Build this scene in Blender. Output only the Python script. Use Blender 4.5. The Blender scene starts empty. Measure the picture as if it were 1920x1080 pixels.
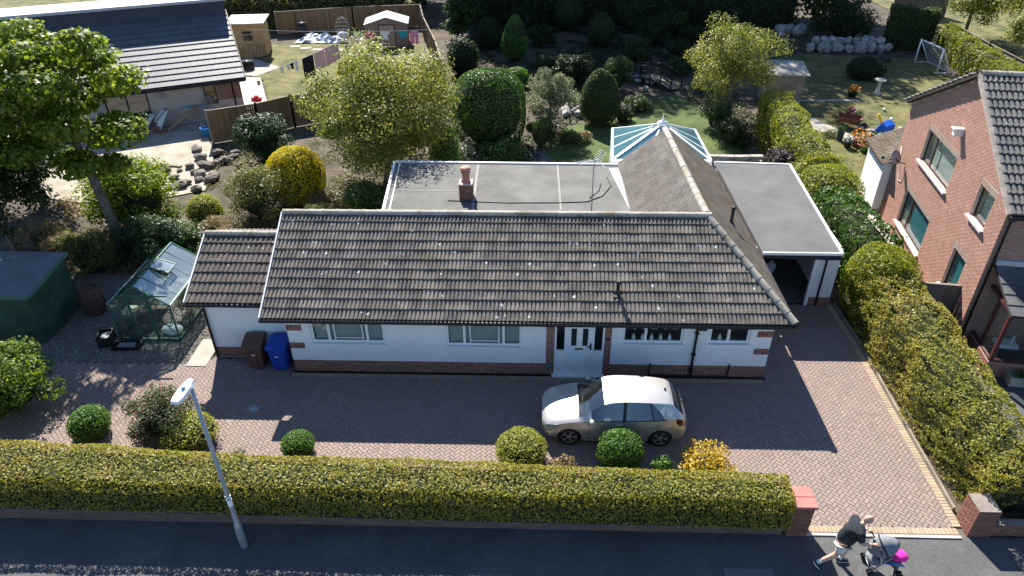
import bpy, bmesh, math, random
import numpy as np
from mathutils import Matrix, Vector
random.seed(7); rng = np.random.default_rng(7)
R = math.radians
scene = bpy.context.scene
COL = scene.collection

# ------------------------------------------------------------------ camera
PITCH, ROLL, YAW, CAM_H, FPX = R(33.1), R(-0.45), R(-2.0), 14.2, 1315.0
def _basis():
    f = Vector((0, math.cos(PITCH), -math.sin(PITCH))); u = Vector((0, math.sin(PITCH), math.cos(PITCH))); r = Vector((1, 0, 0))
    c, s = math.cos(ROLL), math.sin(ROLL)
    r, u = r*c + u*s, -r*s + u*c
    m = Matrix.Rotation(-YAW, 3, 'Z')
    return m @ f, m @ u, m @ r
_f, _u, _r = _basis()
cd = bpy.data.cameras.new('camera'); cam = bpy.data.objects.new('camera', cd); COL.objects.link(cam)
cam.matrix_world = Matrix(((_r.x, _u.x, -_f.x, 0), (_r.y, _u.y, -_f.y, 0), (_r.z, _u.z, -_f.z, CAM_H), (0, 0, 0, 1)))
cd.sensor_width = 36; cd.lens = FPX/1920*36; cd.clip_end = 2000
scene.camera = cam
CAMPOS = Vector((0, 0, CAM_H))

# ------------------------------------------------------------------ light
SUN = Vector((-0.74, 2.50, 2.34)).normalized()          # towards the sun: behind the houses, a little left
w = bpy.data.worlds.new('World'); scene.world = w; w.use_nodes = True
nt = w.node_tree; bg = nt.nodes['Background']
sky = nt.nodes.new('ShaderNodeTexSky'); sky.sky_type = 'NISHITA'; sky.sun_disc = False
sky.sun_elevation = math.asin(SUN.z); sky.sun_rotation = math.atan2(SUN.x, SUN.y)
sky.air_density = 1.0; sky.dust_density = 0.1; sky.ozone_density = 5.0
nt.links.new(sky.outputs[0], bg.inputs[0]); bg.inputs[1].default_value = 0.078
sl = bpy.data.lights.new('sun', 'SUN'); sl.energy = 5.0; sl.angle = R(0.5); sl.color = (1.0, 0.95, 0.86)
so = bpy.data.objects.new('sun', sl); COL.objects.link(so)
so.rotation_euler = (-SUN).to_track_quat('-Z', 'Y').to_euler(); so.location = (-20, 60, 50)
vs = scene.view_settings; vs.view_transform = 'Standard'; vs.look = 'None'; vs.exposure = 1.45; vs.gamma = 1; vs.use_curve_mapping = False
scene.cycles.max_bounces = 6; scene.cycles.transparent_max_bounces = 12

# ------------------------------------------------------------------ materials
MATS = {}
def nodes(name):
    m = bpy.data.materials.new(name); m.use_nodes = True
    t = m.node_tree; b = t.nodes['Principled BSDF']
    return m, t, b
def N(t, kind, **kw):
    n = t.nodes.new(kind)
    for k, v in kw.items(): setattr(n, k, v)
    return n
def ramp(t, cols):
    r = N(t, 'ShaderNodeValToRGB'); e = r.color_ramp.elements
    while len(e) < len(cols): e.new(0.5)
    for i, (p, c) in enumerate(cols):
        e[i].position = p; e[i].color = (*c, 1)
    return r
def noise(t, scale, detail=4, rough=.6, vec=None):
    n = N(t, 'ShaderNodeTexNoise'); n.inputs['Scale'].default_value = scale; n.inputs['Detail'].default_value = detail
    n.inputs['Roughness'].default_value = rough
    if vec is not None: t.links.new(vec, n.inputs['Vector'])
    return n
def mixc(t, fac, a, b, mode='MIX'):
    m = N(t, 'ShaderNodeMix', data_type='RGBA', blend_type=mode)
    for i, s in ((0, fac), (6, a), (7, b)):
        if hasattr(s, 'is_linked'): t.links.new(s, m.inputs[i])
        elif i == 0: m.inputs[0].default_value = s
        else: m.inputs[i].default_value = (*s, 1)
    return m.outputs[2]
def bump(t, b, src, strength, dist=.02):
    n = N(t, 'ShaderNodeBump'); n.inputs['Strength'].default_value = strength; n.inputs['Distance'].default_value = dist
    t.links.new(src, n.inputs['Height']); t.links.new(n.outputs[0], b.inputs['Normal'])
def mat(name, col, rough=.7, var=.18, scale=3., col2=None, fine=0., bmp=0., spec=.3, metal=0., coat=0.):
    """plain surface: two-scale noise between shades, optional second colour, bump"""
    if name in MATS: return MATS[name]
    m, t, b = nodes(name)
    pos = N(t, 'ShaderNodeNewGeometry').outputs['Position']
    n1 = noise(t, scale, 6, .65, pos)
    lo = [c*(1-var) for c in col]; hi = [min(1, c*(1+var)) for c in (col2 or col)]
    rp = ramp(t, [(.3, lo), (.7, hi)]); t.links.new(n1.outputs[0], rp.inputs[0])
    out = rp.outputs[0]
    if fine:
        n2 = noise(t, scale*18, 3, .7, pos)
        r2 = ramp(t, [(.3, [1-fine]*3), (.7, [1+fine*.0]*3)]); t.links.new(n2.outputs[0], r2.inputs[0])
        out = mixc(t, 1., out, r2.outputs[0], 'MULTIPLY')
    t.links.new(out, b.inputs['Base Color'])
    b.inputs['Roughness'].default_value = rough; b.inputs['Specular IOR Level'].default_value = spec
    b.inputs['Metallic'].default_value = metal; b.inputs['Coat Weight'].default_value = coat
    if bmp:
        n3 = noise(t, scale*10, 5, .7, pos); bump(t, b, n3.outputs[0], bmp)
    MATS[name] = m; return m
def piece_mat(name, cols, rough=.85, dirt=(.05, .05, .045), dirt_amt=.35, dscale=1.2, spots=None, moss=None, spec=.25, bmp=.3):
    """pieces (bricks, tiles, blocks): per-piece shade from attribute v, weathering from position noise"""
    m, t, b = nodes(name)
    at = N(t, 'ShaderNodeAttribute', attribute_name='v')
    n = len(cols); rp = ramp(t, [(i/max(1, n-1), c) for i, c in enumerate(cols)]); t.links.new(at.outputs['Fac'], rp.inputs[0])
    pos = N(t, 'ShaderNodeNewGeometry').outputs['Position']
    nz = noise(t, dscale, 7, .7, pos); r1 = ramp(t, [(.42, (0, 0, 0)), (.75, (dirt_amt,)*3)]); t.links.new(nz.outputs[0], r1.inputs[0])
    out = mixc(t, r1.outputs[0], rp.outputs[0], dirt)
    nf = noise(t, 40, 4, .7, pos); rf = ramp(t, [(.3, (.78,)*3), (.65, (1,)*3)]); t.links.new(nf.outputs[0], rf.inputs[0])
    out = mixc(t, 1., out, rf.outputs[0], 'MULTIPLY')
    if moss:
        nm = noise(t, 1.7, 8, .75, pos); rm = ramp(t, [(moss[1], (0, 0, 0)), (moss[1]+.12, (moss[2],)*3)]); t.links.new(nm.outputs[0], rm.inputs[0])
        out = mixc(t, rm.outputs[0], out, moss[0])
    if spots:
        v = N(t, 'ShaderNodeTexVoronoi'); v.inputs['Scale'].default_value = spots[1]; t.links.new(pos, v.inputs['Vector'])
        rs = ramp(t, [(spots[2], (1, 1, 1)), (spots[2]+.04, (0, 0, 0))]); t.links.new(v.outputs['Distance'], rs.inputs[0])
        # only some cells carry a spot
        rc = ramp(t, [(spots[3], (0, 0, 0)), (spots[3]+.02, (.85,)*3)]); t.links.new(v.outputs['Color'], rc.inputs[0])
        f = mixc(t, 1., rs.outputs[0], rc.outputs[0], 'MULTIPLY')
        out = mixc(t, f, out, spots[0])
    t.links.new(out, b.inputs['Base Color'])
    b.inputs['Roughness'].default_value = rough; b.inputs['Specular IOR Level'].default_value = spec
    bump(t, b, nf.outputs[0], bmp, .006)
    MATS[name] = m; return m
def leaf_mat(name, cols, trans=.35, rough=.5, spec=.35):
    m, t, b = nodes(name)
    at = N(t, 'ShaderNodeAttribute', attribute_name='v')
    n = len(cols); rp = ramp(t, [(i/max(1, n-1), c) for i, c in enumerate(cols)]); t.links.new(at.outputs['Fac'], rp.inputs[0])
    t.links.new(rp.outputs[0], b.inputs['Base Color']); b.inputs['Roughness'].default_value = rough; b.inputs['Specular IOR Level'].default_value = spec
    tr = N(t, 'ShaderNodeBsdfTranslucent')
    hsv = N(t, 'ShaderNodeHueSaturation'); hsv.inputs['Value'].default_value = 1.5; hsv.inputs['Saturation'].default_value = 1.05
    t.links.new(rp.outputs[0], hsv.inputs['Color']); t.links.new(hsv.outputs[0], tr.inputs[0])
    mx = N(t, 'ShaderNodeMixShader'); mx.inputs[0].default_value = trans
    t.links.new(b.outputs[0], mx.inputs[1]); t.links.new(tr.outputs[0], mx.inputs[2])
    t.links.new(mx.outputs[0], t.nodes['Material Output'].inputs[0])
    MATS[name] = m; return m
def glass_mat(name, tint=(.9, .95, .95), see=.9, rough=.02, refl=1.0, body=.12):
    """pane: mostly clear, mirror-like reflection rising towards grazing view; the unseen rest is a tinted diffuse body colour"""
    m, t, b = nodes(name)
    b.inputs['Base Color'].default_value = (tint[0]*body, tint[1]*body, tint[2]*body, 1); b.inputs['Roughness'].default_value = .3; b.inputs['Specular IOR Level'].default_value = .0
    tr = N(t, 'ShaderNodeBsdfTransparent'); tr.inputs[0].default_value = (*tint, 1)
    m1 = N(t, 'ShaderNodeMixShader'); m1.inputs[0].default_value = see
    t.links.new(b.outputs[0], m1.inputs[1]); t.links.new(tr.outputs[0], m1.inputs[2])
    gl = N(t, 'ShaderNodeBsdfGlossy'); gl.inputs['Roughness'].default_value = rough; gl.inputs[0].default_value = (.95, .97, 1, 1)
    fr = N(t, 'ShaderNodeFresnel'); fr.inputs[0].default_value = 1.5
    mu = N(t, 'ShaderNodeMath', operation='MULTIPLY_ADD'); mu.inputs[1].default_value = refl; mu.inputs[2].default_value = .06*refl; mu.use_clamp = True; t.links.new(fr.outputs[0], mu.inputs[0])
    bf = N(t, 'ShaderNodeNewGeometry'); iv = N(t, 'ShaderNodeMath', operation='SUBTRACT'); iv.inputs[0].default_value = 1; t.links.new(bf.outputs['Backfacing'], iv.inputs[1])
    m3 = N(t, 'ShaderNodeMath', operation='MULTIPLY'); t.links.new(mu.outputs[0], m3.inputs[0]); t.links.new(iv.outputs[0], m3.inputs[1])   # only the outer face mirrors
    mx = N(t, 'ShaderNodeMixShader'); t.links.new(m3.outputs[0], mx.inputs[0])
    t.links.new(m1.outputs[0], mx.inputs[1]); t.links.new(gl.outputs[0], mx.inputs[2])
    t.links.new(mx.outputs[0], t.nodes['Material Output'].inputs[0])
    MATS[name] = m; return m

# ------------------------------------------------------------------ object helpers
FRAME = {}                      # thing -> its world matrix
def tag(o, label=None, cat=None, group=None, kind=None):
    if label: o['label'] = label
    if cat: o['category'] = cat
    if group: o['group'] = group
    if kind: o['kind'] = kind
    return o
def thing(name, label, cat, loc=(0, 0, 0), rz=0., group=None):
    o = bpy.data.objects.new(name, None); COL.objects.link(o); o.empty_display_size = .3
    o.location = loc; o.rotation_euler = (0, 0, rz)
    FRAME[o] = Matrix.Translation(loc) @ Matrix.Rotation(rz, 4, 'Z')
    return tag(o, label, cat, group)
def frame(o):
    while o is not None and o not in FRAME: o = o.parent
    return FRAME.get(o, Matrix.Identity(4))
def link(name, me, mats, parent=None):
    o = bpy.data.objects.new(name, me); COL.objects.link(o)
    for m in (mats if isinstance(mats, (list, tuple)) else [mats]):
        me.materials.append(m)
    if parent is not None: o.parent = parent
    return o
class MB:
    """collects shapes, then links them as one mesh object"""
    def __init__(s): s.v = []; s.f = []; s.m = []; s.cur = 0; s.sm = []; s.smooth = False; s.val = None; s.vals = []
    def add(s, vs, fs):
        o = len(s.v); s.v += [tuple(p) for p in vs]; s.vals += [s.val or 0.]*len(vs)
        for f in fs: s.f.append([i+o for i in f]); s.m.append(s.cur); s.sm.append(s.smooth)
        return s
    def box(s, a, b, M=None):
        (x0, y0, z0), (x1, y1, z1) = a, b
        P = [Vector(p) for p in ((x0,y0,z0),(x1,y0,z0),(x1,y1,z0),(x0,y1,z0),(x0,y0,z1),(x1,y0,z1),(x1,y1,z1),(x0,y1,z1))]
        if M is not None: P = [M @ p for p in P]
        return s.add(P, [(0,3,2,1),(4,5,6,7),(0,1,5,4),(1,2,6,5),(2,3,7,6),(3,0,4,7)])
    def bar(s, p, q, wd, hd=None, up=(0, 0, 1)):
        """rectangular bar from p to q"""
        p, q = Vector(p), Vector(q); d = (q-p); L = d.length; d.normalize(); up = Vector(up)
        if abs(d.dot(up)) > .98: up = Vector((1, 0, 0))
        x = d.cross(up).normalized(); z = x.cross(d); hd = hd or wd
        P = []
        for e in (p, q):
            for a, b in ((-1,-1),(1,-1),(1,1),(-1,1)): P.append(e + x*(a*wd/2) + z*(b*hd/2))
        return s.add(P, [(0,3,2,1)[::-1],(4,5,6,7)[::-1],(0,1,5,4)[::-1],(1,2,6,5)[::-1],(2,3,7,6)[::-1],(3,0,4,7)[::-1]])
    def tube(s, pts, rad, n=8, cap=True):
        pts = [Vector(p) for p in pts]; k = len(pts)
        rad = list(rad) if hasattr(rad, '__len__') else [rad]*k
        d0 = (pts[1]-pts[0]).normalized(); ref = Vector((0,0,1)) if abs(d0.z) < .9 else Vector((1,0,0))
        x = d0.cross(ref).normalized(); V = []
        for i, p in enumerate(pts):
            d = (pts[min(i+1, k-1)] - pts[max(i-1, 0)]).normalized()
            x = (x - d*x.dot(d)).normalized(); y = d.cross(x)
            V += [p + (x*math.cos(a)+y*math.sin(a))*rad[i] for a in (2*math.pi*j/n for j in range(n))]
        F = [(i*n+j, i*n+(j+1) % n, (i+1)*n+(j+1) % n, (i+1)*n+j) for i in range(k-1) for j in range(n)]
        if cap: F += [tuple(range(n))[::-1], tuple(range((k-1)*n, k*n))]
        sm = s.smooth; s.smooth = True; s.add(V, F); s.smooth = sm
        return s
    def lathe(s, prof, c=(0, 0, 0), n=20):
        """prof: (radius, z)"""
        V = [(c[0]+r*math.cos(2*math.pi*j/n), c[1]+r*math.sin(2*math.pi*j/n), c[2]+z) for r, z in prof for j in range(n)]
        k = len(prof)
        F = [(i*n+j, i*n+(j+1) % n, (i+1)*n+(j+1) % n, (i+1)*n+j) for i in range(k-1) for j in range(n)]
        sm = s.smooth; s.smooth = True; s.add(V, F); s.smooth = sm
        if prof[0][0] > 1e-4: s.add(V[:n], [tuple(range(n))[::-1]])
        if prof[-1][0] > 1e-4: s.add(V[-n:], [tuple(range(n))])
        return s
    def prism(s, poly, d):
        """polygon (list of 3D points) extruded by vector d"""
        d = Vector(d); A = [Vector(p) for p in poly]; n = len(A)
        return s.add(A + [p+d for p in A], [tuple(range(n))[::-1], tuple(range(n, 2*n))] + [(i, (i+1) % n, n+(i+1) % n, n+i) for i in range(n)])
    def build(s, name, mats, parent=None, world=False, bevel=0.):
        me = bpy.data.meshes.new(name); V = s.v
        if world and parent is not None:
            Mi = frame(parent).inverted(); V = [tuple(Mi @ Vector(p)) for p in V]
        me.from_pydata(V, [], s.f)
        me.polygons.foreach_set('material_index', s.m); me.polygons.foreach_set('use_smooth', s.sm)
        bm = bmesh.new(); bm.from_mesh(me); bmesh.ops.recalc_face_normals(bm, faces=bm.faces)
        if bevel:
            es = [e for e in bm.edges if len(e.link_faces) == 2 and e.calc_face_angle(0) > .6]
            bmesh.ops.bevel(bm, geom=es, offset=bevel, segments=1, affect='EDGES', clamp_overlap=True)
        bm.to_mesh(me); bm.free()
        if s.val is not None and len(me.vertices) == len(s.vals): setattr_v(me, s.vals)
        return link(name, me, mats, parent)
def structure(o): o['kind'] = 'structure'; return o
def setattr_v(me, vals):
    a = me.attributes.new('v', 'FLOAT', 'POINT'); a.data.foreach_set('value', np.asarray(vals, np.float32))

def place_pieces(parent, name, shape, items, material, limit=300, stuff=None, nvar=6, vfun=None):
    """items: (4x4 Matrix in the parent's frame, clip planes [(co, no)] or None). Nearest `limit` uncut pieces are
    objects sharing mesh data; all others one joined mesh of kind stuff."""
    V, F = shape; V = np.array(V, float)
    Fm = frame(parent)
    keep, cut = [], []
    for M, clip in items:
        if clip:
            W = [M @ Vector(p) for p in V]; st = 0
            for co, no in clip:
                d = [(p-co).dot(no) for p in W]
                if min(d) > -1e-4: st = 2; break
                if max(d) > 1e-3: st = 1
            if st == 2: continue
            if st == 1: cut.append((M, clip)); continue
        keep.append(M)
    keep.sort(key=lambda M: (Fm @ M.translation - CAMPOS).length)
    meshes = []
    for k in range(nvar):
        me = bpy.data.meshes.new(name); me.from_pydata([tuple(p) for p in V], [], F)
        setattr_v(me, [(k+.5)/nvar]*len(V)); me.materials.append(material); meshes.append(me)
    for M in keep[:limit]:
        o = bpy.data.objects.new(name, random.choice(meshes)); COL.objects.link(o); o.parent = parent; o.matrix_local = M
    VV, FF, AA, off = [], [], [], 0
    for M in keep[limit:]:
        m = np.array(M); VV.append(V @ m[:3, :3].T + m[:3, 3]); FF += [[i+off for i in f] for f in F]
        AA += [random.random()]*len(V); off += len(V)
    for M, clip in cut:
        bm = bmesh.new(); vs = [bm.verts.new(M @ Vector(p)) for p in V]
        for f in F: bm.faces.new([vs[i] for i in f])
        for co, no in clip:
            bmesh.ops.bisect_plane(bm, geom=bm.verts[:]+bm.edges[:]+bm.faces[:], plane_co=co, plane_no=no, clear_outer=True)
        bm.verts.index_update()
        if len(bm.faces):
            VV.append(np.array([v.co[:] for v in bm.verts])); FF += [[v.index+off for v in f.verts] for f in bm.faces]
            AA += [random.random()]*len(bm.verts); off += len(bm.verts)
        bm.free()
    if off:
        me = bpy.data.meshes.new(stuff or name+'s'); me.from_pydata(np.concatenate(VV).tolist(), [], FF); setattr_v(me, AA)
        o = link(stuff or name+'s', me, material, parent); o['kind'] = 'stuff'
def wall_mesh(mb, O, U, L, H, T, holes, Nn):
    """wall sheet with thickness T inward (-Nn), from O along U (length L) and up (H); holes (u0,u1,z0,z1)"""
    O, U, Nn = Vector(O), Vector(U), Vector(Nn); Z = Vector((0, 0, 1))
    us = sorted({0, L} | {h[i] for h in holes for i in (0, 1)}); zs = sorted({0, H} | {h[i] for h in holes for i in (2, 3)})
    P = lambda u, z, d: O + U*u + Z*z - Nn*d
    for i in range(len(us)-1):
        for j in range(len(zs)-1):
            a, b, c, d = us[i], us[i+1], zs[j], zs[j+1]; mu, mz = (a+b)/2, (c+d)/2
            if any(h[0] < mu < h[1] and h[2] < mz < h[3] for h in holes): continue
            for k in (0, T): mb.add([P(a,c,k), P(b,c,k), P(b,d,k), P(a,d,k)], [(0,1,2,3)])
    for a, b, c, d in holes + [(0, L, 0, H)]:
        for (p, q) in (((a,c),(b,c)), ((b,c),(b,d)), ((b,d),(a,d)), ((a,d),(a,c))):
            mb.add([P(*p,0), P(*q,0), P(*q,T), P(*p,T)], [(0,1,2,3)])
def brick_shape(l=.211, h=.061, d=.03): 
    b = .004
    V = [(b,0,b),(l-b,0,b),(l-b,0,h-b),(b,0,h-b),(0,b,0),(l,b,0),(l,b,h),(0,b,h),(0,d,0),(l,d,0),(l,d,h),(0,d,h)]
    F = [(0,1,2,3),(4,5,1,0),(5,6,2,1),(6,7,3,2),(7,4,0,3),(8,9,5,4),(9,10,6,5),(10,11,7,6),(11,8,4,7)]
    return V, F
def brick_items(O, U, Nn, L, H, test=None, clip=None, pitch=(.225, .075), proud=.012, holes=()):
    """stretcher bond over a rectangle; O bottom-left on the wall face (in the frame of the parent)"""
    O, U, Nn = Vector(O), Vector(U).normalized(), Vector(Nn).normalized(); Z = Vector((0,0,1)); out = []
    c0 = [(O, -U), (O+U*L, U), (O+Z*H, Z)] + (clip or [])
    for j in range(int(math.ceil(H/pitch[1]))):
        x = -(j % 2)*pitch[0]/2
        while x < L:
            if test is None or test(x+pitch[0]/2, (j+.5)*pitch[1]):
                p = O + U*(x+.005) + Z*(j*pitch[1]+.005) + Nn*proud
                M = Matrix(((U.x, -Nn.x, 0, p.x), (U.y, -Nn.y, 0, p.y), (0, 0, 1, p.z), (0,0,0,1)))
                hc = []; skip = False
                for a, b, c, d in holes:
                    if not c < (j+.5)*pitch[1] < d: continue
                    if x >= a and x+pitch[0] <= b: skip = True
                    elif x < a < x+pitch[0]: hc.append((O+U*a, U))
                    elif x < b < x+pitch[0]: hc.append((O+U*b, -U))
                if skip: x += pitch[0]; continue
                if hc: out.append((M, c0+hc)); x += pitch[0]; continue
                edge = x < 0 or x+pitch[0] > L-.002 or (j+1)*pitch[1] > H or clip
                out.append((M, c0 if edge else None))
            x += pitch[0]
    return out
def hole_test(holes, m=.0):
    return lambda x, z: not any(a-m < x < b+m and c-m < z < d+m for a, b, c, d in holes)
def tile_shape(tw=.36, L=.42, step=.028, gauge=.335, ridges=3, amp=.028, flat=False, scallop=0.):
    hb = step*L/gauge; V = []; F = []
    if flat: prof = [(0,0), (tw-.012, 0), (tw-.012, -.012), (tw, -.012)]
    else:
        prof = []; rw = tw/ridges
        for k in range(ridges):
            prof += [(k*rw, 0), (k*rw+rw*.22, amp*.12), (k*rw+rw*.42, amp), (k*rw+rw*.72, amp), (k*rw+rw*.92, amp*.15)]
        prof.append((tw, 0))
    n = len(prof)
    for y, h in ((0, hb), (L, 0.)):
        V += [(x, y, h+z+.012) for x, z in prof]
    V += [(x, 0, hb-step*.9) for x, z in prof]
    for i in range(n-1):
        F.append((i, i+1, n+i+1, n+i)); F.append((2*n+i, 2*n+i+1, i+1, i))
    return V, F
def slope_items(O, U, V, L, S, tw, gauge, clip=None, stagger=0., jit=.0):
    """tile matrices over a slope: O eave corner, U along the eave, V up the slope"""
    O, U, V = Vector(O), Vector(U).normalized(), Vector(V).normalized(); W = U.cross(V); out = []
    rows = int(round(S/gauge))
    for i in range(rows):
        nc = int(math.ceil(L/tw)) + (1 if stagger else 0)
        for j in range(nc):
            u = (j - (stagger if i % 2 else 0))*tw
            p = O + U*(u+random.uniform(-jit, jit)) + V*(i*gauge+random.uniform(-jit, jit)) + W*random.uniform(0, jit)
            M = Matrix(((U.x, V.x, W.x, p.x), (U.y, V.y, W.y, p.y), (U.z, V.z, W.z, p.z), (0,0,0,1)))
            if jit: M = M @ Matrix.Rotation(random.gauss(0, .008), 4, 'X') @ Matrix.Rotation(random.gauss(0, .006), 4, 'Z')
            out.append((M, clip))
    return out
def window(parent, O, U, Nn, wd, ht, bars, mullions=(), fm=None, gm=None, sill=True, fw=.06, depth=.05, recess=.06, name='window', back=None, transoms=()):
    """window part with frame, panes, sill as sub-parts. bars: u positions of vertical dividers; transoms (u0,u1,z)"""
    O, U, Nn = Vector(O), Vector(U).normalized(), Vector(Nn).normalized(); Z = Vector((0,0,1))
    B = O - Nn*recess
    def rect(mb, a, b, c, d, dz0, dz1):
        P = [B+U*a+Z*c, B+U*b+Z*c, B+U*b+Z*d, B+U*a+Z*d]
        mb.prism([p - Nn*dz0 for p in P], Nn*(dz0+dz1))
    mb = MB(); e = .0015
    rect(mb, e, fw, e, ht-e, depth, .0); rect(mb, wd-fw, wd-e, e, ht-e, depth, .0)
    rect(mb, fw, wd-fw, e, fw, depth, .0); rect(mb, fw, wd-fw, ht-fw, ht-e, depth, .0)
    xs = [fw] + [x for x in bars] + [wd-fw]
    for x in bars: rect(mb, x-fw*.55, x+fw*.55, fw, ht-fw, depth, -.002)
    for a, b, z in transoms: rect(mb, a, b, z-fw*.4, z+fw*.4, depth, -.004)
    fr = mb.build(name, fm, parent)
    xs = [fw] + sorted(bars) + [wd-fw]
    for i in range(len(xs)-1):
        mb = MB(); rect(mb, xs[i]+.001, xs[i+1]-.001, fw, ht-fw, .03, -.022); mb.build('pane', gm, fr)
    if sill:
        mb = MB(); P = [O+U*(-.06)+Z*(-.045), O+U*(wd+.06)+Z*(-.045), O+U*(wd+.06)+Z*(-.003), O+U*(-.06)+Z*(-.003)]
        mb.prism([p - Nn*.0 for p in P], Nn*.055); mb.build('sill', fm, fr)
    return fr

# ------------------------------------------------------------------ material library
M_white = mat('white_render', (.72, .73, .74), .9, .05, 1.2, bmp=.25)
M_upvc = mat('white_upvc', (.78, .79, .80), .35, .03, 2, spec=.5)
M_black = mat('black_plastic', (.018, .018, .02), .45, .2, 4)
M_mortar = mat('mortar', (.50, .45, .39), .95, .2, 6, bmp=.3)
M_mortar_d = mat('mortar_dark', (.20, .17, .15), .95, .25, 6)
M_felt = mat('roof_felt', (.115, .112, .105), .92, .14, .9, (.15, .146, .138), fine=.12, bmp=.15)
M_felt_g = mat('garage_felt', (.10, .10, .102), .92, .12, .8, (.118, .118, .118), fine=.1)
M_deck = mat('roof_underlay', (.035, .033, .03), .95)
M_lead = mat('lead_flashing', (.42, .43, .45), .6, .15, 5)
M_ridge = piece_mat('ridge_tile_concrete', [(.30, .27, .23), (.42, .39, .34), (.36, .33, .28)], moss=((.16, .13, .04), .52, .8), dirt_amt=.45, dscale=2.5)
M_tile = piece_mat('roof_tile_concrete', [(.125, .11, .095), (.20, .175, .15), (.16, .142, .125), (.245, .215, .18)], dirt=(.03, .03, .03), dirt_amt=.85, dscale=2.4,
                   spots=((.62, .62, .58), 3.2, .13, .66), moss=((.16, .115, .03), .585, .75), bmp=.6)
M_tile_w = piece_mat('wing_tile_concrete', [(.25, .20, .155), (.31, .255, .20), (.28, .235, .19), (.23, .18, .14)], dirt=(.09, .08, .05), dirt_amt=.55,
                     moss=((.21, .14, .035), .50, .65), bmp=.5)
M_tile_l = piece_mat('sunlit_wing_tile', [(.30, .26, .215), (.37, .325, .27), (.33, .29, .24), (.27, .23, .19)], dirt=(.12, .10, .075), dirt_amt=.5, moss=((.20, .15, .06), .56, .5), bmp=.5)  # wing tile colours lightened to paint in the sun on the left slope
M_tile_x = piece_mat('annexe_tile_concrete', [(.09, .075, .065), (.13, .105, .09), (.115, .10, .088), (.15, .12, .10)], dirt=(.03, .03, .03), dirt_amt=.6,
                     spots=((.6, .58, .5), 5., .10, .62), moss=((.17, .13, .03), .62, .7), bmp=.5)
M_brick = piece_mat('red_brick', [(.20, .085, .06), (.27, .12, .085), (.235, .10, .07), (.30, .14, .10), (.17, .075, .06)], dirt_amt=.3)
M_brick_r = piece_mat('orange_brick', [(.30, .155, .115), (.37, .20, .15), (.335, .18, .135), (.40, .23, .175)], dirt_amt=.2, dirt=(.25, .15, .11))
M_block = piece_mat('paving_block', [(.225, .16, .138), (.28, .205, .178), (.245, .19, .165), (.30, .215, .19), (.225, .18, .16)], dirt=(.21, .18, .155), dirt_amt=.7, dscale=.7, bmp=.4,
                    spots=((.6, .56, .5), 1.7, .028, .6))
M_edge = piece_mat('buff_paving_block', [(.36, .28, .19), (.42, .33, .23), (.33, .25, .18)], dirt=(.14, .12, .10), dirt_amt=.5, dscale=.8, bmp=.4)
M_joint = mat('joint_sand', (.115, .09, .075), .95, .25, 3)
M_asphalt = mat('asphalt', (.085, .085, .086), .92, .18, .7, (.105, .104, .102), fine=.3, bmp=.35)
M_soil = mat('garden_soil', (.055, .042, .032), .95, .45, .8, (.10, .08, .055), fine=.35, bmp=.5)
M_gravel = mat('gravel_bed', (.15, .135, .12), .95, .3, 8, fine=.3, bmp=.5)
M_lawn = mat('dry_lawn', (.055, .085, .016), .95, .35, .8, (.17, .145, .055), fine=.4, bmp=.6)
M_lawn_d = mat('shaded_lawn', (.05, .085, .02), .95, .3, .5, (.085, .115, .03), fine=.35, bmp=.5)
M_screed = mat('sand_screed', (.30, .26, .20), .95, .25, .9, (.36, .32, .26), fine=.2)
M_paleconc = mat('pale_concrete', (.46, .42, .36), .92, .15, 1.2, fine=.12, bmp=.2)
M_stone = mat('garden_stone', (.24, .225, .20), .9, .35, 2.2, (.36, .34, .31), fine=.2, bmp=.6)
M_slab = mat('stone_slab', (.34, .31, .27), .92, .2, 2, fine=.15)
M_glass = glass_mat('window_glass', (.93, .97, .97), .96)
M_ghglass = glass_mat('greenhouse_glass', (.93, .97, .96), .95, .03, 1.0)
M_ghroof = glass_mat('greenhouse_roof_glass', (.86, .94, .95), .74, .08, 1.6, .45)  # pale body colour stands in for sky reflection, along with dirty glass
M_cglass = glass_mat('conservatory_glass', (.38, .78, .90), .45, .06, 1.5, .32)  # blue body colour holds the glass tint plus a painted-in sky reflection
M_dark = mat('dark_interior', (.02, .02, .022), .9)
M_blind = mat('window_blind', (.36, .38, .36), .9, .06, 1)
M_bark = mat('bark', (.10, .08, .06), .95, .35, 5, (.15, .13, .10), bmp=.6)
M_core = mat('opaque_twig_core', (.018, .024, .008), .95, .4, 5)  # dark solid core for the twig mass, added to block light through foliage
M_wood = piece_mat('timber_fence', [(.17, .105, .05), (.26, .165, .08), (.22, .14, .065), (.31, .20, .10)], dirt=(.16, .13, .09), dirt_amt=.5, bmp=.2)
M_woodgp = piece_mat('grey_boards', [(.14, .12, .095), (.22, .19, .15), (.18, .155, .125), (.25, .215, .175)], dirt_amt=.3, bmp=.2)
M_woodg = mat('weathered_timber', (.20, .165, .125), .9, .3, 1.5, (.27, .23, .18), fine=.25)
M_galv = mat('galvanised_steel', (.30, .33, .36), .5, .12, 3, metal=.5)
M_grey = mat('grey_plastic', (.2, .2, .21), .6)
M_soft = mat('grey_fabric', (.17, .18, .20), .95, .12, 8)

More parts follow.
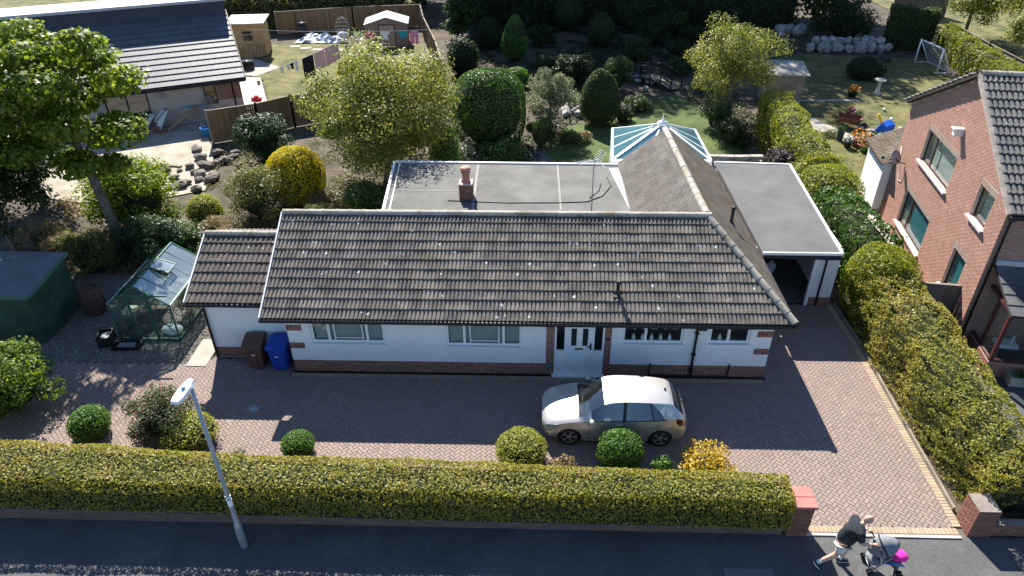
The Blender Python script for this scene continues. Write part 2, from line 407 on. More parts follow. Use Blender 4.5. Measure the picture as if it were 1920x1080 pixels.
# ------------------------------------------------------------------ setting
def sheet(name, poly, z, m, parent=None):
    me = bpy.data.meshes.new(name); me.from_pydata([(x, y, z) for x, y in poly], [], [list(range(len(poly)))])
    bm = bmesh.new(); bm.from_mesh(me)
    for f in bm.faces:
        if f.normal.z < 0: f.normal_flip()
    bm.to_mesh(me); bm.free()
    o = link(name, me, m, parent)
    if parent is None: structure(o)
    return o
sheet('ground', [(-500, -500), (500, -500), (500, 900), (-500, 900)], -.06, M_soil)
sheet('pavement', [(-300, 7.6), (300, 7.6), (300, 11.12), (-300, 11.12)], -.02, M_asphalt)
sheet('road', [(-300, -8), (300, -8), (300, 7.45), (-300, 7.45)], -.04, M_asphalt)
o = MB(); o.box((-300, 7.45, -.12), (300, 7.6, .0)); structure(o.build('kerb', M_paleconc))
# --- block paving
DRIVE = [(-19.5, 12.45), (6.72, 12.3), (6.72, 11.2), (10.4, 11.2), (10.5, 15.5), (10.62, 18.5), (10.6, 21.0), (7.3, 21.0), (7.15, 16.75), (-7.5, 16.75), (-7.5, 17.4), (-10.4, 17.4), (-11.0, 17.15), (-19.5, 17.1)]
drive = sheet('driveway', [(-19.6, 12.0), (6.6, 12.0), (6.55, 11.12), (10.5, 11.12), (10.75, 18.5), (10.7, 21.2), (7.2, 21.2), (7.2, 16.8), (-7.4, 16.8), (-7.4, 17.55), (-10.4, 17.55), (-10.7, 17.3), (-19.6, 17.3)], -.035, M_joint)
def inside(x, y, poly):
    c = False; n = len(poly)
    for i in range(n):
        (x0, y0), (x1, y1) = poly[i], poly[(i+1) % n]
        if (y0 > y) != (y1 > y) and x < (x1-x0)*(y-y0)/(y1-y0)+x0: c = not c
    return c
def block_shape(l=.2, w=.1, h=.03):
    g, b = .004, .007
    V = [(g,g,-h),(l-g,g,-h),(l-g,w-g,-h),(g,w-g,-h),(g,g,-b*.7),(l-g,g,-b*.7),(l-g,w-g,-b*.7),(g,w-g,-b*.7),(g+b,g+b,0),(l-g-b,g+b,0),(l-g-b,w-g-b,0),(g+b,w-g-b,0)]
    F = [(8,9,10,11),(4,5,9,8),(5,6,10,9),(6,7,11,10),(7,4,8,11),(0,1,5,4),(1,2,6,5),(2,3,7,6),(3,0,4,7)]
    return V, F
items = []
c45 = Matrix.Rotation(R(45), 4, 'Z')
for i in range(-260, 260):
    for j in range(-260, 260):
        # herringbone lattice: pairs of blocks on a unit grid of 0.1 m
        if (i - j) % 4 == 0: l = (i*.1, j*.1, 0); rot = 0
        elif (i - j) % 4 == 3: l = (i*.1, j*.1, 0); rot = 1
        else: continue
        p = c45 @ Vector(((l[0]+(.1 if rot == 0 else .05)), l[1]+(.05 if rot == 0 else .1), 0)) + Vector((-4, 15, 0))
        if not (-19.5 < p.x < 10.6 and 11.3 < p.y < 21.1): continue
        if not inside(p.x, p.y, DRIVE): continue
        M = Matrix.Translation((-4, 15, random.uniform(-.0015, .0015))) @ c45 @ Matrix.Translation(l)
        if rot: M = M @ Matrix.Translation((.1, 0, 0)) @ Matrix.Rotation(R(90), 4, 'Z')
        clip = []
        if p.y < 11.6: clip.append((Vector((0, 11.358, 0)), Vector((0, -1, 0))))
        if p.y > 16.3 and p.y < 17 and -7.6 < p.x < 7.15: clip.append((Vector((0, 16.598, 0)), Vector((0, 1, 0))))
        if p.x > 9.9:
            a_, b_ = ((10.25, 11.4), (10.38, 15.5)) if p.y < 15.5 else (((10.38, 15.5), (10.5, 18.5)) if p.y < 18.5 else ((10.5, 18.5), (10.45, 20.95)))
            d_ = Vector((b_[0]-a_[0], b_[1]-a_[1], 0)).normalized(); clip.append((Vector((*a_, 0)), Vector((d_.y, -d_.x, 0))))
        items.append((M @ Matrix.Rotation(random.gauss(0, .006), 4, 'X'), clip or None))
place_pieces(drive, 'paving_block', block_shape(), items, M_block, 300, 'paving_blocks')
# border course of buff blocks
items = []
def border(pts, outw=1):
    for (x0, y0), (x1, y1) in zip(pts[:-1], pts[1:]):
        d = Vector((x1-x0, y1-y0, 0)); n = int(d.length/.1); d.normalize(); nn = Vector((-d.y, d.x, 0))*outw
        for k in range(n):
            p = Vector((x0, y0, .004)) + d*(k*.1)
            items.append((Matrix(((nn.x, -d.x*outw, 0, p.x), (nn.y, -d.y*outw, 0, p.y), (0, 0, 1, p.z + random.uniform(0, .002)), (0,0,0,1))) @ Matrix.Translation((0, -.1 if outw > 0 else 0, 0)), None))
border([(10.25, 11.4), (10.38, 15.5), (10.5, 18.5), (10.45, 20.95)], -1)
border([(10.3, 11.36), (6.62, 11.36)], 1)
border([(-7.5, 16.60), (7.15, 16.60)], 1)
place_pieces(drive, 'edge_block', block_shape(), items, M_edge, 120, 'edge_blocks')
o = MB(); o.box((6.6, 11.06, -.05), (10.3, 11.135, .012)); structure(o.build('kerb', M_paleconc))
o = MB()
for a, b in zip([(10.5, 11.9), (10.62, 15.5), (10.75, 18.5)], [(10.62, 15.5), (10.75, 18.5), (10.72, 20.9)]): o.bar((*a, .03), (*b, .03), .06, .14)
structure(o.build('kerb', M_woodg))
sheet('flower_bed', [(-20, 11.1), (6.3, 11.1), (6.45, 12.25), (6.3, 12.6), (-20, 12.5)], -.012, M_soil)
# gravel, lawns, patios
gr = sheet('gravel_yard', [(-20, 17.2), (-10.5, 17.2), (-10.5, 20), (-11.2, 22), (-15, 22.5), (-20, 22.5)], -.025, M_gravel)
n = 15000; P = np.stack([rng.uniform(-19.5, -10.6, n), rng.uniform(17.25, 22.0, n), rng.uniform(-.03, -.008, n)], 1)
oct_ = np.array([(1,0,0),(-1,0,0),(0,1,0),(0,-1,0),(0,0,1),(0,0,-1)], float); of = [(0,2,4),(2,1,4),(1,3,4),(3,0,4)]
sc_ = rng.uniform(.012, .034, (n, 1, 3)); V = (P[:, None, :] + oct_[None]*sc_).reshape(-1, 3)
F = (np.array(of)[None] + (np.arange(n)*6)[:, None, None]).reshape(-1, 3)
me = bpy.data.meshes.new('gravel'); me.from_pydata(V.tolist(), [], F.tolist()); setattr_v(me, np.repeat(rng.random(n), 6))
M_pebble = piece_mat('pebbles', [(.13, .11, .09), (.30, .26, .21), (.19, .165, .14), (.42, .38, .32), (.10, .09, .085)], dirt_amt=.3)
o = link('gravel', me, M_pebble); tag(o, 'loose brown and grey gravel between the shed and greenhouse', 'gravel', kind='stuff')
LL = sheet('lawn', [(-18.6, 47.5), (-16.4, 42.2), (-15.2, 43.0), (-9.8, 44.5), (-5.4, 45.0), (-9.0, 57.8), (-21.5, 57.0), (-22.0, 51.0)], .0, M_lawn)
sheet('lawn', [(13.2, 26), (16.2, 30), (17.6, 34.3), (18.4, 38.8), (19.5, 36.6), (24, 37), (28, 44), (28.4, 53.2), (20.4, 54.4), (15.4, 52), (14.2, 44), (13.8, 36)], .0, M_lawn)
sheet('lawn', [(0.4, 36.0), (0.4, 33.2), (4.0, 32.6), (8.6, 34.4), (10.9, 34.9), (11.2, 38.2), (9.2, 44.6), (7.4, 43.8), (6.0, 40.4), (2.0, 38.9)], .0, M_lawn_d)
sheet('patio', [(-24.2, 37.4), (-21.0, 38.9), (-18.2, 39.9), (-18.0, 36.4), (-17.0, 34.8), (-15.6, 30.0), (-17.5, 29.0), (-21, 28.6), (-25, 29.6), (-27, 34)], -.012, M_screed)
sheet('path', [(-20.6, 48.3), (-19.0, 48.1), (-16.3, 41.6), (-17.2, 40.7), (-17.7, 40.9)], .004, M_paleconc)
sheet('patio', [(-24.5, 49.4), (-19.3, 48.4), (-18.4, 50.6), (-21.6, 53.4)], .006, M_slab)
sheet('path', [(12.6, 22.0), (14.25, 20.9), (15.7, 30.4), (14.9, 30.8)], -.008, M_paleconc)
sheet('patio', [(12.7, 11.5), (30, 9), (31, 17), (13.9, 19.0), (12.7, 19.5)], -.03, M_asphalt)
sheet('path', [(-.6, 34.6), (.3, 35.6), (1.2, 33.4), (.2, 32.8)], .004, M_felt_g)
sheet('path', [(15.2, 43.3), (15.5, 43.6), (20.2, 43.8), (20.2, 43.45)], .006, M_slab)
sheet('path', [(15.4, 38.6), (16.0, 40.4), (16.4, 40.2), (17.6, 37.4), (17.2, 37.2)], .006, M_slab)
o = MB(); o.box((-11.0, 17.0, -.03), (-10.35, 18.4, .02)); structure(o.build('paving_slab', M_slab))
sheet('meadow', [(32.5, 40), (60, 40), (60, 80), (33, 80)], -.01, M_lawn)
sheet('meadow', [(-60, 64), (-11, 66), (-11, 90), (-60, 90)], -.01, M_lawn)

# ------------------------------------------------------------------ bungalow
BL = Vector((-.2, 19.5, 0))
bung = thing('bungalow', 'white rendered bungalow with brown tiled roof and brick plinth in the centre', 'house', BL)
def B(x, y, z): return Vector((x, y, z)) - BL
YF = 16.86
wins = [(-6.71, -4.46, 1.12, 2.12), (-2.59, -.31, 1.07, 2.12), (2.71, 4.52, 1.26, 2.12), (5.28, 6.48, 1.29, 2.12)]
X0 = -7.42; LW = 14.55
holes = [(a-X0, b-X0, c-.45, d-.45) for a, b, c, d in wins]
door_h = (.68-X0, 2.18-X0, 0.0, 2.12-.45)
mb = MB(); wall_mesh(mb, (X0, YF, .45), (1, 0, 0), LW, 1.83, .22, holes+[door_h], (0, -1, 0))
# side and rear walls
mb.prism([(X0, YF+.22, .45), (X0, 22.7, .45), (X0, 22.7, 2.3), (X0, 19.7, 3.98), (X0, YF+.22, 2.3)], (.2, 0, 0))
mb.box((6.93, YF+.222, .0), (7.13, 27.0, 2.28)); mb.prism([(3.5, 26.8, 0), (7.128, 26.8, 0), (7.128, 26.8, 2.28), (5.3, 26.8, 3.95), (3.5, 26.8, 2.5)], (0, .2, 0))
mb.box((X0+.202, 22.5, 0), (3.49, 22.698, 2.3))
mb.box((-5.45, 22.72, 0), (-5.25, 26.9, 2.5)); mb.box((-5.24, 26.7, 0), (3.45, 26.9, 2.5))
wall = mb.build('wall', M_white, bung, world=True)
# plinth (mortar bed + bricks), brick piers by the door, quoin patches
mb = MB(); e = .02
mb.box((X0+.001, YF+.004, -.05), (.68, YF+.22, .449)); mb.box((2.18, YF+.004, -.05), (X0+LW-.001, YF+.22, .449)); mb.box((X0, YF+.221, -.05), (X0+.2, 22.7, .449))
for a, b, c, d in ((.43, .68, .45, 2.12), (2.18, 2.38, .45, 2.12)): mb.box((a, YF-.008, c), (b-.001, YF+.1, d))
plinth = mb.build('plinth', M_mortar, bung, world=True)
items = brick_items(B(X0, YF+.004, 0), (1, 0, 0), (0, -1, 0), .68-X0, .45) + brick_items(B(2.18, YF+.004, 0), (1, 0, 0), (0, -1, 0), X0+LW-2.18, .45)
for a, b, c, d in ((.43, .68, .45, 2.12), (2.18, 2.38, .45, 2.12), (X0, X0+.46, 1.58, 1.80), (X0, X0+.46, .91, 1.13), (6.67, X0+LW, 1.56, 1.78), (6.67, X0+LW, .91, 1.13)):
    items += brick_items(B(a, YF-.008, c), (1, 0, 0), (0, -1, 0), b-a, d-c)
place_pieces(plinth, 'brick', brick_shape(), items, M_brick, 300, 'bricks')
mb = MB(); mb.box((X0-.05, YF-.10, -.03), (.6, YF+.0, .02)); mb.box((2.3, YF-.10, -.03), (X0+LW+.06, YF, .02)); mb.build('drain_strip', M_black, bung, world=True)
# windows
for k, (a, b, c, d) in enumerate(wins):
    wd, ht = b-a, d-c
    if k < 2: bars = [wd*.24, wd*.76]; tr = [(wd*.24, wd*.76, ht-.20)]
    elif k == 2: bars = [wd*.38]; tr = [(wd*.38, wd-.06, ht-.17)]
    else: bars = [wd*.48]; tr = []
    fr = window(bung, B(a, YF, c), (1, 0, 0), (0, -1, 0), wd, ht, bars, fm=M_upvc, gm=M_glass, transoms=tr, fw=.07)
    if k < 2:
        m2 = MB(); m2.box((a+.08, YF+.17, c+.05), (b-.08, YF+.18, d-.02)); m2.build('blind', M_blind, fr, world=True)
        m2 = MB()
        for xx in (a+wd*.31, a+wd*.69): m2.box((xx, YF+.075, c+.08), (xx+.035, YF+.085, d-.28))
        m2.box((a+wd*.31, YF+.074, c+.14), (a+wd*.70, YF+.084, c+.17)); m2.build('glazing_bead', M_upvc, fr, world=True)
    else:
        m2 = MB(); n = 26
        for i in range(n):
            x = a+.08 + (wd-.16)*i/n; m2.box((x, YF+.16+.02*(i % 2), d-(.42 if k == 2 else .16)+.03*math.sin(i*1.3)), (x+(wd-.16)/n, YF+.165+.02*(i % 2), d-.04))
        m2.build('net_curtain', M_blind, fr, world=True)
        m2 = MB()
        for i in range(5 if k == 2 else 2):
            m2.lathe([(.02, 0), (.06, .02), (.05, .12), (.025, .16), (.04, .20)], (a+.35+i*.27, YF+.16, c+.05), 10)
        m2.build('ornament', M_upvc, fr, world=True)
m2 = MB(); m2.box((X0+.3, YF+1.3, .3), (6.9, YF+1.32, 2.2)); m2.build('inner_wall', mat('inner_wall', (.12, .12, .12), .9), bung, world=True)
# front door with side lights
mb = MB(); y0, y1 = YF-.005, YF+.07
for a, b, c, d in ((.682, .74, .06, 2.12), (2.12, 2.178, .06, 2.12), (.98, 1.03, .06, 2.12), (1.83, 1.88, .06, 2.12), (.742, 2.118, 2.05, 2.119), (.742, .979, .06, .95), (1.881, 2.118, .06, .95)):
    mb.box((a, y0, c), (b, y1, d))
mb.box((.62, YF-.14, .0), (2.24, YF+.08, .058))
df = mb.build('door_frame', M_upvc, bung, world=True)
for a, b in ((.742, .978), (1.882, 2.118)):
    m2 = MB(); m2.box((a, YF+.03, .952), (b, YF+.05, 2.048)); m2.build('side_light', M_glass, df, world=True)
    m2 = MB(); m2.box((a+.05, y0-.012, .2), (b-.05, y0-.001, .85)); m2.build('panel', M_upvc, df, world=True, bevel=.008)
mb = MB(); mb.box((1.032, YF+.0, .06), (1.828, YF+.055, 2.048)); dr = mb.build('door', M_upvc, bung, world=True)
m2 = MB()
for a, b, c, d in ((1.10, 1.76, .20, .84),): m2.box((a, YF-.014, c), (b, YF-.001, d))
m2.box((1.22, YF-.024, .30), (1.64, YF-.015, .72)); m2.build('panel', M_upvc, dr, world=True, bevel=.008)
for a, b in ((1.18, 1.34), (1.52, 1.68)):
    m2 = MB(); m2.prism([(a-.03, YF-.012, 1.12), (b+.03, YF-.012, 1.12), (b+.03, YF-.012, 1.84), ((a+b)/2, YF-.012, 1.90), (a-.03, YF-.012, 1.84)], (0, .011, 0)); m2.build('panel', M_upvc, dr, world=True)
    m2 = MB(); m2.prism([(a, YF-.018, 1.16), (b, YF-.018, 1.16), (b, YF-.018, 1.80), (a, YF-.018, 1.80)], (0, .005, 0)); m2.build('pane', M_dark, dr, world=True)
m2 = MB(); m2.box((1.30, YF-.02, 1.0), (1.55, YF-.001, 1.06)); m2.build('letterbox', mat('brass', (.35, .27, .1), .4, metal=.8), dr, world=True)
m2 = MB(); m2.box((1.75, YF-.02, 1.0), (1.80, YF-.001, 1.24)); m2.bar((1.78, YF-.05, 1.14), (1.66, YF-.05, 1.14), .02); m2.bar((1.775, YF-.02, 1.14), (1.775, YF-.055, 1.14), .02); m2.build('door_handle', M_black, dr, world=True)
m2 = MB(); m2.lathe([(.05, 0), (.05, .02)], (0, 0, 0), 16); q = m2.build('house_number_plate', M_black, bung); q.location = B(2.28, YF-.022, 1.42); q.rotation_euler = (R(90), 0, 0)
m2 = MB(); m2.box((.47, YF-.08, .30), (.60, YF-.012, .46)); m2.build('meter_cover', mat('teal_plastic', (.05, .16, .2), .6), bung, world=True)
m2 = MB(); m2.box((5.42, YF-.02, .62), (5.86, YF-.001, 1.12)); m2.build('meter_box', M_upvc, bung, world=True, bevel=.008)
# pipes
m2 = MB(); m2.tube([(4.88, YF-.28, 2.16), (4.88, YF-.2, 2.02), (4.88, YF-.07, 1.9), (4.88, YF-.07, .04)], .038, 10)
for z in (1.7, .9, .3): m2.box((4.82, YF-.115, z), (4.94, YF-.003, z+.04))
m2.build('downpipe', M_black, bung, world=True)
for x in (3.62, 6.02):
    m2 = MB(); m2.tube([(x, YF-.05, .55), (x, YF-.07, .5), (x-.03, YF-.07, .06)], .024, 8); m2.build('waste_pipe', M_black, bung, world=True)
m2 = MB(); m2.tube([(3.6, YF-.06, .09), (6.0, YF-.06, .06)], .022, 8); m2.build('waste_pipe', M_black, bung, world=True)
# main roof
ZE, ZR, YE, YR, XL, XR, XRR = 2.32, 4.1, 16.42, 19.7, -7.93, 7.5, 5.42
roof_m = MB()
roof_m.prism([(XL, YE, ZE-.02), (XR, YE, ZE-.02), (XRR, YR, ZR-.02), (XL, YR, ZR-.02)], (0, 0, -.05))
roof_m.prism([(XR, YE, ZE-.021), (XR, 27.28, ZE-.021), (5.25, 27.28, ZR-.021), (XRR, YR, ZR-.021)], (0, 0, -.05))
roof_m.prism([(XL, 22.9, ZE+.03), (XL, YR, ZR-.022), (XRR, YR, ZR-.022), (3.4, 22.9, ZE+.03)], (0, 0, -.05))
roof_m.prism([(3.55, 27.28, 2.60), (3.55, 20.4, 2.60), (XRR, YR, ZR-.023), (5.25, 27.28, ZR-.023)], (0, 0, -.05))
roof = roof_m.build('roof', M_deck, bung, world=True)
hipn = Vector((YR-YE, XR-XRR, 0)).normalized(); hipc = B(XR, YE, ZE)
ts = tile_shape(.36, .425, .032, .34, 3, .036)
S = math.hypot(YR-YE, ZR-ZE)
items = slope_items(B(XL, YE, ZE), (1, 0, 0), (0, YR-YE, ZR-ZE), XR-XL, S, .36, S/11, [(hipc, hipn)], jit=.004)
place_pieces(roof, 'roof_tile', ts, items, M_tile, 300, 'roof_tiles')
S2 = math.hypot(XR-5.35, ZR-ZE)
items = slope_items(B(XR, YE-.05, ZE), (0, 1, 0), (-(XR-5.35), 0, ZR-ZE), 27.3-YE+.05, S2, .33, S2/8, [(hipc, -hipn), (B(0, 27.32, 0), Vector((0, 1, 0)))], jit=.004)
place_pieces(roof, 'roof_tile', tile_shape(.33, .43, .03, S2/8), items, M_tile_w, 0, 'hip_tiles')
S3 = math.hypot(5.33-3.5, ZR-2.6)
items = slope_items(B(3.5, 27.32, 2.6), (0, -1, 0), (5.33-3.5, 0, ZR-2.6), 27.32-19.8, S3, .34, S3/7, [(B(0, 19.85, 0), Vector((0, -1, 0)))], jit=.004)
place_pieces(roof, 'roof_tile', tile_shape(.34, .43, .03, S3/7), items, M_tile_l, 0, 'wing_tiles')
items = slope_items(B(3.4, 22.98, ZE+.02), (-1, 0, 0), (0, -(YR-YE), ZR-ZE), 3.4-XL, S, .36, S/11, [(B(XL, 0, 0), Vector((-1, 0, 0)))])
place_pieces(roof, 'roof_tile', ts, items, M_tile, 0, 'rear_tiles')
def ridge_shape(r=.125, l=.445, n=7):
    V = []; F = []
    for y, k in ((0, 1.0), (l-.06, .96), (l-.06, 1.07), (l, 1.07)):
        V += [(math.cos(math.pi*i/(n-1))*r*k, y, math.sin(math.pi*i/(n-1))*r*k*.85) for i in range(n)]
    for a in range(3): F += [(a*n+i, a*n+i+1, (a+1)*n+i+1, (a+1)*n+i) for i in range(n-1)]
    return V, F
def ridge_items(p, q, lift=.02, l=.44):
    p, q = Vector(p), Vector(q); d = q-p; n = max(1, int(round(d.length/l))); st = d/n; d = d.normalized()
    x = d.cross(Vector((0, 0, 1))).normalized(); z = x.cross(d)
    return [(Matrix(((x.x, d.x, z.x, (p+st*k).x), (x.y, d.y, z.y, (p+st*k).y), (x.z, d.z, z.z, (p+st*k).z+lift+random.uniform(-.004, .004)), (0,0,0,1))), None) for k in range(n)]
items = ridge_items(B(XL, YR, ZR), B(XRR+.1, YR, ZR)) + ridge_items(B(5.25, 27.3, ZR), B(XRR, YR+.1, ZR)) + ridge_items(B(XR, YE, ZE+.03), B(XRR, YR, ZR))
place_pieces(roof, 'ridge_tile', ridge_shape(), items, M_ridge, 300)
# verge boards, gutters, soffit
m2 = MB(); m2.bar((XL-.02, YE, ZE+.0), (XL-.02, YR, ZR+.0), .04, .16); m2.bar((XL-.02, YR, ZR), (XL-.02, 22.9, ZE+.06), .04, .16); m2.build('bargeboard', M_upvc, roof, world=True)
m2 = MB(); m2.tube([(XL-.02, YE-.07, ZE-.03), (XR+.03, YE-.07, ZE-.045)], .06, 8); m2.tube([(XR+.07, YE-.04, ZE-.045), (XR+.07, 20.3, ZE-.05)], .06, 8); m2.box((4.78, YE-.14, ZE-.14), (5.0, YE+.02, ZE-.03)); m2.build('gutter', M_black, roof, world=True)
m2 = MB(); m2.box((XL, YE+.02, ZE-.16), (XR-.02, YF+.1, ZE-.10)); m2.box((7.0, YF+.11, ZE-.16), (XR-.02, 27.1, ZE-.10)); m2.box((XL+.01, YE+.0, ZE-.15), (XR-.03, YE+.018, ZE-.04)); m2.build('soffit', M_black, roof, world=True)
# vents on the roof
def vent(x, y, z, h, r=.05, nm='vent_pipe'):
    m3 = MB(); m3.lathe([(r*2.4, -.06), (r*1.6, .04), (r, .10), (r, h-.08), (r*1.5, h-.075), (r*1.6, h-.02), (r*.9, h)], (x, y, z), 12); m3.box((x-.13, y-.17, z-.035), (x+.13, y+.13, z-.02), Matrix.Identity(4)); return m3.build(nm, M_black, roof, world=True)
vent(2.50, 17.25, ZE+(17.25-YE)*(ZR-ZE)/(YR-YE)+.04, .42)
vent(6.66, 21.2, ZE+(XR-6.66)/(XR-5.4)*(ZR-ZE)+.04, .62, .055)
# annexe on the left
AE, AR, AYE, AYR, AXL = 2.30, 3.42, 17.2, 19.5, -10.5
mb = MB(); mb.box((-10.2, 17.55, .38), (X0-.003, 17.75, 2.25)); mb.prism([(-10.2, 17.752, .38), (-10.2, 21.6, .38), (-10.2, 21.6, 2.3), (-10.2, 19.5, 3.3), (-10.2, 17.752, 2.3)], (.2, 0, 0)); mb.box((-9.99, 21.4, 0), (X0, 21.6, 2.2)); mb.build('annexe_wall', M_white, bung, world=True)
mb = MB(); mb.box((-10.199, 17.554, -.05), (X0-.003, 17.75, .379)); mb.box((-10.199, 17.752, -.05), (-10.0, 21.6, .379)); ap = mb.build('annexe_plinth', M_mortar, bung, world=True)
place_pieces(ap, 'brick', brick_shape(), brick_items(B(-10.2, 17.554, 0), (1, 0, 0), (0, -1, 0), 2.77, .375), M_brick, 80, 'bricks')
mb = MB(); mb.prism([(AXL, AYE, AE-.02), (XL, AYE, AE-.02), (XL, AYR, AR-.02), (AXL, AYR, AR-.02)], (0, 0, -.05)); mb.prism([(AXL, AYR+2.3, AE-.02), (AXL, AYR, AR-.021), (XL, AYR, AR-.021), (XL, AYR+2.3, AE-.02)], (0, 0, -.05)); aroof = mb.build('annexe_roof', M_deck, bung, world=True)
SA = math.hypot(AYR-AYE, AR-AE)
items = slope_items(B(AXL, AYE, AE), (1, 0, 0), (0, AYR-AYE, AR-AE), XL-AXL, SA, .32, SA/7, [(B(XL-.01, 0, 0), Vector((1, 0, 0)))], jit=.004)
place_pieces(aroof, 'roof_tile', tile_shape(.32, .44, .032, SA/7, 2, .03), items, M_tile_x, 80, 'roof_tiles')
items = slope_items(B(XL, AYR+2.3, AE), (-1, 0, 0), (0, AYE-AYR, AR-AE), XL-AXL, SA, .32, SA/7)
place_pieces(aroof, 'roof_tile', tile_shape(.32, .44, .032, SA/7, 2, .03), items, M_tile_x, 0, 'rear_tiles')
place_pieces(aroof, 'ridge_tile', ridge_shape(), ridge_items(B(AXL, AYR, AR), B(XL-.05, AYR, AR)), M_ridge, 20)
m2 = MB(); m2.bar((AXL-.02, AYE, AE), (AXL-.02, AYR, AR), .04, .14); m2.build('bargeboard', M_upvc, aroof, world=True)
m2 = MB(); m2.tube([(AXL-.02, AYE-.06, AE-.04), (XL, AYE-.06, AE-.04)], .055, 8); m2.box((AXL, AYE, AE-.14), (X0, 17.6, AE-.09)); m2.build('gutter', M_black, aroof, world=True)
m2 = MB(); m2.tube([(-10.12, 17.2, 2.2), (-10.14, 17.47, 2.0), (-10.14, 17.48, .03)], .04, 10); m2.build('downpipe', M_black, bung, world=True)
# flat roof at the rear with chimney
fp = [(-5.42, 22.3), (-5.80, 27.2), (3.45, 27.05), (3.85, 22.3)]
mb = MB(); mb.prism([(x, y, 2.5) for x, y in fp], (0, 0, .15)); fr_ = mb.build('flat_roof', M_felt, bung, world=True)
mb = MB(); pts = [(*p, 2.655) for p in fp]
mb.bar(pts[0], pts[1], .10, .11); mb.bar(pts[1], pts[2], .10, .11); mb.bar((-5.22, 22.6, 2.655), (-5.56, 27.0, 2.655), .035, .05)
mb.build('roof_trim', M_upvc, fr_, world=True)
M_seam = mat('felt_seam', (.24, .235, .22), .9, .1)
for a, b, wd in (((-2.22, 22.8), (-2.30, 27.0), .10), ((1.0, 22.9), (.97, 27.0), .07), ((-5.1, 24.5), (-2.85, 24.45), .05)):
    m2 = MB(); m2.bar((*a, 2.653), (*b, 2.653), wd, .012); m2.build('felt_seam', M_seam, fr_, world=True)
m2 = MB(); m2.prism([(3.05, 26.7, 2.653), (3.42, 26.7, 2.653), (3.75, 22.4, 2.653), (3.55, 22.4, 2.653)], (0, 0, .02)); m2.build('flashing', M_lead, fr_, world=True)
m2 = MB(); m2.tube([(-3.2, 23.6, 2.665), (-1, 23.45, 2.665), (1, 23.5, 2.665), (2.0, 23.6, 2.665), (2.6, 24.1, 2.665), (3.0, 25.0, 2.665), (2.9, 25.8, 2.665)], .018, 6); m2.build('cable', M_black, fr_, world=True)
m2 = MB(); m2.tube([(2.1, 23.9, 2.665), (2.5, 24.6, 2.665), (2.62, 25.2, 2.665)], .018, 6); m2.build('cable', M_black, fr_, world=True)
cx, cy = -2.52, 23.95
mb = MB(); mb.box((cx-.24, cy-.24, 2.6), (cx+.24, cy+.24, 3.22)); mb.prism([(cx-.25, cy-.25, 3.22), (cx+.25, cy-.25, 3.22), (cx+.25, cy+.25, 3.22), (cx-.25, cy+.25, 3.22)], (0, 0, .06)); ch = mb.build('chimney', M_mortar, bung, world=True)
items = []
for O, U, Nn in ((B(cx-.24, cy-.24, 2.652), (1,0,0), (0,-1,0)), (B(cx+.24, cy-.24, 2.652), (0,1,0), (1,0,0)), (B(cx-.24, cy+.24, 2.652), (0,-1,0), (-1,0,0)), (B(cx+.24, cy+.24, 2.652), (-1,0,0), (0,1,0))):
    items += brick_items(O, U, Nn, .48, .57, pitch=(.24, .0815))
place_pieces(ch, 'brick', brick_shape(.23, .07), items, M_brick, 90, 'bricks')
m2 = MB(); m2.lathe([(.19, 3.26), (.17, 3.34), (.14, 3.42), (.135, 3.62), (.18, 3.64), (.18, 3.70), (.15, 3.72), (.20, 3.78), (.19, 3.84), (.08, 3.87), (.0, 3.87)], (cx, cy, 0), 16)
m2.build('chimney_pot', mat('terracotta', (.36, .15, .10), .8, .25, 6, (.45, .24, .18)), ch, world=True)
# garage
gp = [(7.62, 20.35), (10.22, 20.35), (10.70, 27.75), (7.62, 27.95)]
mb = MB(); wall_mesh(mb, (7.3, 20.9, 0), (1, 0, 0), 3.2, 2.27, .2, [(.15, 2.42, 0.0, 2.0)], (0, -1, 0))
mb.prism([(10.5, 20.9, 0), (10.62, 27.6, 0), (10.42, 27.6, 0), (10.3, 21.102, 0)], (0, 0, 2.27)); mb.box((7.3, 27.4, 0), (10.4, 27.6, 2.27)); gw = mb.build('garage_wall', M_white, bung, world=True)
mb = MB(); mb.box((9.74, 20.885, -.05), (10.51, 20.898, .34)); gpl = mb.build('garage_plinth', M_mortar, bung, world=True)
place_pieces(gpl, 'brick', brick_shape(), brick_items(B(9.74, 20.885, 0), (1, 0, 0), (0, -1, 0), .77, .33), M_brick, 60, 'bricks')
mb = MB(); mb.prism([(x, y, 2.28) for x, y in gp], (0, 0, .14)); gr_ = mb.build('garage_roof', M_felt_g, bung, world=True)
mb = MB(); mb.bar((*gp[0], 2.405), (*gp[1], 2.405), .05, .10); mb.bar((*gp[1], 2.41), (*gp[2], 2.41), .08, .09); mb.bar((*gp[2], 2.41), (*gp[3], 2.41), .08, .09); mb.build('roof_trim', M_upvc, gr_, world=True)
m2 = MB(); m2.tube([(7.62, 20.27, 2.30), (10.25, 20.27, 2.28)], .055, 8); m2.tube([(10.02, 20.3, 2.25), (10.02, 20.6, 2.05), (10.02, 20.83, 1.95), (10.02, 20.83, .03)], .035, 8); m2.box((7.62, 20.36, 2.2), (10.22, 20.39, 2.27)); m2.build('gutter', M_black, gr_, world=True)
mb = MB(); mb.box((9.64, 20.86, 0), (9.74, 20.98, 2.06)); mb.box((7.46, 20.86, 2.0), (9.639, 20.98, 2.07)); mb.box((7.45, 20.86, 0), (7.5, 20.98, 1.999)); mb.build('garage_door_frame', M_upvc, bung, world=True)
mb = MB(); mb.box((7.5, 21.15, 1.93), (9.6, 23.2, 1.97)); mb.build('up_and_over_door', M_upvc, bung, world=True)
sheet('garage_floor', [(7.32-BL.x, 20.95-BL.y), (10.4-BL.x, 21.0-BL.y), (10.4-BL.x, 27.4-BL.y), (7.32-BL.x, 27.4-BL.y)], .005, M_felt_g, bung)

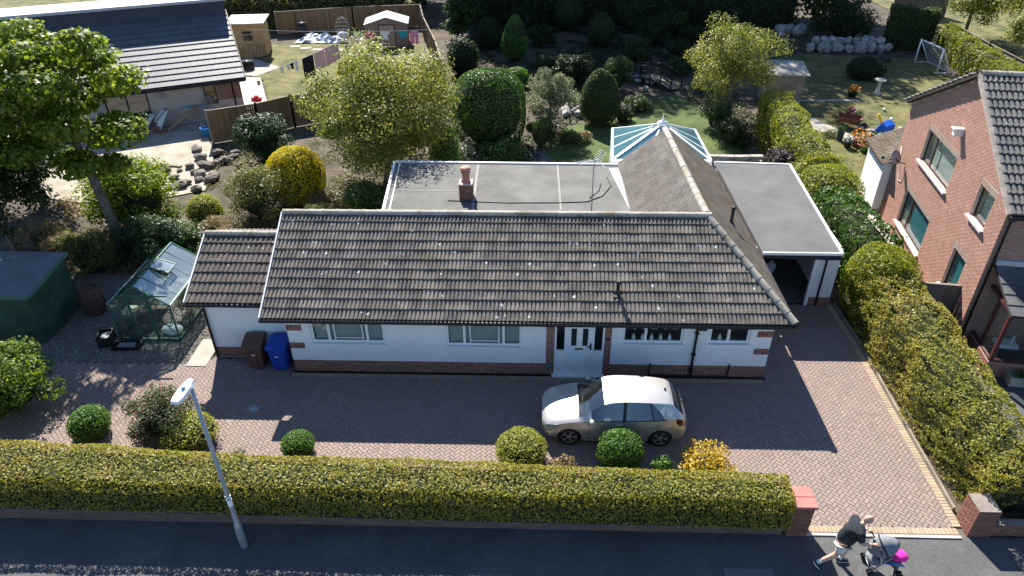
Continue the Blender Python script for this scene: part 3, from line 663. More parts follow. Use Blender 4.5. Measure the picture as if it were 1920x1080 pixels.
# ------------------------------------------------------------------ foliage
def unit(a): return a/np.maximum(1e-9, np.linalg.norm(a, axis=1, keepdims=True))
def lump(P, seed, freq=1.0, k=5):
    """cheap smooth 3-D noise about -1..1"""
    r = np.random.default_rng(seed); s = 0
    for i in range(k):
        f = r.normal(size=3)*freq*(1+.6*i); s = s + np.sin(P @ f + r.uniform(0, 6.28))/(1+.45*i)
    return s/2.2
def leaves(name, P, Nn, L, m, parent, wid=.5, v=None, jit=.6, droop=0.):
    n = len(P); P = np.asarray(P, float)
    nn = unit(np.asarray(Nn, float) + rng.normal(size=(n, 3))*jit)
    t = unit(np.cross(nn, rng.normal(size=(n, 3)))); 
    if droop: t = unit(t + np.array([0, 0, -droop]))
    b = np.cross(nn, t)
    L = np.broadcast_to(np.asarray(L, float), (n,))*rng.uniform(.7, 1.25, n)
    L = L[:, None]; W = L*wid*.5
    a0 = P - t*L*.5; a2 = P + t*L*.5; mid = P - t*L*.06
    V = np.stack([a0, mid + b*W + nn*W*.3, a2, mid - b*W + nn*W*.3], 1).reshape(-1, 3)
    if parent is not None:
        Mi = np.array(frame(parent).inverted()); V = V @ Mi[:3, :3].T + Mi[:3, 3]
    me = bpy.data.meshes.new(name); me.vertices.add(4*n); me.vertices.foreach_set('co', V.astype(np.float32).ravel())
    me.loops.add(4*n); me.loops.foreach_set('vertex_index', np.arange(4*n, dtype=np.int32))
    me.polygons.add(n); me.polygons.foreach_set('loop_start', np.arange(0, 4*n, 4, dtype=np.int32)); me.polygons.foreach_set('loop_total', np.full(n, 4, np.int32))
    me.update(calc_edges=True); me.validate()
    if v is None: v = rng.random(n)
    setattr_v(me, np.repeat(np.clip(v, 0, 1), 4))
    return link(name, me, m, parent)
def sphere_dirs(n):
    return unit(rng.normal(size=(n, 3)))
def blob_core(mb, c, r, seed, k=.82, zmin=0.02, amp=.06):
    """closed lumpy ellipsoid for the twig mass inside a shrub"""
    nu, nv = 16, 10; V = []; 
    for i in range(nv+1):
        th = math.pi*i/nv
        for j in range(nu):
            ph = 2*math.pi*j/nu; V.append((math.sin(th)*math.cos(ph), math.sin(th)*math.sin(ph), math.cos(th)))
    V = np.array(V); q = 1+amp*lump(V, seed, 2.2)
    Q = np.array(c) + V*np.array(r)*k*q[:, None]; Q[:, 2] = np.maximum(Q[:, 2], zmin)
    F = [(i*nu+j, (i+1)*nu+j, (i+1)*nu+(j+1) % nu, i*nu+(j+1) % nu) for i in range(nv) for j in range(nu)]
    mb.add(Q.tolist(), F)
LEAF = {}
def LM(name, cols, **kw):
    LEAF[name] = leaf_mat('leaf_'+name, cols, **kw)
LM('privet', [(.11, .125, .015), (.21, .215, .03), (.31, .29, .045), (.22, .16, .045), (.40, .38, .09)], trans=.45)
LM('privet_dark', [(.05, .075, .012), (.10, .13, .018), (.16, .17, .03), (.14, .10, .03)])
LM('box', [(.05, .115, .014), (.085, .18, .022), (.13, .25, .035)], trans=.4)
LM('yellowbox', [(.17, .19, .025), (.29, .29, .045), (.42, .38, .09)], trans=.4)
LM('gold', [(.22, .16, .012), (.42, .29, .015), (.52, .37, .03), (.36, .17, .02)])
LM('goldconifer', [(.26, .25, .012), (.46, .38, .012), (.60, .46, .015)], trans=.45)
LM('limeconifer', [(.11, .135, .012), (.20, .215, .018), (.28, .27, .025)], trans=.4)
LM('sycamore', [(.035, .075, .010), (.075, .135, .014), (.13, .19, .02), (.21, .23, .03)], trans=.5)
LM('apple', [(.085, .115, .02), (.155, .18, .032), (.24, .235, .05), (.28, .205, .055)], trans=.5)
LM('limeleaf', [(.055, .10, .010), (.115, .18, .016), (.20, .245, .022), (.29, .30, .04)], trans=.5)
LM('laurel', [(.025, .065, .010), (.045, .105, .014), (.08, .155, .02)], rough=.5, spec=.35)
LM('dark', [(.014, .028, .008), (.024, .045, .010), (.04, .065, .014)])
LM('holly', [(.018, .042, .014), (.03, .065, .02), (.06, .10, .035)], rough=.5, spec=.35)
LM('conifer', [(.022, .045, .010), (.04, .075, .014), (.065, .10, .02)])
LM('greygreen', [(.09, .11, .055), (.16, .18, .09), (.25, .26, .15)])
LM('fuchsia', [(.035, .055, .022), (.065, .09, .035), (.10, .125, .05), (.22, .06, .05)])
LM('olive', [(.07, .085, .02), (.13, .14, .035), (.19, .18, .05), (.16, .10, .03)])
LM('plum', [(.018, .012, .018), (.04, .025, .032), (.06, .05, .03)])
LM('straw', [(.18, .13, .06), (.27, .20, .10), (.13, .13, .035)])
LM('bamboo', [(.06, .085, .02), (.11, .13, .03), (.17, .16, .05)])
LM('variegated', [(.09, .13, .02), (.20, .22, .05), (.36, .33, .12)])
M_pink = mat('pink_petals', (.62, .10, .25), .8, .3, 20); M_whitepet = mat('white_petals', (.75, .72, .70), .8, .1, 20); M_orange = mat('orange_petals', (.75, .22, .02), .8, .3, 20); M_redpet = mat('red_petals', (.45, .03, .04), .8, .3, 20)
def petals(parent, name, P, m, s=.06):
    o = leaves(name, P, np.tile([0, 0, 1.], (len(P), 1)), s, m, parent, wid=.9, jit=.8); o['kind'] = 'stuff'
def topiary(name, label, cat, x, y, rx, h, kind, ry=None, n=None, leaf=.07, top=1.0, group=None, fuzz=.10, amp=.05, stem=.0, sharp=1., wid=.55, squash=2.0):
    """clipped shrub: leaves all over a lumpy ellipsoid, twig core inside, short stem"""
    ry = ry or rx; t = thing(name, label, cat, (x, y, 0), 0, group); sd = random.randint(0, 9999)
    hz = (h-stem); c = np.array([x, y, stem + hz*.46]); r = np.array([rx, ry, hz*.54])
    mb = MB(); mb.smooth = True; blob_core(mb, c, r, sd, .86); mb.tube([(x, y, -.05), (x, y, stem+hz*.4)], [.05+.03*rx, .03], 7)
    mb.build('stem', M_core, t, world=True)
    area = 4*math.pi*((rx*ry)**.5*hz*.54)
    n = n or int(area*2.1/(leaf*leaf*wid)); n = min(n, 42000)
    d = sphere_dirs(n); d[:, 2] = np.where(d[:, 2] < -.75, -d[:, 2], d[:, 2])
    pw = d*(np.sum(np.abs(d)**squash, axis=1, keepdims=True))**(-1/squash)
    q = 1 + amp*lump(d, sd, 2.4) - np.abs(rng.normal(size=n))*fuzz
    P = c + pw*r*q[:, None]
    if sharp != 1.:
        f = np.clip((P[:, 2]-stem)/hz, 0, 1); k = np.where(f > .35, 1-(f-.35)/.65*(1-sharp)*.9, 1)
        P[:, :2] = np.array([x, y]) + (P[:, :2]-[x, y])*k[:, None]
    P[:, 2] = np.maximum(P[:, 2], .02)
    vv = np.clip(rng.normal(.45, .25, n) + .12*lump(P, sd+1, 1.5), 0, 1)
    leaves('foliage', P, d/r*min(r), leaf, LEAF[kind], t, wid=wid, v=vv, jit=.55)
    return t
def shrub(name, label, cat, x, y, rx, h, kind, n=5000, leaf=.09, clumps=14, group=None, wid=.5, droop=0., ry=None, flowers=None, dens=1.0, fill=True):
    """loose shrub: many leaf clumps on branching stems"""
    ry = ry or rx; t = thing(name, label, cat, (x, y, 0), 0, group)
    mb = MB(); C = []; 
    for i in range(clumps):
        a = 2*math.pi*(i*.618+random.random()*.2); rr = math.sqrt((i+.5)/clumps)
        zz = h*(.42 + .42*math.sqrt(max(0, 1-rr*rr*.95)) ) * random.uniform(.80, 1.0)
        if i % 3 == 2: zz *= .5; rr = min(1, rr*1.15)
        c = Vector((x+math.cos(a)*rr*rx*.78, y+math.sin(a)*rr*ry*.78, zz)); C.append(c)
        mid = Vector((x+(c.x-x)*.35, y+(c.y-y)*.35, zz*.5)); mb.tube([(x+random.uniform(-.08, .08), y+random.uniform(-.08, .08), -.05), mid, c], [.02+.008*h, .012+.005*h, .006], 5)
    if fill:
        mb.smooth = True; blob_core(mb, (x, y, h*.36), (rx*.5, ry*.5, h*.34), random.randint(0, 999), 1., .0, .12)
    mb.build('stems', M_core if fill else M_bark, t, world=True)
    cr = .42*math.sqrt(rx*ry)*(14/clumps)**.33; PP, NN, VV = [], [], []
    per = max(20, n//clumps)
    for c in C:
        d = sphere_dirs(per); s = cr*random.uniform(.7, 1.25); q = 1-np.abs(rng.normal(size=per))*.28
        p = np.array(c) + d*np.array([s, s, s*.8])*q[:, None]; PP.append(p); NN.append(d + [0, 0, .5]); VV.append(np.clip(rng.normal(.45+random.uniform(-.12, .12), .22, per), 0, 1))
    P = np.concatenate(PP); P[:, 2] = np.maximum(P[:, 2], .03)
    leaves('foliage', P, np.concatenate(NN), leaf, LEAF[kind], t, wid=wid, v=np.concatenate(VV), jit=.6, droop=droop)
    if flowers:
        k = flowers[1]; sel = rng.choice(len(P), k); petals(t, 'flowers', P[sel] + rng.normal(size=(k, 3))*.05 + [0, 0, .06], flowers[0], flowers[2])
    return t
def tree(name, label, x, y, h, r, kind, n=30000, leaf=.14, trunk_r=.16, lean=(0, 0), clear=.28, clumps=46, cat='tree', group=None, droop=0., cr=None, wid=.62, flat=.75, zc=None, shape=1.0):
    """tree: tapered trunk, limbs to every leaf clump, uneven crown with gaps"""
    t = thing(name, label, cat, (x, y, 0), 0, group)
    top = Vector((x+lean[0], y+lean[1], h*.72)); fork = Vector((x+lean[0]*.45, y+lean[1]*.45, h*clear))
    mb = MB(); mb.tube([(x, y, -.1), (x+lean[0]*.15, y+lean[1]*.15, h*clear*.4), fork, (fork+top)/2 + Vector((random.uniform(-.15, .15)*r*.3, 0, 0)), top], [trunk_r*1.25, trunk_r, trunk_r*.85, trunk_r*.55, trunk_r*.2], 9)
    cz0, cz1 = h*clear*.85, h; cc = np.array([top.x, top.y, (cz0+cz1)/2]); C = []
    for i in range(clumps):
        u = (i+.5)/clumps; zz = 1-2*u; a = i*2.39996+random.uniform(-.4, .4); rr = math.sqrt(max(0, 1-zz*zz)); k = random.uniform(.62, 1.0) if i % 3 else random.uniform(.2, .6)
        c = cc + np.array([math.cos(a)*rr*r*k, math.sin(a)*rr*r*k, zz*(cz1-cz0)/2*min(1, k*1.1)*.92])
        if shape != 1.0: f = (c[2]-cz0)/(cz1-cz0); c[:2] = cc[:2] + (c[:2]-cc[:2])*(1-(1-shape)*f)
        C.append(c)
        f = min(.95, max(.05, (c[2]-h*clear)/(h*.72-h*clear)*.75)); st = fork.lerp(top, f); e = Vector(c)
        m1 = st.lerp(e, .5) + Vector((0, 0, .06*h*random.uniform(-.2, 1)))
        rb = trunk_r*.34*(1-f*.5); mb.tube([st, m1, e], [rb, rb*.6, rb*.2], 6)
    mb.build('trunk', M_bark, t, world=True)
    crr = cr or r*.36; per = n//clumps; PP, NN, VV = [], [], []
    for c in C:
        s = crr*random.uniform(.65, 1.3); d = sphere_dirs(per); q = (1-np.abs(rng.normal(size=per))*.33)*(1+.22*lump(d, random.randint(0, 9999), 2.5))
        p = c + d*np.array([s, s, s*flat])*q[:, None]; PP.append(p); NN.append(d+[0, 0, .7]); VV.append(np.clip(rng.normal(.42+random.uniform(-.14, .14), .22, per), 0, 1))
    P = np.concatenate(PP); P[:, 2] = np.maximum(P[:, 2], .05)
    leaves('crown', P, np.concatenate(NN), leaf, LEAF[kind], t, wid=wid, v=np.concatenate(VV), jit=.55, droop=droop)
    return t
def hedge(name, label, path, width, height, kind, leaf=.075, dens=1.0, amp=.06, round_=4., wid=.55, base=0., core_base=None, ends=True, top_drop=.16):
    """clipped hedge along a polyline; width / height per path point"""
    path = np.array(path, float); k = len(path); W = np.broadcast_to(np.asarray(width, float), (k,)); Hh = np.broadcast_to(np.asarray(height, float), (k,))
    c0 = path.mean(0); t = thing(name, label, 'hedge', (c0[0], c0[1], 0))
    seg = np.linalg.norm(np.diff(path, axis=0), axis=1); cum = np.concatenate([[0], np.cumsum(seg)]); Ltot = cum[-1]; sd = random.randint(0, 9999)
    def at(s):
        X = np.stack([np.interp(s, cum, path[:, 0]), np.interp(s, cum, path[:, 1])], 1); e = .15
        X2 = np.stack([np.interp(np.minimum(s+e, Ltot), cum, path[:, 0]), np.interp(np.minimum(s+e, Ltot), cum, path[:, 1])], 1)
        X1 = np.stack([np.interp(np.maximum(s-e, 0), cum, path[:, 0]), np.interp(np.maximum(s-e, 0), cum, path[:, 1])], 1)
        d = unit(X2-X1); return X, d, np.stack([-d[:, 1], d[:, 0]], 1), np.interp(s, cum, W), np.interp(s, cum, Hh)
    # solid core for the twig mass, blocks light through the hedge
    mb = MB(); ns = max(3, int(Ltot/.5)); S = np.linspace(.12, Ltot-.12, ns); X, d, nn, ww, hh = at(S); V = []; ring = []
    prof = [(-1, 0), (-1, .7), (-.75, 1), (.75, 1), (1, .7), (1, 0)]
    for i in range(ns):
        for a, b in prof: V.append((X[i, 0]+nn[i, 0]*a*(ww[i]/2-.06-amp*1.5), X[i, 1]+nn[i, 1]*a*(ww[i]/2-.06-amp*1.5), (core_base if core_base is not None else base+.02)+b*(hh[i]-(core_base if core_base is not None else base)-top_drop)))
    F = [(i*6+j, i*6+j+1, (i+1)*6+j+1, (i+1)*6+j) for i in range(ns-1) for j in range(5)] + [tuple(range(6)), tuple(range((ns-1)*6, ns*6))[::-1]]
    mb.add(V, F); mb.build('twig_core', M_core, t, world=True)
    per = float(np.mean(2*(Hh-base)+W)); n = int(Ltot*per*dens*2.0/(leaf*leaf*wid)); n = min(n, 190000)
    s = rng.uniform(0, Ltot, n); X, d, nn, ww, hh = at(s); th = rng.uniform(0, 1, n)*(2*(hh-base)+ww); hs = hh-base
    # rounded-rectangle cross-section
    side = np.where(th < hs, -1., np.where(th > hs+ww, 1., 0.)); 
    a = np.where(side == 0, (th-hs)/ww*2-1, side); b = np.where(side < 0, th/hs, np.where(side > 0, (2*hs+ww-th)/hs, 1.))
    rad = (np.abs(a)**round_ + np.abs(np.clip(b*2-1, 0, 1))**round_)**(1/round_); rad = np.maximum(rad, 1.)
    a2 = a/rad; b2 = np.where(b > .5, .5+(b-.5)/rad, b)
    P = np.concatenate([X + nn*(a2*ww/2)[:, None], (base+b2*hs)[:, None]], 1)
    Nn = np.concatenate([nn*side[:, None], np.where(side == 0, 1., .15)[:, None]], 1)
    if ends:
        m = int(n*(float(np.mean(W))*(float(np.mean(Hh))-base)*2)/(Ltot*per)); e = rng.integers(0, 2, m); Xe, de, ne, we, he = at(e*Ltot)
        a = rng.uniform(-1, 1, m); b = rng.uniform(0, 1, m)
        Pe = np.concatenate([Xe + ne*(a*we/2)[:, None], (base+b*(he-base))[:, None]], 1); Ne = np.concatenate([de*np.where(e, 1., -1.)[:, None], np.full((m, 1), .15)], 1)
        P = np.concatenate([P, Pe]); Nn = np.concatenate([Nn, Ne])
    Nn = unit(Nn); q = amp*lump(P, sd, 1.6) + amp*.6*lump(P, sd+3, 5.) - np.abs(rng.normal(size=len(P)))*.06
    P = P + Nn*q[:, None]; P[:, 2] = np.maximum(P[:, 2], base+.01)
    vv = np.clip(rng.normal(.5, .24, len(P)) + .22*lump(P, sd+7, .9) + .12*lump(P, sd+8, 3.), 0, 1)
    leaves('foliage', P, Nn, leaf, LEAF[kind], t, wid=wid, v=vv, jit=.6)
    return t

# --- front garden
WX = [-20.5, -13, -5.2, 1, 6.45]
# low brick wall under the hedge
wt = thing('garden_wall', 'low weathered brick wall under the long front hedge beside the pavement', 'wall', (-6.5, 11.15, 0))
mb = MB()
segs = [(-20.5, -8.85, .30), (-8.85, -5.15, .34), (-5.15, 1.2, .28), (1.2, 6.05, .33)]
for a, b, h in segs: mb.box((a, 11.10, -.1), (b-.002, 11.31, h)); mb.box((a, 11.07, h+.001), (b-.002, 11.34, h+.045))
mb.build('wall_core', mat('old_wall_mortar', (.15, .13, .115), .95, .3, 4, fine=.3), wt, world=True)
items = []
for a, b, h in segs: items += brick_items(Vector((a+6.5, 11.10-11.15, -.05)), (1, 0, 0), (0, -1, 0), b-a, h+.03, pitch=(.225, .078))
M_oldbrick = piece_mat('weathered_brick', [(.15, .10, .085), (.20, .125, .10), (.17, .12, .105), (.23, .15, .12)], dirt=(.10, .095, .085), dirt_amt=.7)
place_pieces(wt, 'brick', brick_shape(.215, .068), items, M_oldbrick, 300, 'bricks')
hedge('front_hedge', 'long clipped yellow-green privet hedge along the pavement', [(-20.5, 11.76), (-13, 11.70), (-8, 11.58), (-4, 11.49), (0, 11.46), (3.5, 11.40), (6.1, 11.36)], [1.55, 1.46, 1.28, 1.17, 1.15, 1.04, .96], [1.52, 1.50, 1.43, 1.46, 1.38, 1.42, 1.35], 'privet', .07, 1.0, .05, base=.44, core_base=.3)
def pillar(name, label, x, y, wx, wy, h, cap):
    t = thing(name, label, 'pillar', (x, y, 0)); mb = MB(); mb.box((x-wx/2, y-wy/2, -.1), (x+wx/2, y+wy/2, h)); pc = mb.build('pillar_core', M_mortar_d, t, world=True)
    items = []
    for O, U, Nn, L in ((Vector((-wx/2, -wy/2, -.04)), (1,0,0), (0,-1,0), wx), (Vector((wx/2, -wy/2, -.04)), (0,1,0), (1,0,0), wy), (Vector((-wx/2, wy/2, -.04)), (0,-1,0), (-1,0,0), wy), (Vector((wx/2, wy/2, -.04)), (-1,0,0), (0,1,0), wx)):
        items += brick_items(O, U, Nn, L, h+.03)
    place_pieces(pc, 'brick', brick_shape(), items, M_brick, 250, 'bricks')
    if cap:
        mcap = mat('red_coping', (.42, .15, .13), .8, .15, 5)
        for k in range(2):
            mb = MB(); mb.box((x-wx/2-.06, y-wy/2-.06+k*(wy+.12)/2+.004, h+.03), (x+wx/2+.06, y-wy/2-.06+(k+1)*(wy+.12)/2-.004, h+.11)); mb.build('coping_tile', mcap, t, world=True, bevel=.01)
    return t
pillar('gate_pillar', 'square red brick gate pillar with red coping at the end of the front hedge', 6.38, 11.32, .48, .52, .94, True)
pillar('gate_pillar', 'low red brick gate pillar against the big right hedge', 10.72, 11.42, .5, .55, .86, False)
rw = thing('garden_wall', 'short red brick wall right of the driveway below the big hedge', 'wall', (12.4, 11.4, 0))
mb = MB(); mb.box((10.99, 11.2, -.1), (20, 11.4, .33)); mb.build('wall_core', M_mortar_d, rw, world=True)
place_pieces(rw, 'brick', brick_shape(), brick_items(Vector((10.99-12.4, 11.2-11.4, -.04)), (1, 0, 0), (0, -1, 0), 9., .36), M_brick, 60, 'bricks')
topiary('box_ball', 'bright green clipped ball standing apart at the left behind the front hedge', 'shrub', -12.35, 14.0, .58, .88, 'box', leaf=.055)
shrub('fuchsia_bush', 'big grey-green bush dotted with red flowers behind the front hedge', 'shrub', -10.35, 14.1, 1.08, 1.45, 'fuchsia', 9000, .07, 30, flowers=(M_redpet, 260, .05))
topiary('golden_shrub', 'rounded cream-yellow shrub touching the grey-green fuchsia bush', 'shrub', -9.45, 13.75, .80, .82, 'yellowbox', leaf=.07, fuzz=.14, amp=.09)
topiary('box_ball', 'small bright green ball peeping over the middle of the front hedge', 'shrub', -6.32, 13.45, .46, .62, 'box', leaf=.05)
topiary('golden_shrub', 'yellow-green clipped dome below the front wheel of the car', 'shrub', -.25, 13.35, .72, .80, 'yellowbox', leaf=.06)
topiary('box_ball', 'dark green glossy ball in front of the silver car', 'shrub', 2.36, 13.3, .64, 1.02, 'box', leaf=.06)
shrub('golden_spirea', 'low spiky bright yellow shrub right of the car', 'shrub', 4.62, 13.05, .82, .55, 'gold', 2600, .09, 22, wid=.4)
shrub('sprig_plant', 'small fresh green plant between the dark ball and the yellow shrub', 'plant', 3.45, 13.0, .28, .48, 'box', 320, .09, 6, fill=False)
shrub('sprig_plant', 'small bronze leaved plant beside the yellow-green dome', 'plant', .82, 13.05, .34, .42, 'straw', 360, .09, 6, fill=False)
shrub('sprig_plant', 'small pale pink flowering plant behind the hedge near the lamp post', 'plant', -7.9, 13.0, .42, .42, 'greygreen', 400, .07, 6, flowers=(M_pink, 30, .05), fill=False)
shrub('laurel_bush', 'tall glossy green bush at the left edge above the hedge', 'shrub', -15.15, 14.9, 1.45, 2.5, 'sycamore', 9500, .11, 30)
# --- hedge on the right of the drive
hedge('boundary_hedge', 'big yellowish privet hedge along the right side of the driveway', [(11.72, 11.75), (11.66, 14.0), (11.72, 17.0), (11.75, 20.2)], [1.9, 1.95, 1.95, 1.85], [1.6, 1.9, 2.1, 2.25], 'privet', .075, .95, .15, 3., top_drop=.45)
topiary('conifer_mound', 'domed lime conifer at the garage end of the big hedge', 'conifer', 11.75, 20.35, 1.08, 2.5, 'limeconifer', 1.15, leaf=.09, fuzz=.07, amp=.07, squash=3.)
hedge('laurel_hedge', 'glossy green laurel hedge beside the garage roof', [(12.2, 22.0), (12.2, 24.2), (12.3, 26.6)], [1.9, 1.9, 1.6], [2.2, 2.25, 2.1], 'laurel', .14, .9, .16, 3., top_drop=.45)
topiary('conifer_mound', 'low golden conifer between laurel hedge and variegated shrub', 'conifer', 12.7, 28.0, 1.25, 2.1, 'limeconifer', 1.5, leaf=.10, squash=3.)
shrub('variegated_shrub', 'cream and green variegated shrub behind the garage', 'shrub', 11.95, 29.4, 1.0, 2.0, 'variegated', 4200, .11, 18)
shrub('purple_shrub', 'dark purple leaved shrub between the green conifer hedge and variegated shrub', 'shrub', 11.7, 31.2, .95, 2.0, 'plum', 4200, .11, 18)
hedge('conifer_hedge', 'tall yellow-green conifer hedge between the two back gardens', [(12.9, 29.5), (12.7, 32), (12.9, 35), (13.2, 38.2)], [1.7, 1.9, 2.0, 1.8], [2.1, 2.3, 2.4, 2.3], 'limeconifer', .10, .9, .14, 3., top_drop=.45)

# ------------------------------------------------------------------ back gardens: planting
shrub('lush_tree', 'bright green bushy small tree below the big sycamore beside the sandy patio', 'tree', -16.9, 26.3, 2.1, 3.3, 'limeleaf', 11000, .15, 34)
tree('sycamore_tree', 'big sycamore with layered green crown at the upper left', -16.5, 24.1, 9.4, 3.1, 'limeleaf', 27000, .175, .19, (-1.0, .6), .38, 36, cr=.88, flat=.55, wid=.85)
tree('dark_tree', 'dark shaded tree at the left edge behind the green shed', -20.6, 23.6, 7.2, 2.3, 'dark', 16000, .16, .14, clear=.15)
tree('dark_tree', 'tall dark evergreen filling the gap under the sycamore at the far left', -22.5, 28.5, 6.5, 2.4, 'laurel', 14000, .17, .14, clear=.1)
shrub('bamboo_clump', 'arching olive bamboo clump behind the wooden barrel', 'bamboo', -17.2, 22.9, 1.2, 1.7, 'bamboo', 4200, .2, 20, wid=.16, droop=.8)
shrub('laurel_bush', 'dark glossy laurel between the bamboo and the greenhouse', 'shrub', -15.1, 23.6, 1.25, 2.0, 'holly', 6500, .11, 22)
shrub('rose_bush', 'rose bush with white flowers right behind the greenhouse', 'shrub', -14.0, 24.3, .9, 1.3, 'laurel', 2600, .10, 14, flowers=(M_whitepet, 110, .1))
shrub('ornamental_bush', 'loose olive bush between greenhouse ridge and annexe roof', 'shrub', -12.1, 23.4, .9, 1.2, 'olive', 2600, .09, 14)
shrub('laurel_bush', 'small dark bush tucked against the annexe corner', 'shrub', -11.2, 22.6, .75, 1.15, 'laurel', 2400, .09, 12)
for i, (x, y, r, h) in enumerate([(-20.2, 24.9, 1.0, .8), (-18.9, 24.0, .8, .8), (-13.4, 25.6, .7, .8), (-12.6, 25.0, .6, .7)]):
    shrub('dry_grass', ['pale straw grass mound at the far left behind the shed', 'straw coloured grass mound next to the bamboo', 'straw tuft beside the small clipped ball', 'straw tuft between the annexe roof and light shrub'][i], 'grass', x, y, r, h, 'straw', 1800, .22, 14, wid=.1, group='dry grass mounds')
topiary('box_ball', 'small yellow-green clipped ball beside the pale speckled shrub', 'shrub', -14.15, 26.7, .78, 1.25, 'yellowbox', leaf=.07)
shrub('speckled_shrub', 'large pale speckled shrub behind the annexe', 'shrub', -12.0, 27.4, 1.6, 2.55, 'olive', 9500, .085, 36)
topiary('golden_conifer', 'bright golden yellow clipped conifer dome', 'conifer', -10.75, 29.0, 1.35, 2.55, 'goldconifer', leaf=.085, fuzz=.06, amp=.04)
shrub('holly_bush', 'dark conical holly in front of the timber fence', 'shrub', -13.9, 33.8, 1.45, 2.7, 'holly', 9000, .12, 34)
tree('apple_tree', 'broad yellow-green tree with airy crown behind the flat roof', -7.0, 30.4, 6.5, 3.5, 'apple', 52000, .125, .17, (.2, .6), .12, 62, cr=1.05, flat=.8)
topiary('clipped_conifer', 'narrow bright green clipped conifer at the right side of the airy tree', 'conifer', -4.35, 31.9, .75, 2.5, 'box', leaf=.09, squash=3.)
shrub('garden_shrub', 'dark leafy shrub under the airy tree beside the flat roof', 'shrub', -7.4, 27.4, 1.2, 1.7, 'laurel', 5200, .10, 20)
shrub('tall_grass_clump', 'upright pale grass clump behind the main ridge left of the flat roof', 'grass', -9.0, 26.3, .8, 1.1, 'bamboo', 1800, .26, 14, wid=.1)
shrub('garden_shrub', 'small green shrub at the left edge of the flat roof', 'shrub', -6.5, 25.6, .55, .8, 'laurel', 1500, .09, 10, flowers=(M_pink, 8, .12))
shrub('garden_shrub', 'reddish brown dry shrub beside the golden dome', 'shrub', -9.4, 28.0, .8, .9, 'straw', 1800, .1, 12)
topiary('laurel_dome', 'huge round dark green clipped laurel behind the chimney', 'shrub', -2.4, 36.2, 1.98, 3.9, 'laurel', 1.8, leaf=.12, fuzz=.05, amp=.03, squash=2.6)
tree('pear_tree', 'small silvery grey-green tree right of the big laurel dome', .75, 37.0, 3.9, 1.5, 'greygreen', 9000, .12, .08, (.2, .2), .25, 26, droop=.7)
shrub('laurel_bush', 'low dark laurel bush below the big laurel dome', 'shrub', -1.7, 33.6, 1.25, 1.2, 'laurel', 4200, .12, 18)
shrub('flowering_shrub', 'shrub with white and pink flowers behind the flat roof', 'shrub', -3.6, 33.2, .95, 1.15, 'greygreen', 2400, .09, 14, flowers=(M_whitepet, 120, .09))
shrub('cypress_shrub', 'dark drooping shrub between silvery tree and laurel dome', 'shrub', .35, 35.6, .8, 1.9, 'conifer', 3400, .13, 14, droop=.9)
topiary('clipped_yew', 'egg shaped clipped yew standing right of the silvery tree', 'conifer', 3.7, 39.2, 1.2, 3.15, 'conifer', leaf=.09, fuzz=.05, amp=.03, sharp=.75)
topiary('clipped_conifer', 'tall pointed clipped conifer in the middle of the shaded garden', 'conifer', -1.5, 52.6, 1.0, 3.2, 'box', leaf=.12, fuzz=.06, amp=.04, sharp=.6)
tree('cypress_tree', 'tall conifer beside the end of the timber fence', -5.9, 58.5, 5.2, 1.5, 'conifer', 12000, .2, .12, clear=.05, shape=.4)
topiary('weeping_conifer', 'dark weeping conifer near the corner of the timber fence', 'conifer', -5.0, 49.2, 1.15, 2.4, 'dark', leaf=.14, fuzz=.14, amp=.1)
topiary('conifer_mound', 'round dark conifer left of the tall pointed conifer', 'conifer', -3.6, 56.0, .95, 2.3, 'dark', leaf=.12)
topiary('conifer_mound', 'broad dark conifer at the top middle of the shaded garden', 'conifer', 2.7, 62.0, 1.3, 3.2, 'conifer', leaf=.14, sharp=.7)
topiary('conifer_mound', 'round conifer right of the broad dark conifer', 'conifer', 5.1, 56.8, 1.15, 2.5, 'conifer', leaf=.12, sharp=.8)
topiary('box_ball', 'small clipped ball just above the silvery tree', 'shrub', -1.2, 46.3, .85, 1.25, 'box', leaf=.09)
topiary('box_ball', 'small clipped ball left of the dark rock garden', 'shrub', .85, 49.8, .88, 1.2, 'conifer', leaf=.09)
shrub('grassy_shrub', 'feathery green shrub left of the black garden bridge', 'shrub', 5.35, 45.6, 1.0, 2.4, 'conifer', 5200, .2, 20, wid=.16, droop=.6)
shrub('grassy_shrub', 'feathery shrub above the black garden bridge', 'shrub', 7.3, 52.4, 1.2, 2.0, 'conifer', 5000, .2, 20, wid=.16, droop=.6)
shrub('rhododendron', 'dark rounded shrub behind the egg shaped yew', 'shrub', 2.6, 47.5, 1.5, 2.0, 'dark', 6500, .14, 24)
shrub('rhododendron', 'dark shrub between the yew and the feathery shrub', 'shrub', 4.2, 43.6, 1.0, 1.3, 'dark', 3200, .13, 14)
shrub('rhododendron', 'dark bushy shrub right of the weeping conifer', 'shrub', -2.7, 45.2, .9, 1.1, 'dark', 2600, .13, 12)
shrub('rhododendron', 'low bush on the near side of the black bridge', 'shrub', 6.2, 41.7, .9, .9, 'conifer', 2600, .11, 12)
shrub('rhododendron', 'low bush right of the egg shaped yew', 'shrub', 5.1, 39.6, .7, 1.0, 'dark', 2200, .11, 12)
shrub('fern_clump', 'low green fern clump below the silvery tree', 'plant', 1.9, 36.3, .8, .7, 'conifer', 1600, .16, 12, wid=.3)
shrub('fern_clump', 'reddish low plant beside the egg shaped yew', 'plant', 2.7, 36.7, .5, .5, 'straw', 700, .12, 8)
k = 0
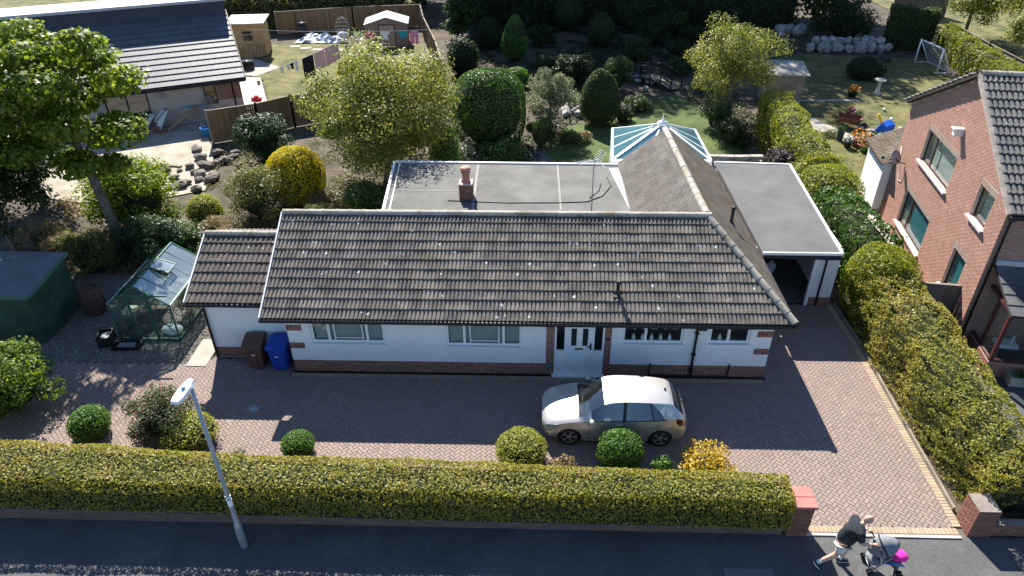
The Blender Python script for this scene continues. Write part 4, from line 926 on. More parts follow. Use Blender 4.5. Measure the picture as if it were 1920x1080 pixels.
for x, y, r, h, kd, lab in [(9.2, 57.5, 1.5, 2.4, 'dark', 'dark shrub between the bridge and the tall far trees'), (11.4, 60.5, 1.4, 2.2, 'conifer', 'green shrub left of the small boulder pile'), (13.0, 56.0, 1.3, 1.8, 'dark', 'dark low shrub above the airy olive tree'), (8.0, 62.0, 1.4, 2.6, 'conifer', 'green shrub below the middle far tree'), (15.5, 60.0, 1.5, 2.3, 'dark', 'dark shrub just left of the small boulder pile'), (10.6, 53.0, 1.1, 1.4, 'dark', 'low dark shrub right of the feathery shrub above the bridge'), (-1.0, 61.5, 1.4, 2.4, 'dark', 'dark shrub left of the broad dark conifer'), (.4, 56.5, 1.2, 1.8, 'dark', 'dark shrub between pointed and broad conifers'), (9.9, 49.4, .9, 1.1, 'conifer', 'low green shrub just right of the black bridge'), (12.6, 50.0, 1.2, 1.6, 'dark', 'dark shrub right of the black bridge beside the airy tree')]:
    shrub('shaded_shrub', lab, 'shrub', x, y, r, h, kd, 3600, .15, 16, group='shrubs in the shaded back garden')
# tall trees along the far boundary; only their lower parts are in view, their shade covers the garden
FAR = [(-4.5, 69, 19, 4.6, 'dark', 'leftmost tall dark tree of the far boundary, behind the timber fence end'), (0.5, 67.5, 23, 5.0, 'conifer', 'second tall tree from the left on the far boundary'), (5.5, 68.5, 23, 5.0, 'dark', 'tall dark tree on the far boundary above the pointed conifer'), (10.4, 67, 24, 5.0, 'conifer', 'tall tree in the middle of the far boundary'), (15.4, 68, 22, 5.0, 'dark', 'tall dark tree on the far boundary above the airy olive tree'), (20.2, 66.5, 17, 4.4, 'dark', 'tall dark tree on the far boundary above the rock wall'), (25.0, 66.5, 13, 3.8, 'conifer', 'shorter tree of the far boundary left of the grey fence'), (-11, 73, 8, 3.0, 'olive', 'olive tree beyond the metal shed'), (-18, 70, 7, 3.0, 'olive', 'olive tree beyond the brown back fence'), (-26, 69, 7, 3.2, 'olive', 'olive tree beyond the timber cabin')]
for x, y, h, r, kd, lab in FAR:
    tree('boundary_tree', lab, x, y, h, r, kd, 26000, .42, .3, clear=.05, clumps=52, cr=r*.46, group='trees along the far boundary')
hedge('leafy_hedge', 'tall olive hedge rising behind the brown back fence', [(-30, 61.5), (-21, 63.2), (-11.5, 65.6)], [2.2, 2.2, 2.2], [3.0, 3.2, 3.0], 'olive', .2, .6, .4, 2.5)
hedge('overgrown_hedge', 'dark overgrown hedge filling the far boundary under the tall trees', [(-7.5, 65.5), (2, 64.8), (12, 64.5), (22, 63.5)], [2.6, 3., 3., 2.6], [3.4, 3.0, 3.2, 3.0], 'dark', .24, .7, .4, 2.5)
shrub('cypress_shrub', 'big dark shrub between the rock pile and the grey fence', 'shrub', 24.8, 59.2, 2.6, 3.0, 'dark', 9000, .16, 30)
tree('plum_tree', 'airy olive tree with gaps beside the tall conifer hedge', 11.0, 39.2, 5.6, 2.5, 'apple', 17000, .12, .14, (.1, .8), .30, 44, cr=.78)
shrub('garden_shrub', 'dark shrub under the airy olive tree', 'shrub', 10.6, 36.4, 1.0, 1.4, 'dark', 3600, .12, 16)
shrub('garden_shrub', 'round green shrub at the foot of the tall conifer hedge', 'shrub', 10.3, 38.4, 1.1, 1.7, 'conifer', 3600, .12, 16)
hedge('boundary_hedge', 'tall dark clipped hedge behind the goal at the end of the right lawn', [(26.8, 56.6), (30.0, 55.6)], [1.6, 1.6], [3.1, 3.0], 'conifer', .14, .8, .1, 4.)
hedge('boundary_hedge', 'clipped hedge running along the right of the goal', [(30.2, 54.6), (30.0, 50.0), (29.6, 45.0), (29.0, 41.5)], [1.5, 1.6, 1.7, 1.6], [2.2, 2.0, 1.9, 1.8], 'limeconifer', .13, .8, .16, 3., top_drop=.45)
topiary('clipped_yew', 'dark green clipped dome on the right lawn', 'conifer', 22.3, 48.3, 1.2, 1.35, 'dark', leaf=.10, squash=2.4)
for i, (x, y, h, r) in enumerate([(34.5, 59.5, 5.5, 2.8), (37.5, 55.0, 5.6, 3.0), (35.3, 51.0, 4.6, 2.4), (39.5, 61.0, 5.5, 2.8), (35.5, 46.2, 3.8, 1.9)]):
    tree('orchard_tree', ['orchard tree nearest the grey fence panels', 'largest olive orchard tree in the top right corner', 'orchard tree in the middle of the row beyond the concrete fence', 'orchard tree furthest back in the top right corner', 'smallest orchard tree nearest the brick house roof'][i], x, y, h, r, 'apple', 13000, .16, .14, clear=.3, clumps=34, group='orchard trees beyond the fence')

# ------------------------------------------------------------------ stones
M_stone_b = mat('brown_stone', (.12, .10, .085), .9, .35, 2.2, (.20, .175, .15), fine=.2, bmp=.6)
def boulder(name, label, x, y, s, z=0., group=None, m=None, parent=None):
    me = bpy.data.meshes.new(name); bm = bmesh.new(); bmesh.ops.create_icosphere(bm, subdivisions=3, radius=1.)
    sd = random.randint(0, 9999); V = np.array([v.co[:] for v in bm.verts]); q = 1+.22*lump(V, sd, 1.8)+.05*lump(V, sd+1, 6.)
    for _ in range(9):
        fn = rng.normal(size=3); fn /= np.linalg.norm(fn); k_ = V @ fn; q = np.where(k_*q > .74, .74/np.maximum(k_, .2), q)
    V = V*q[:, None]*np.array(s); a = random.uniform(0, 3.1)
    for v, p in zip(bm.verts, V): v.co = (p[0]*math.cos(a)-p[1]*math.sin(a), p[0]*math.sin(a)+p[1]*math.cos(a), p[2])
    bm.to_mesh(me); bm.free(); o = link(name, me, m or M_stone, parent); o.location = (x, y, z + s[2]*.55)
    return tag(o, label, 'rock', group)
for i in range(11): boulder('boulder', 'large pale boulder in the rock wall at the back of the right lawn', 21.0+i*.55+random.uniform(-.16, .16), 55.2+random.uniform(-.2, .2), (random.uniform(.32, .48), .42, random.uniform(.40, .58)), group='boulders of the rock wall')
for i in range(9): boulder('boulder', 'large pale boulder in the rock wall at the back of the right lawn', 21.4+i*.6, 55.8, (.36, .38, .34), .45, group='boulders of the rock wall')
for i, (x, y) in enumerate([(20.2, 60.6), (21.0, 61.0), (21.9, 60.8), (21.4, 60.2)]): boulder('boulder', 'pale boulder in the small pile above the rock wall', x, y, (.55, .5, .55), group='boulders above the rock wall')
for i, (x, y, s) in enumerate([(-18.0, 34.9, .5), (-17.3, 33.7, .55), (-16.7, 34.4, .5), (-16.6, 32.6, .6), (-17.4, 32.6, .4), (-16.5, 31.6, .5), (-15.7, 31.0, .55), (-16.9, 30.4, .5), (-15.9, 33.4, .45), (-16.0, 30.0, .4), (-17.6, 31.2, .35)] + [(-16.8+1.2*random.gauss(0, .6)+.25*k*.1, 30.2+k*.22, random.uniform(.22, .4)) for k in range(20)]):
    boulder('boulder', 'brown boulder heaped at the edge of the sandy patio', x, y, (s*.8, s*.6, s*.4), m=M_stone_b, group='boulders beside the sandy patio')
for i in range(14):
    boulder('rockery_stone', 'stone of the shaded rockery beside the silvery tree', random.uniform(1.2, 4.6), random.uniform(40.2, 42.2), (random.uniform(.2, .42), .28, .22), group='rockery stones')
for i in range(8):
    boulder('rockery_stone', 'stone beside the stream under the black bridge', random.uniform(6.0, 9.2), random.uniform(44.8, 48.6), (random.uniform(.18, .34), .24, .18), group='stones by the bridge')

# ------------------------------------------------------------------ low ground cover in the planting beds
def cover(name, label, n, box, kind, leaf, avoid=(), z=.14, patch=.7):
    P = np.stack([rng.uniform(box[0], box[1], n*2), rng.uniform(box[2], box[3], n*2), rng.uniform(0, 1, n*2)], 1)
    dn = lump(np.concatenate([P[:, :2], np.zeros((len(P), 1))], 1), 77, patch); P = P[dn > -.15]
    for poly in avoid: P = P[[not inside(a, b, poly) for a, b in P[:, :2]]]
    P = P[:n]; P[:, 2] = -.04 + z*P[:, 2]**2
    o = leaves(name, P, np.tile([0, 0, 1.], (len(P), 1)), leaf, LEAF[kind], None, wid=.5, jit=.7); tag(o, label, 'ground cover', kind='stuff')
PATIO = [(-24.2, 37.4), (-18.0, 39.9), (-18.0, 36.4), (-17.0, 34.8), (-15.6, 30.0), (-17.5, 29.0), (-25, 29.6)]
MIDL = [(0.4, 36.0), (0.4, 33.2), (4.0, 32.6), (8.6, 34.4), (10.9, 34.9), (11.2, 38.2), (9.2, 44.6), (7.4, 43.8), (6.0, 40.4), (2.0, 38.9)]
cover('ground_cover', 'low mixed plants covering the bed behind the annexe', 16000, (-16.5, -5.9, 22.9, 36.5), 'olive', .10, [PATIO])
cover('ground_cover', 'dry straw and weeds on the soil left of the annexe', 9000, (-22, -11, 22.4, 29.), 'straw', .13, [PATIO])
cover('ground_cover', 'dark ivy covering the shaded soil of the middle garden', 26000, (-5.5, 13., 33, 64), 'dark', .16, [MIDL])
cover('ground_cover', 'thin weeds on the soil around the right border', 6000, (14., 21., 33, 40), 'olive', .08, [], .08)

# ------------------------------------------------------------------ fences
def fence(name, label, pts, h, m, step=1.83, cap=True, face=1, board=.11, group=None, posts=True):
    c = Vector((sum(p[0] for p in pts)/len(pts), sum(p[1] for p in pts)/len(pts), 0)); t = thing(name, label, 'fence', c, 0, group)
    for (x0, y0), (x1, y1) in zip(pts[:-1], pts[1:]):
        a, b = Vector((x0, y0, 0)), Vector((x1, y1, 0)); L = (b-a).length; n = max(1, round(L/step)); d = (b-a)/L; nn = Vector((-d.y, d.x, 0))*face
        for k in range(n):
            p, q = a + d*(L*k/n), a + d*(L*(k+1)/n); mb = MB(); w_ = (q-p).length; nb = int(w_/board); mb.val = .5
            for j in range(nb):
                u = p + d*(j*w_/nb); mb.val = random.random(); mb.prism([u+nn*.012+Vector((0,0,.12)), u+d*(w_/nb*1.0-.006)+nn*(.028)+Vector((0,0,.12)), u+d*(w_/nb-.006)+nn*.008+Vector((0,0,.12)), u+nn*.002+Vector((0,0,.12))], (0, 0, h-.16))
            pn = mb.build('fence_panel', m, t, world=True); pn['kind'] = 'stuff'
            mb = MB(); mb.bar(p+Vector((0,0,.06)), q+Vector((0,0,.06)), .03, .15); mb.build('gravel_board', M_woodg, t, world=True)
            for z in (.5, h-.35):
                mb = MB(); mb.bar(p+Vector((0,0,z))-nn*.03, q+Vector((0,0,z))-nn*.03, .04, .07); mb.build('rail', m, t, world=True)
            if cap: mb = MB(); mb.bar(p+Vector((0,0,h-.02)), q+Vector((0,0,h-.02)), .09, .035); mb.build('capping', M_woodg, t, world=True)
            if posts: mb = MB(); mb.box((p.x-.05, p.y-.05, -.1), (p.x+.05, p.y+.05, h+.03)); mb.build('post', M_woodg, t, world=True)
        if posts: mb = MB(); mb.box((b.x-.05, b.y-.05, -.1), (b.x+.05, b.y+.05, h+.03)); mb.build('post', M_woodg, t, world=True)
    return t
fence('timber_fence', 'orange-brown timber fence zigzagging from the left house towards the airy tree', [(-17.55, 36.0), (-15.3, 37.2), (-13.8, 38.6), (-9.4, 40.8), (-5.6, 43.6)], 1.8, M_wood, face=-1)
fence('timber_fence', 'long timber fence edging the washing-line garden on the right', [(-5.6, 43.7), (-7.1, 51.0), (-9.0, 58.6), (-9.9, 63.2)], 1.8, M_wood, face=1)
fence('timber_fence', 'brown timber fence across the back behind the metal shed', [(-10.0, 63.3), (-15.6, 62.4), (-21.6, 60.4)], 1.8, M_wood, face=1)
fence('timber_fence', 'weathered grey close-board fence at the top right', [(31.5, 66.3), (36.5, 67.0)], 2.2, M_woodgp, face=-1)
fence('timber_fence', 'pale fence with capping between the clipped hedge and the orchard', [(32.4, 58.5), (31.9, 51.5), (31.5, 43.0)], 1.5, M_woodgp, face=1)
fence('timber_gate_fence', 'timber fence panel between the big hedge and the brick house', [(12.55, 19.75), (13.95, 19.55)], 1.75, M_woodgp, step=1.4, face=-1)

# ------------------------------------------------------------------ left neighbour
TL = R(26.); lh = thing('neighbour_house', 'left neighbour house with dark slate-grey roof and half rendered wall', 'house', (-17.3, 40.5, 0), TL)
M_slate = piece_mat('slate_grey_tile', [(.075, .08, .095), (.10, .105, .12), (.085, .09, .105), (.115, .12, .135)], dirt_amt=.15, spec=.4, rough=.6, bmp=.15)
M_rend = mat('grey_render', (.33, .32, .31), .92, .2, 1.1, (.42, .40, .37), fine=.1)
M_rend2 = mat('pink_render', (.46, .38, .35), .92, .1, 1.5)
M_anth = mat('anthracite_frame', (.03, .032, .035), .5)
mb = MB(); wall_mesh(mb, (-16, 0, 0), (1, 0, 0), 16, 2.35, .25, [(16-2.05, 16-1.36, .92, 2.3), (16-7.2, 16-5.0, .25, 2.15)], (0, -1, 0))
mb.prism([(-.25, .252, 0), (-.25, 12, 0), (-.25, 12, 2.4), (-.25, 5.0, 4.9), (-.25, .252, 2.35)], (.25, 0, 0)); mb.build('wall', M_rend, lh)
mb = MB(); mb.box((-1.34, -.016, .0), (-.0, -.003, 1.08)); mb.build('render_panel', M_rend2, lh)
mb = MB(); mb.box((-1.34, -.012, 1.081), (-.0, -.003, 2.34)); bp = mb.build('brick_panel', M_mortar, lh)
place_pieces(bp, 'brick', brick_shape(), brick_items((-1.34, -.012, 1.085), (1, 0, 0), (0, -1, 0), 1.34, 1.25), M_brick, 150, 'bricks')
window(lh, (-2.05, -.003, .92), (1, 0, 0), (0, -1, 0), .69, 1.38, [], fm=M_anth, gm=M_glass, sill=False, fw=.07, recess=.02)
mb = MB(); mb.box((-3.42, -.02, 1.0), (-2.10, -.004, 2.3)); bo = mb.build('boarded_opening', mat('plaster_board', (.36, .34, .32), .9, .1, 2), lh)
mb = MB(); mb.box((-3.44, -.05, .90), (-2.08, -.004, .98)); mb.build('blue_sill_tape', mat('blue_tape', (.05, .25, .42), .6), lh)
window(lh, (-7.2, -.003, .25), (1, 0, 0), (0, -1, 0), 2.2, 1.9, [1.1], fm=M_anth, gm=M_glass, sill=False, fw=.09, recess=.1)
for k in range(3):
    mb = MB(); mb.box((-7.4+k*.05, -.45-.32*k, -.05), (-4.7+k*.1, -.45-.32*k+.319 if k else -.003, .36-.12*k)); mb.build('step', mat('step_brick', (.22, .12, .10), .9, .3, 4), lh)
mb = MB(); mb.tube([(-.45, -.35, 2.2), (-.45, -.08, 2.0), (-.45, -.08, .05)], .04, 8); mb.build('downpipe', M_black, lh)
mb = MB(); mb.prism([(-20, -.45, 2.30), (.35, -.45, 2.30), (.35, 5.0, 5.0), (-20, 5.0, 5.0)], (0, 0, -.08)); mb.prism([(-20, 12, 2.2), (-20, 6.5, 5.0), (.35, 6.5, 5.0), (.35, 12, 2.2)], (0, 0, -.08)); lroof = mb.build('roof', M_deck, lh)
SL = math.hypot(5.45, 2.7)
items = slope_items((-20, -.45, 2.32), (1, 0, 0), (0, 5.45, 2.7), 20.34, SL, .33, SL/13, [(Vector((.36, 0, 0)), Vector((1, 0, 0)))], stagger=.5)
place_pieces(lroof, 'roof_tile', tile_shape(.33, .52, .038, SL/13, flat=True), items, M_slate, 300, 'roof_tiles')
mb = MB(); mb.box((-22, 4.85, 4.75), (.32, 7.0, 5.62)); mb.build('dormer_wall', mat('slate_cladding', (.06, .065, .08), .8), lroof)
mb = MB(); mb.box((-22.2, 4.7, 5.622), (.45, 7.2, 5.78)); mb.build('dormer_roof', M_lead, lroof)
mb = MB(); mb.tube([(-20, -.52, 2.25), (.38, -.52, 2.25)], .06, 8); mb.box((-20, -.44, 2.10), (.34, -.003, 2.19)); mb.build('gutter', M_black, lroof)
mb = MB(); mb.bar((.37, -.45, 2.32), (.37, 5.0, 5.02), .04, .16); mb.build('bargeboard', M_anth, lroof)

# ------------------------------------------------------------------ right neighbour
TR = R(-8.5); rh = thing('neighbour_house', 'right neighbour house of orange-red brick seen gable on', 'house', (13.8, 18.7, 0), TR)
GY, EZ, AZ, AY = 9.6, 4.95, 7.5, 4.5
gw_ = [(4.2, 7.2, 3.5, 4.72), (.95, 2.05, 3.72, 4.78), (4.6, 7.5, .72, 2.12), (1.15, 2.2, 1.0, 2.42)]
mb = MB(); wall_mesh(mb, (0, GY, 0), (0, -1, 0), GY, EZ, .25, [(GY-b, GY-a, c, d) for a, b, c, d in gw_], (-1, 0, 0))
mb.prism([(0, GY, EZ+.001), (0, 0, EZ+.001), (0, AY, AZ-.05)], (.25, 0, 0)); mb.box((.252, 0, 0), (9, .25, EZ)); mb.box((9, .0, 0), (9.25, GY, EZ)); mb.box((.252, GY-.25, 0), (8.998, GY, EZ)); mb.box((.3, .6, 2.5), (8.9, GY-.3, 2.6))
gwall = mb.build('wall', M_mortar, rh)
def gtest(x, z):
    y = GY-x
    lim = EZ + (AZ-.05-EZ)*(y/AY if y < AY else (GY-y)/(GY-AY)); return z < lim-.03
items = brick_items((0, GY, 0), (0, -1, 0), (-1, 0, 0), GY, AZ, gtest, holes=[(GY-b, GY-a, c-.01, d) for a, b, c, d in gw_] + [(GY-b-.1, GY-a+.1, d, d+.225) for a, b, c, d in gw_])
place_pieces(gwall, 'brick', brick_shape(), items, M_brick_r, 300, 'bricks')
place_pieces(gwall, 'front_brick', brick_shape(), brick_items((0, 0, 0), (1, 0, 0), (0, -1, 0), 9, EZ), M_brick_r, 0, 'front_bricks')
M_brown = mat('brown_frame', (.06, .028, .02), .5); M_pinks = mat('pinkish_sill', (.55, .42, .42), .7); M_teal = mat('teal_blind', (.02, .17, .19), .7, .12, 6)
M_soldier = piece_mat('soldier_brick', [(.34, .25, .20), (.40, .30, .24), (.37, .27, .21)], dirt_amt=.2)
for k, (a, b, c, d) in enumerate(gw_):
    bars = [(b-a)*.26] if k in (0, 2) else []
    fr = window(rh, (0, b, c), (0, -1, 0), (-1, 0, 0), b-a, d-c, bars, fm=M_brown, gm=M_glass, sill=False, fw=.075, recess=.08)
    mb = MB(); mb.box((-.12, a-.08, c-.07), (-.001, b+.08, c-.002)); mb.build('sill', M_pinks, fr)
    mb = MB()
    if k >= 2:
        for i in range(int((b-a)/.09)): mb.box((.15, a+i*.09+.005, c+.05), (.165+.012*(i % 2), a+i*.09+.085, d-.03))
        mb.build('vertical_blind', M_teal, fr)
    else: mb.box((.25, a+.05, c+.05), (.26, b-.05, d-.05)); mb.build('net_curtain', M_blind, fr)
    items = []
    for i in range(int((b-a+.2)/.075)):
        items.append((Matrix.Translation((-.014, a-.1+i*.075, d+.005)) @ Matrix(((0, 1, 0, 0), (0, 0, 1, 0), (1, 0, 0, 0), (0,0,0,1))), None))
    place_pieces(fr, 'lintel_brick', brick_shape(.215, .065), items, M_soldier, 60, 'lintel_bricks')
mb = MB(); mb.prism([(-.12, -.35, EZ-.08), (9.3, -.35, EZ-.08), (9.3, AY, AZ), (-.12, AY, AZ)], (0, 0, -.06)); mb.prism([(-.12, GY+.3, EZ-.08), (-.12, AY, AZ), (9.3, AY, AZ), (9.3, GY+.3, EZ-.08)], (0, 0, -.06)); rroof = mb.build('roof', M_deck, rh)
M_rtile = piece_mat('dark_pantile', [(.085, .085, .09), (.12, .115, .115), (.10, .10, .105), (.15, .14, .13)], dirt=(.2, .19, .16), dirt_amt=.4, spots=((.5, .5, .46), 4., .08, .75), bmp=.4)
SR = math.hypot(AY+.35, AZ-EZ+.08)
items = slope_items((-.12, -.35, EZ-.06), (1, 0, 0), (0, AY+.35, AZ-EZ+.08), 9.4, SR, .32, SR/15)
place_pieces(rroof, 'roof_tile', tile_shape(.32, .46, .045, SR/15, 2, .05), items, M_rtile, 300, 'roof_tiles')
SR2 = math.hypot(GY+.3-AY, AZ-EZ+.08)
items = slope_items((9.3, GY+.3, EZ-.06), (-1, 0, 0), (0, AY-GY-.3, AZ-EZ+.08), 9.4, SR2, .32, SR2/15)
place_pieces(rroof, 'roof_tile', tile_shape(.32, .46, .045, SR2/15, 2, .05), items, M_rtile, 0, 'rear_tiles')
place_pieces(rroof, 'ridge_tile', ridge_shape(.14), ridge_items((-.12, AY, AZ+.02), (9.3, AY, AZ+.02)), M_ridge, 60)
M_verge = mat('verge_mortar', (.32, .27, .23), .95, .3, 5)
mb = MB(); mb.bar((-.14, -.35, EZ-.05), (-.14, AY, AZ+.03), .12, .10); mb.bar((-.14, AY, AZ+.03), (-.14, GY+.3, EZ-.05), .12, .10); mb.build('verge', M_verge, rroof)
mb = MB(); mb.tube([(-.15, -.42, EZ-.12), (9.3, -.42, EZ-.12)], .06, 8); mb.tube([(.12, -.4, EZ-.15), (.12, -.08, EZ-.4), (.12, -.06, .05)], .035, 8); mb.build('gutter', M_black, rroof)
mb = MB(); mb.box((-.30, 4.38, 5.45), (-.001, 4.62, 5.72)); mb.box((-.36, 4.34, 5.66), (-.301, 4.66, 5.73)); mb.build('alarm_box', M_upvc, rh, bevel=.02)
# satellite dish
mb = MB(); mb.smooth = True
prof = [(0, 0)] + [(r*.05, (r*.05)**2*.45) for r in range(1, 7)]
mb.lathe(prof + [(.30, .055), (0, .012)], (0, 0, 0), 20); ds = mb.build('satellite_dish', mat('grey_dish', (.30, .33, .36), .6), rh)
ds.location = (-.42, 8.55, 3.0); ds.rotation_euler = (R(62), 0, R(40))
mb = MB(); mb.tube([(-.02, 8.4, 2.8), (-.3, 8.45, 2.86), (-.42, 8.55, 2.98)], .02, 6); mb.tube([(-.42, 8.55, 2.85), (-.75, 8.8, 2.85)], .015, 6); mb.box((-.82, 8.76, 2.80), (-.72, 8.86, 2.90)); mb.build('dish_bracket', M_black, rh)
mb = MB(); mb.tube([(-.03, 9.3, 3.2), (-.03, 8.9, 2.6), (-.03, 8.6, 2.0), (-.03, 8.2, 2.1), (-.03, 8.1, 2.7)], .012, 5); mb.build('white_cable', M_upvc, rh)
# lean-to extension behind
mb = MB(); mb.box((-.32, 9.72, 0), (3, 12.2, 2.25)); mb.build('extension_wall', M_white, rh)
mb = MB(); mb.prism([(-.5, 9.62, 2.26), (-.5, 12.4, 2.26), (1.6, 12.4, 3.2), (1.6, 9.62, 3.2)], (0, 0, -.05)); er = mb.build('extension_roof', M_deck, rh)
S5 = math.hypot(2.1, .94)
place_pieces(er, 'roof_tile', tile_shape(.30, .46, .035, S5/6, 2, .04), slope_items((-.5, 12.4, 2.27), (0, -1, 0), (2.1, 0, .94), 2.75, S5, .30, S5/6), M_tile_w, 60)
# porch at the front: dwarf wall, dark frame, glass, lean-to roof
mb = MB(); mb.box((.35, -1.55, 0), (5.2, -1.43, .55)); mb.box((.35, -1.429, 0), (.47, -.002, .55)); pw = mb.build('porch_wall', M_mortar, rh)
place_pieces(pw, 'brick', brick_shape(), brick_items((.35, -1.55, 0), (1, 0, 0), (0, -1, 0), 4.85, .55) + brick_items((.35, -.01, 0), (0, -1, 0), (-1, 0, 0), 1.54, .55), M_brick, 200, 'bricks')
mb = MB()
for x in (.41, 1.55, 2.7, 3.85, 5.0): mb.box((x-.05, -1.54, .552), (x+.05, -1.44, 2.35))
mb.box((.36, -1.545, .553), (5.2, -1.435, .63)); mb.box((.36, -1.545, 2.28), (5.2, -1.435, 2.38)); mb.box((.36, -1.43, .553), (.46, -.01, .62)); mb.box((.36, -1.43, 2.28), (.46, -.01, 2.38)); mb.box((.365, -.75, .62), (.455, -.67, 2.28))
pf = mb.build('porch_frame', mat('red_brown_frame', (.085, .025, .022), .5), rh)
for a, b in ((.46, 1.5), (1.6, 2.65), (2.75, 3.8), (3.9, 4.95)):
    mb = MB(); mb.box((a, -1.50, .63), (b, -1.49, 2.28)); mb.build('pane', M_glass, pf)
for a, b in ((-1.43, -.75), (-.67, -.01)):
    mb = MB(); mb.box((.40, a, .62), (.41, b, 2.28)); mb.build('pane', M_glass, pf)
mb = MB(); mb.prism([(.2, -1.85, 2.42), (5.4, -1.85, 2.42), (5.4, -.01, 3.1), (.2, -.01, 3.1)], (0, 0, -.05)); pr = mb.build('porch_roof', M_deck, rh)
S6 = math.hypot(1.84, .68)
place_pieces(pr, 'roof_tile', tile_shape(.32, .5, .03, S6/5, flat=True), slope_items((.2, -1.85, 2.43), (1, 0, 0), (0, 1.84, .68), 5.2, S6, .32, S6/5), piece_mat('porch_tile', [(.05, .05, .06), (.075, .075, .085), (.10, .10, .105)], dirt=(.22, .21, .2), dirt_amt=.5), 100)
mb = MB(); mb.box((.2, -.12, 3.12), (5.4, -.014, 3.28)); mb.build('flashing', M_lead, pr)
mb = MB(); mb.box((.9, -.7, .5), (1.5, -.3, .62)); mb.tube([(1.1, -.9, .75), (1.15, -.85, 1.1), (1.25, -.85, .8)], .03, 6); mb.build('porch_ornament', M_upvc, rh)

# ------------------------------------------------------------------ conservatory
cv = thing('conservatory', 'white framed conservatory with blue glass roof behind the tiled wing', 'conservatory', (5.5, 30.2, 0))
ce = [(3.35, 28.3), (3.70, 32.1), (7.55, 32.0), (7.55, 28.3)]; ap_ = Vector((5.66, 30.1, 3.32)); ez = 2.32
mb = MB(); mid = [((ce[i][0]+ce[(i+1) % 4][0])/2, (ce[i][1]+ce[(i+1) % 4][1])/2) for i in range(4)]
for i in range(4):
    p, q = ce[i], ce[(i+1) % 4]; mb.bar((*p, ez), (*q, ez), .10, .12); mb.bar((*p, ez+.02), ap_, .09, .07)
    for f in (.36, .68):
        e = Vector((p[0]+(q[0]-p[0])*f, p[1]+(q[1]-p[1])*f, ez+.02)); mb.bar(e, e.lerp(ap_, .82 if f == .68 else .8), .06, .05)
    for f in (0, .36, .68):
        x, y = p[0]+(q[0]-p[0])*f, p[1]+(q[1]-p[1])*f; mb.box((x-.04, y-.04, .5), (x+.04, y+.04, ez-.06))
    mb.bar((*p, .52), (*q, .52), .12, .08)
mb.build('frame', M_upvc, cv, world=True)
mb = MB(); mb.lathe([(.0, 3.30), (.24, 3.30), (.25, 3.38), (.10, 3.45), (.05, 3.5), (.03, 3.62), (.0, 3.85)], (ap_.x, ap_.y, 0), 14); mb.build('finial', M_upvc, cv, world=True)
for i in range(4):
    p, q = ce[i], ce[(i+1) % 4]
    mb = MB(); mb.prism([(*p, ez+.03), (*q, ez+.03), ap_], (0, 0, .008)); mb.build('roof_pane', M_cglass, cv, world=True)
    mb = MB(); mb.prism([(*p, .56), (*q, .56), (*q, ez-.06), (*p, ez-.06)], Vector((q[1]-p[1], p[0]-q[0], 0)).normalized()*.01); mb.build('wall_pane', M_glass, cv, world=True)
    mb = MB(); mb.bar((*p, .22), (*q, .22), .12, .5); mb.build('dwarf_wall', M_brick if False else M_white, cv, world=True)
sheet('conservatory_floor', [(x-5.5, y-30.2) for x, y in ce], .01, M_blind, cv)
lw = thing('garden_wall', 'low curved stone wall between conservatory and conifer hedge', 'wall', (9.8, 33.4, 0))
for i in range(9):
    for k in range(4):
        mb = MB(); mb.box((8.0+i*.36+(.18 if k % 2 else 0)+.005, 33.0+.03*math.sin(i), k*.15+.004), (8.35+i*.36+(.18 if k % 2 else 0), 33.3+.03*math.sin(i), k*.15+.146)); mb.build('stone', M_stone, lw, world=True, bevel=.015)
# TV aerial
ta = thing('tv_aerial', 'thin television aerial on a pole above the flat roof', 'aerial', (2.08, 22.62, 2.64))
mb = MB(); mb.tube([(2.08, 22.62, 2.6), (2.06, 22.62, 4.78)], .022, 6); mb.build('mast', M_galv, ta, world=True)
mb = MB(); A, Bq = Vector((2.2, 22.7, 4.70)), Vector((1.45, 22.25, 4.74)); mb.bar(A, Bq, .025); d = (Bq-A).normalized(); n_ = Vector((-d.y, d.x, 0))
for i in range(9): p = A.lerp(Bq, .25+i*.09); mb.bar(p-n_*.16, p+n_*.16, .012)
mb.build('boom', M_galv, ta, world=True)
mb = MB()
for s in (-1, 1):
    for k in range(5): p = A + Vector((0, 0, s*.06*(k+.5))) - d*(.05*k); mb.bar(p-n_*.22, p+n_*.22, .012)
mb.bar(A+Vector((0, 0, .3))-d*.2, A, .02); mb.bar(A-Vector((0, 0, .3))-d*.2, A, .02); mb.build('reflector', M_galv, ta, world=True)

# ------------------------------------------------------------------ street lamp
LX, LY = -6.79, 10.44
sp = thing('street_lamp', 'tall grey street lamp standing on the pavement in front of the hedge', 'street lamp', (LX, LY, 0))
mb = MB(); mb.lathe([(.085, -.05), (.085, .72), (.07, .78), (.055, .80), (.055, 1.5), (.052, 1.52), (.042, 5.0), (.0, 5.01)], (LX, LY, 0), 14); pole = mb.build('pole', M_galv, sp, world=True)
mb = MB(); mb.lathe([(.0575, 1.42), (.0575, 1.62)], (LX, LY, 0), 14); mb.build('number_sticker', M_upvc, sp, world=True)
mb = MB(); mb.lathe([(.062, 1.70), (.062, 1.73)], (LX, LY, 0), 14); mb.build('band', M_upvc, sp, world=True)
mb = MB(); mb.box((LX-.05, LY-.088, .2), (LX+.05, LY-.06, .6)); mb.build('access_door', M_galv, sp, world=True)
mb = MB(); prof = [(-.07, .0), (-.13, .22), (-.13, .52), (-.09, .66), (.09, .66), (.13, .52), (.13, .22), (.07, .0)]
Mh = Matrix.Translation((LX-.02, LY+.14, 4.99)) @ Matrix.Rotation(R(172), 4, 'Z') @ Matrix.Rotation(R(-5), 4, 'X')
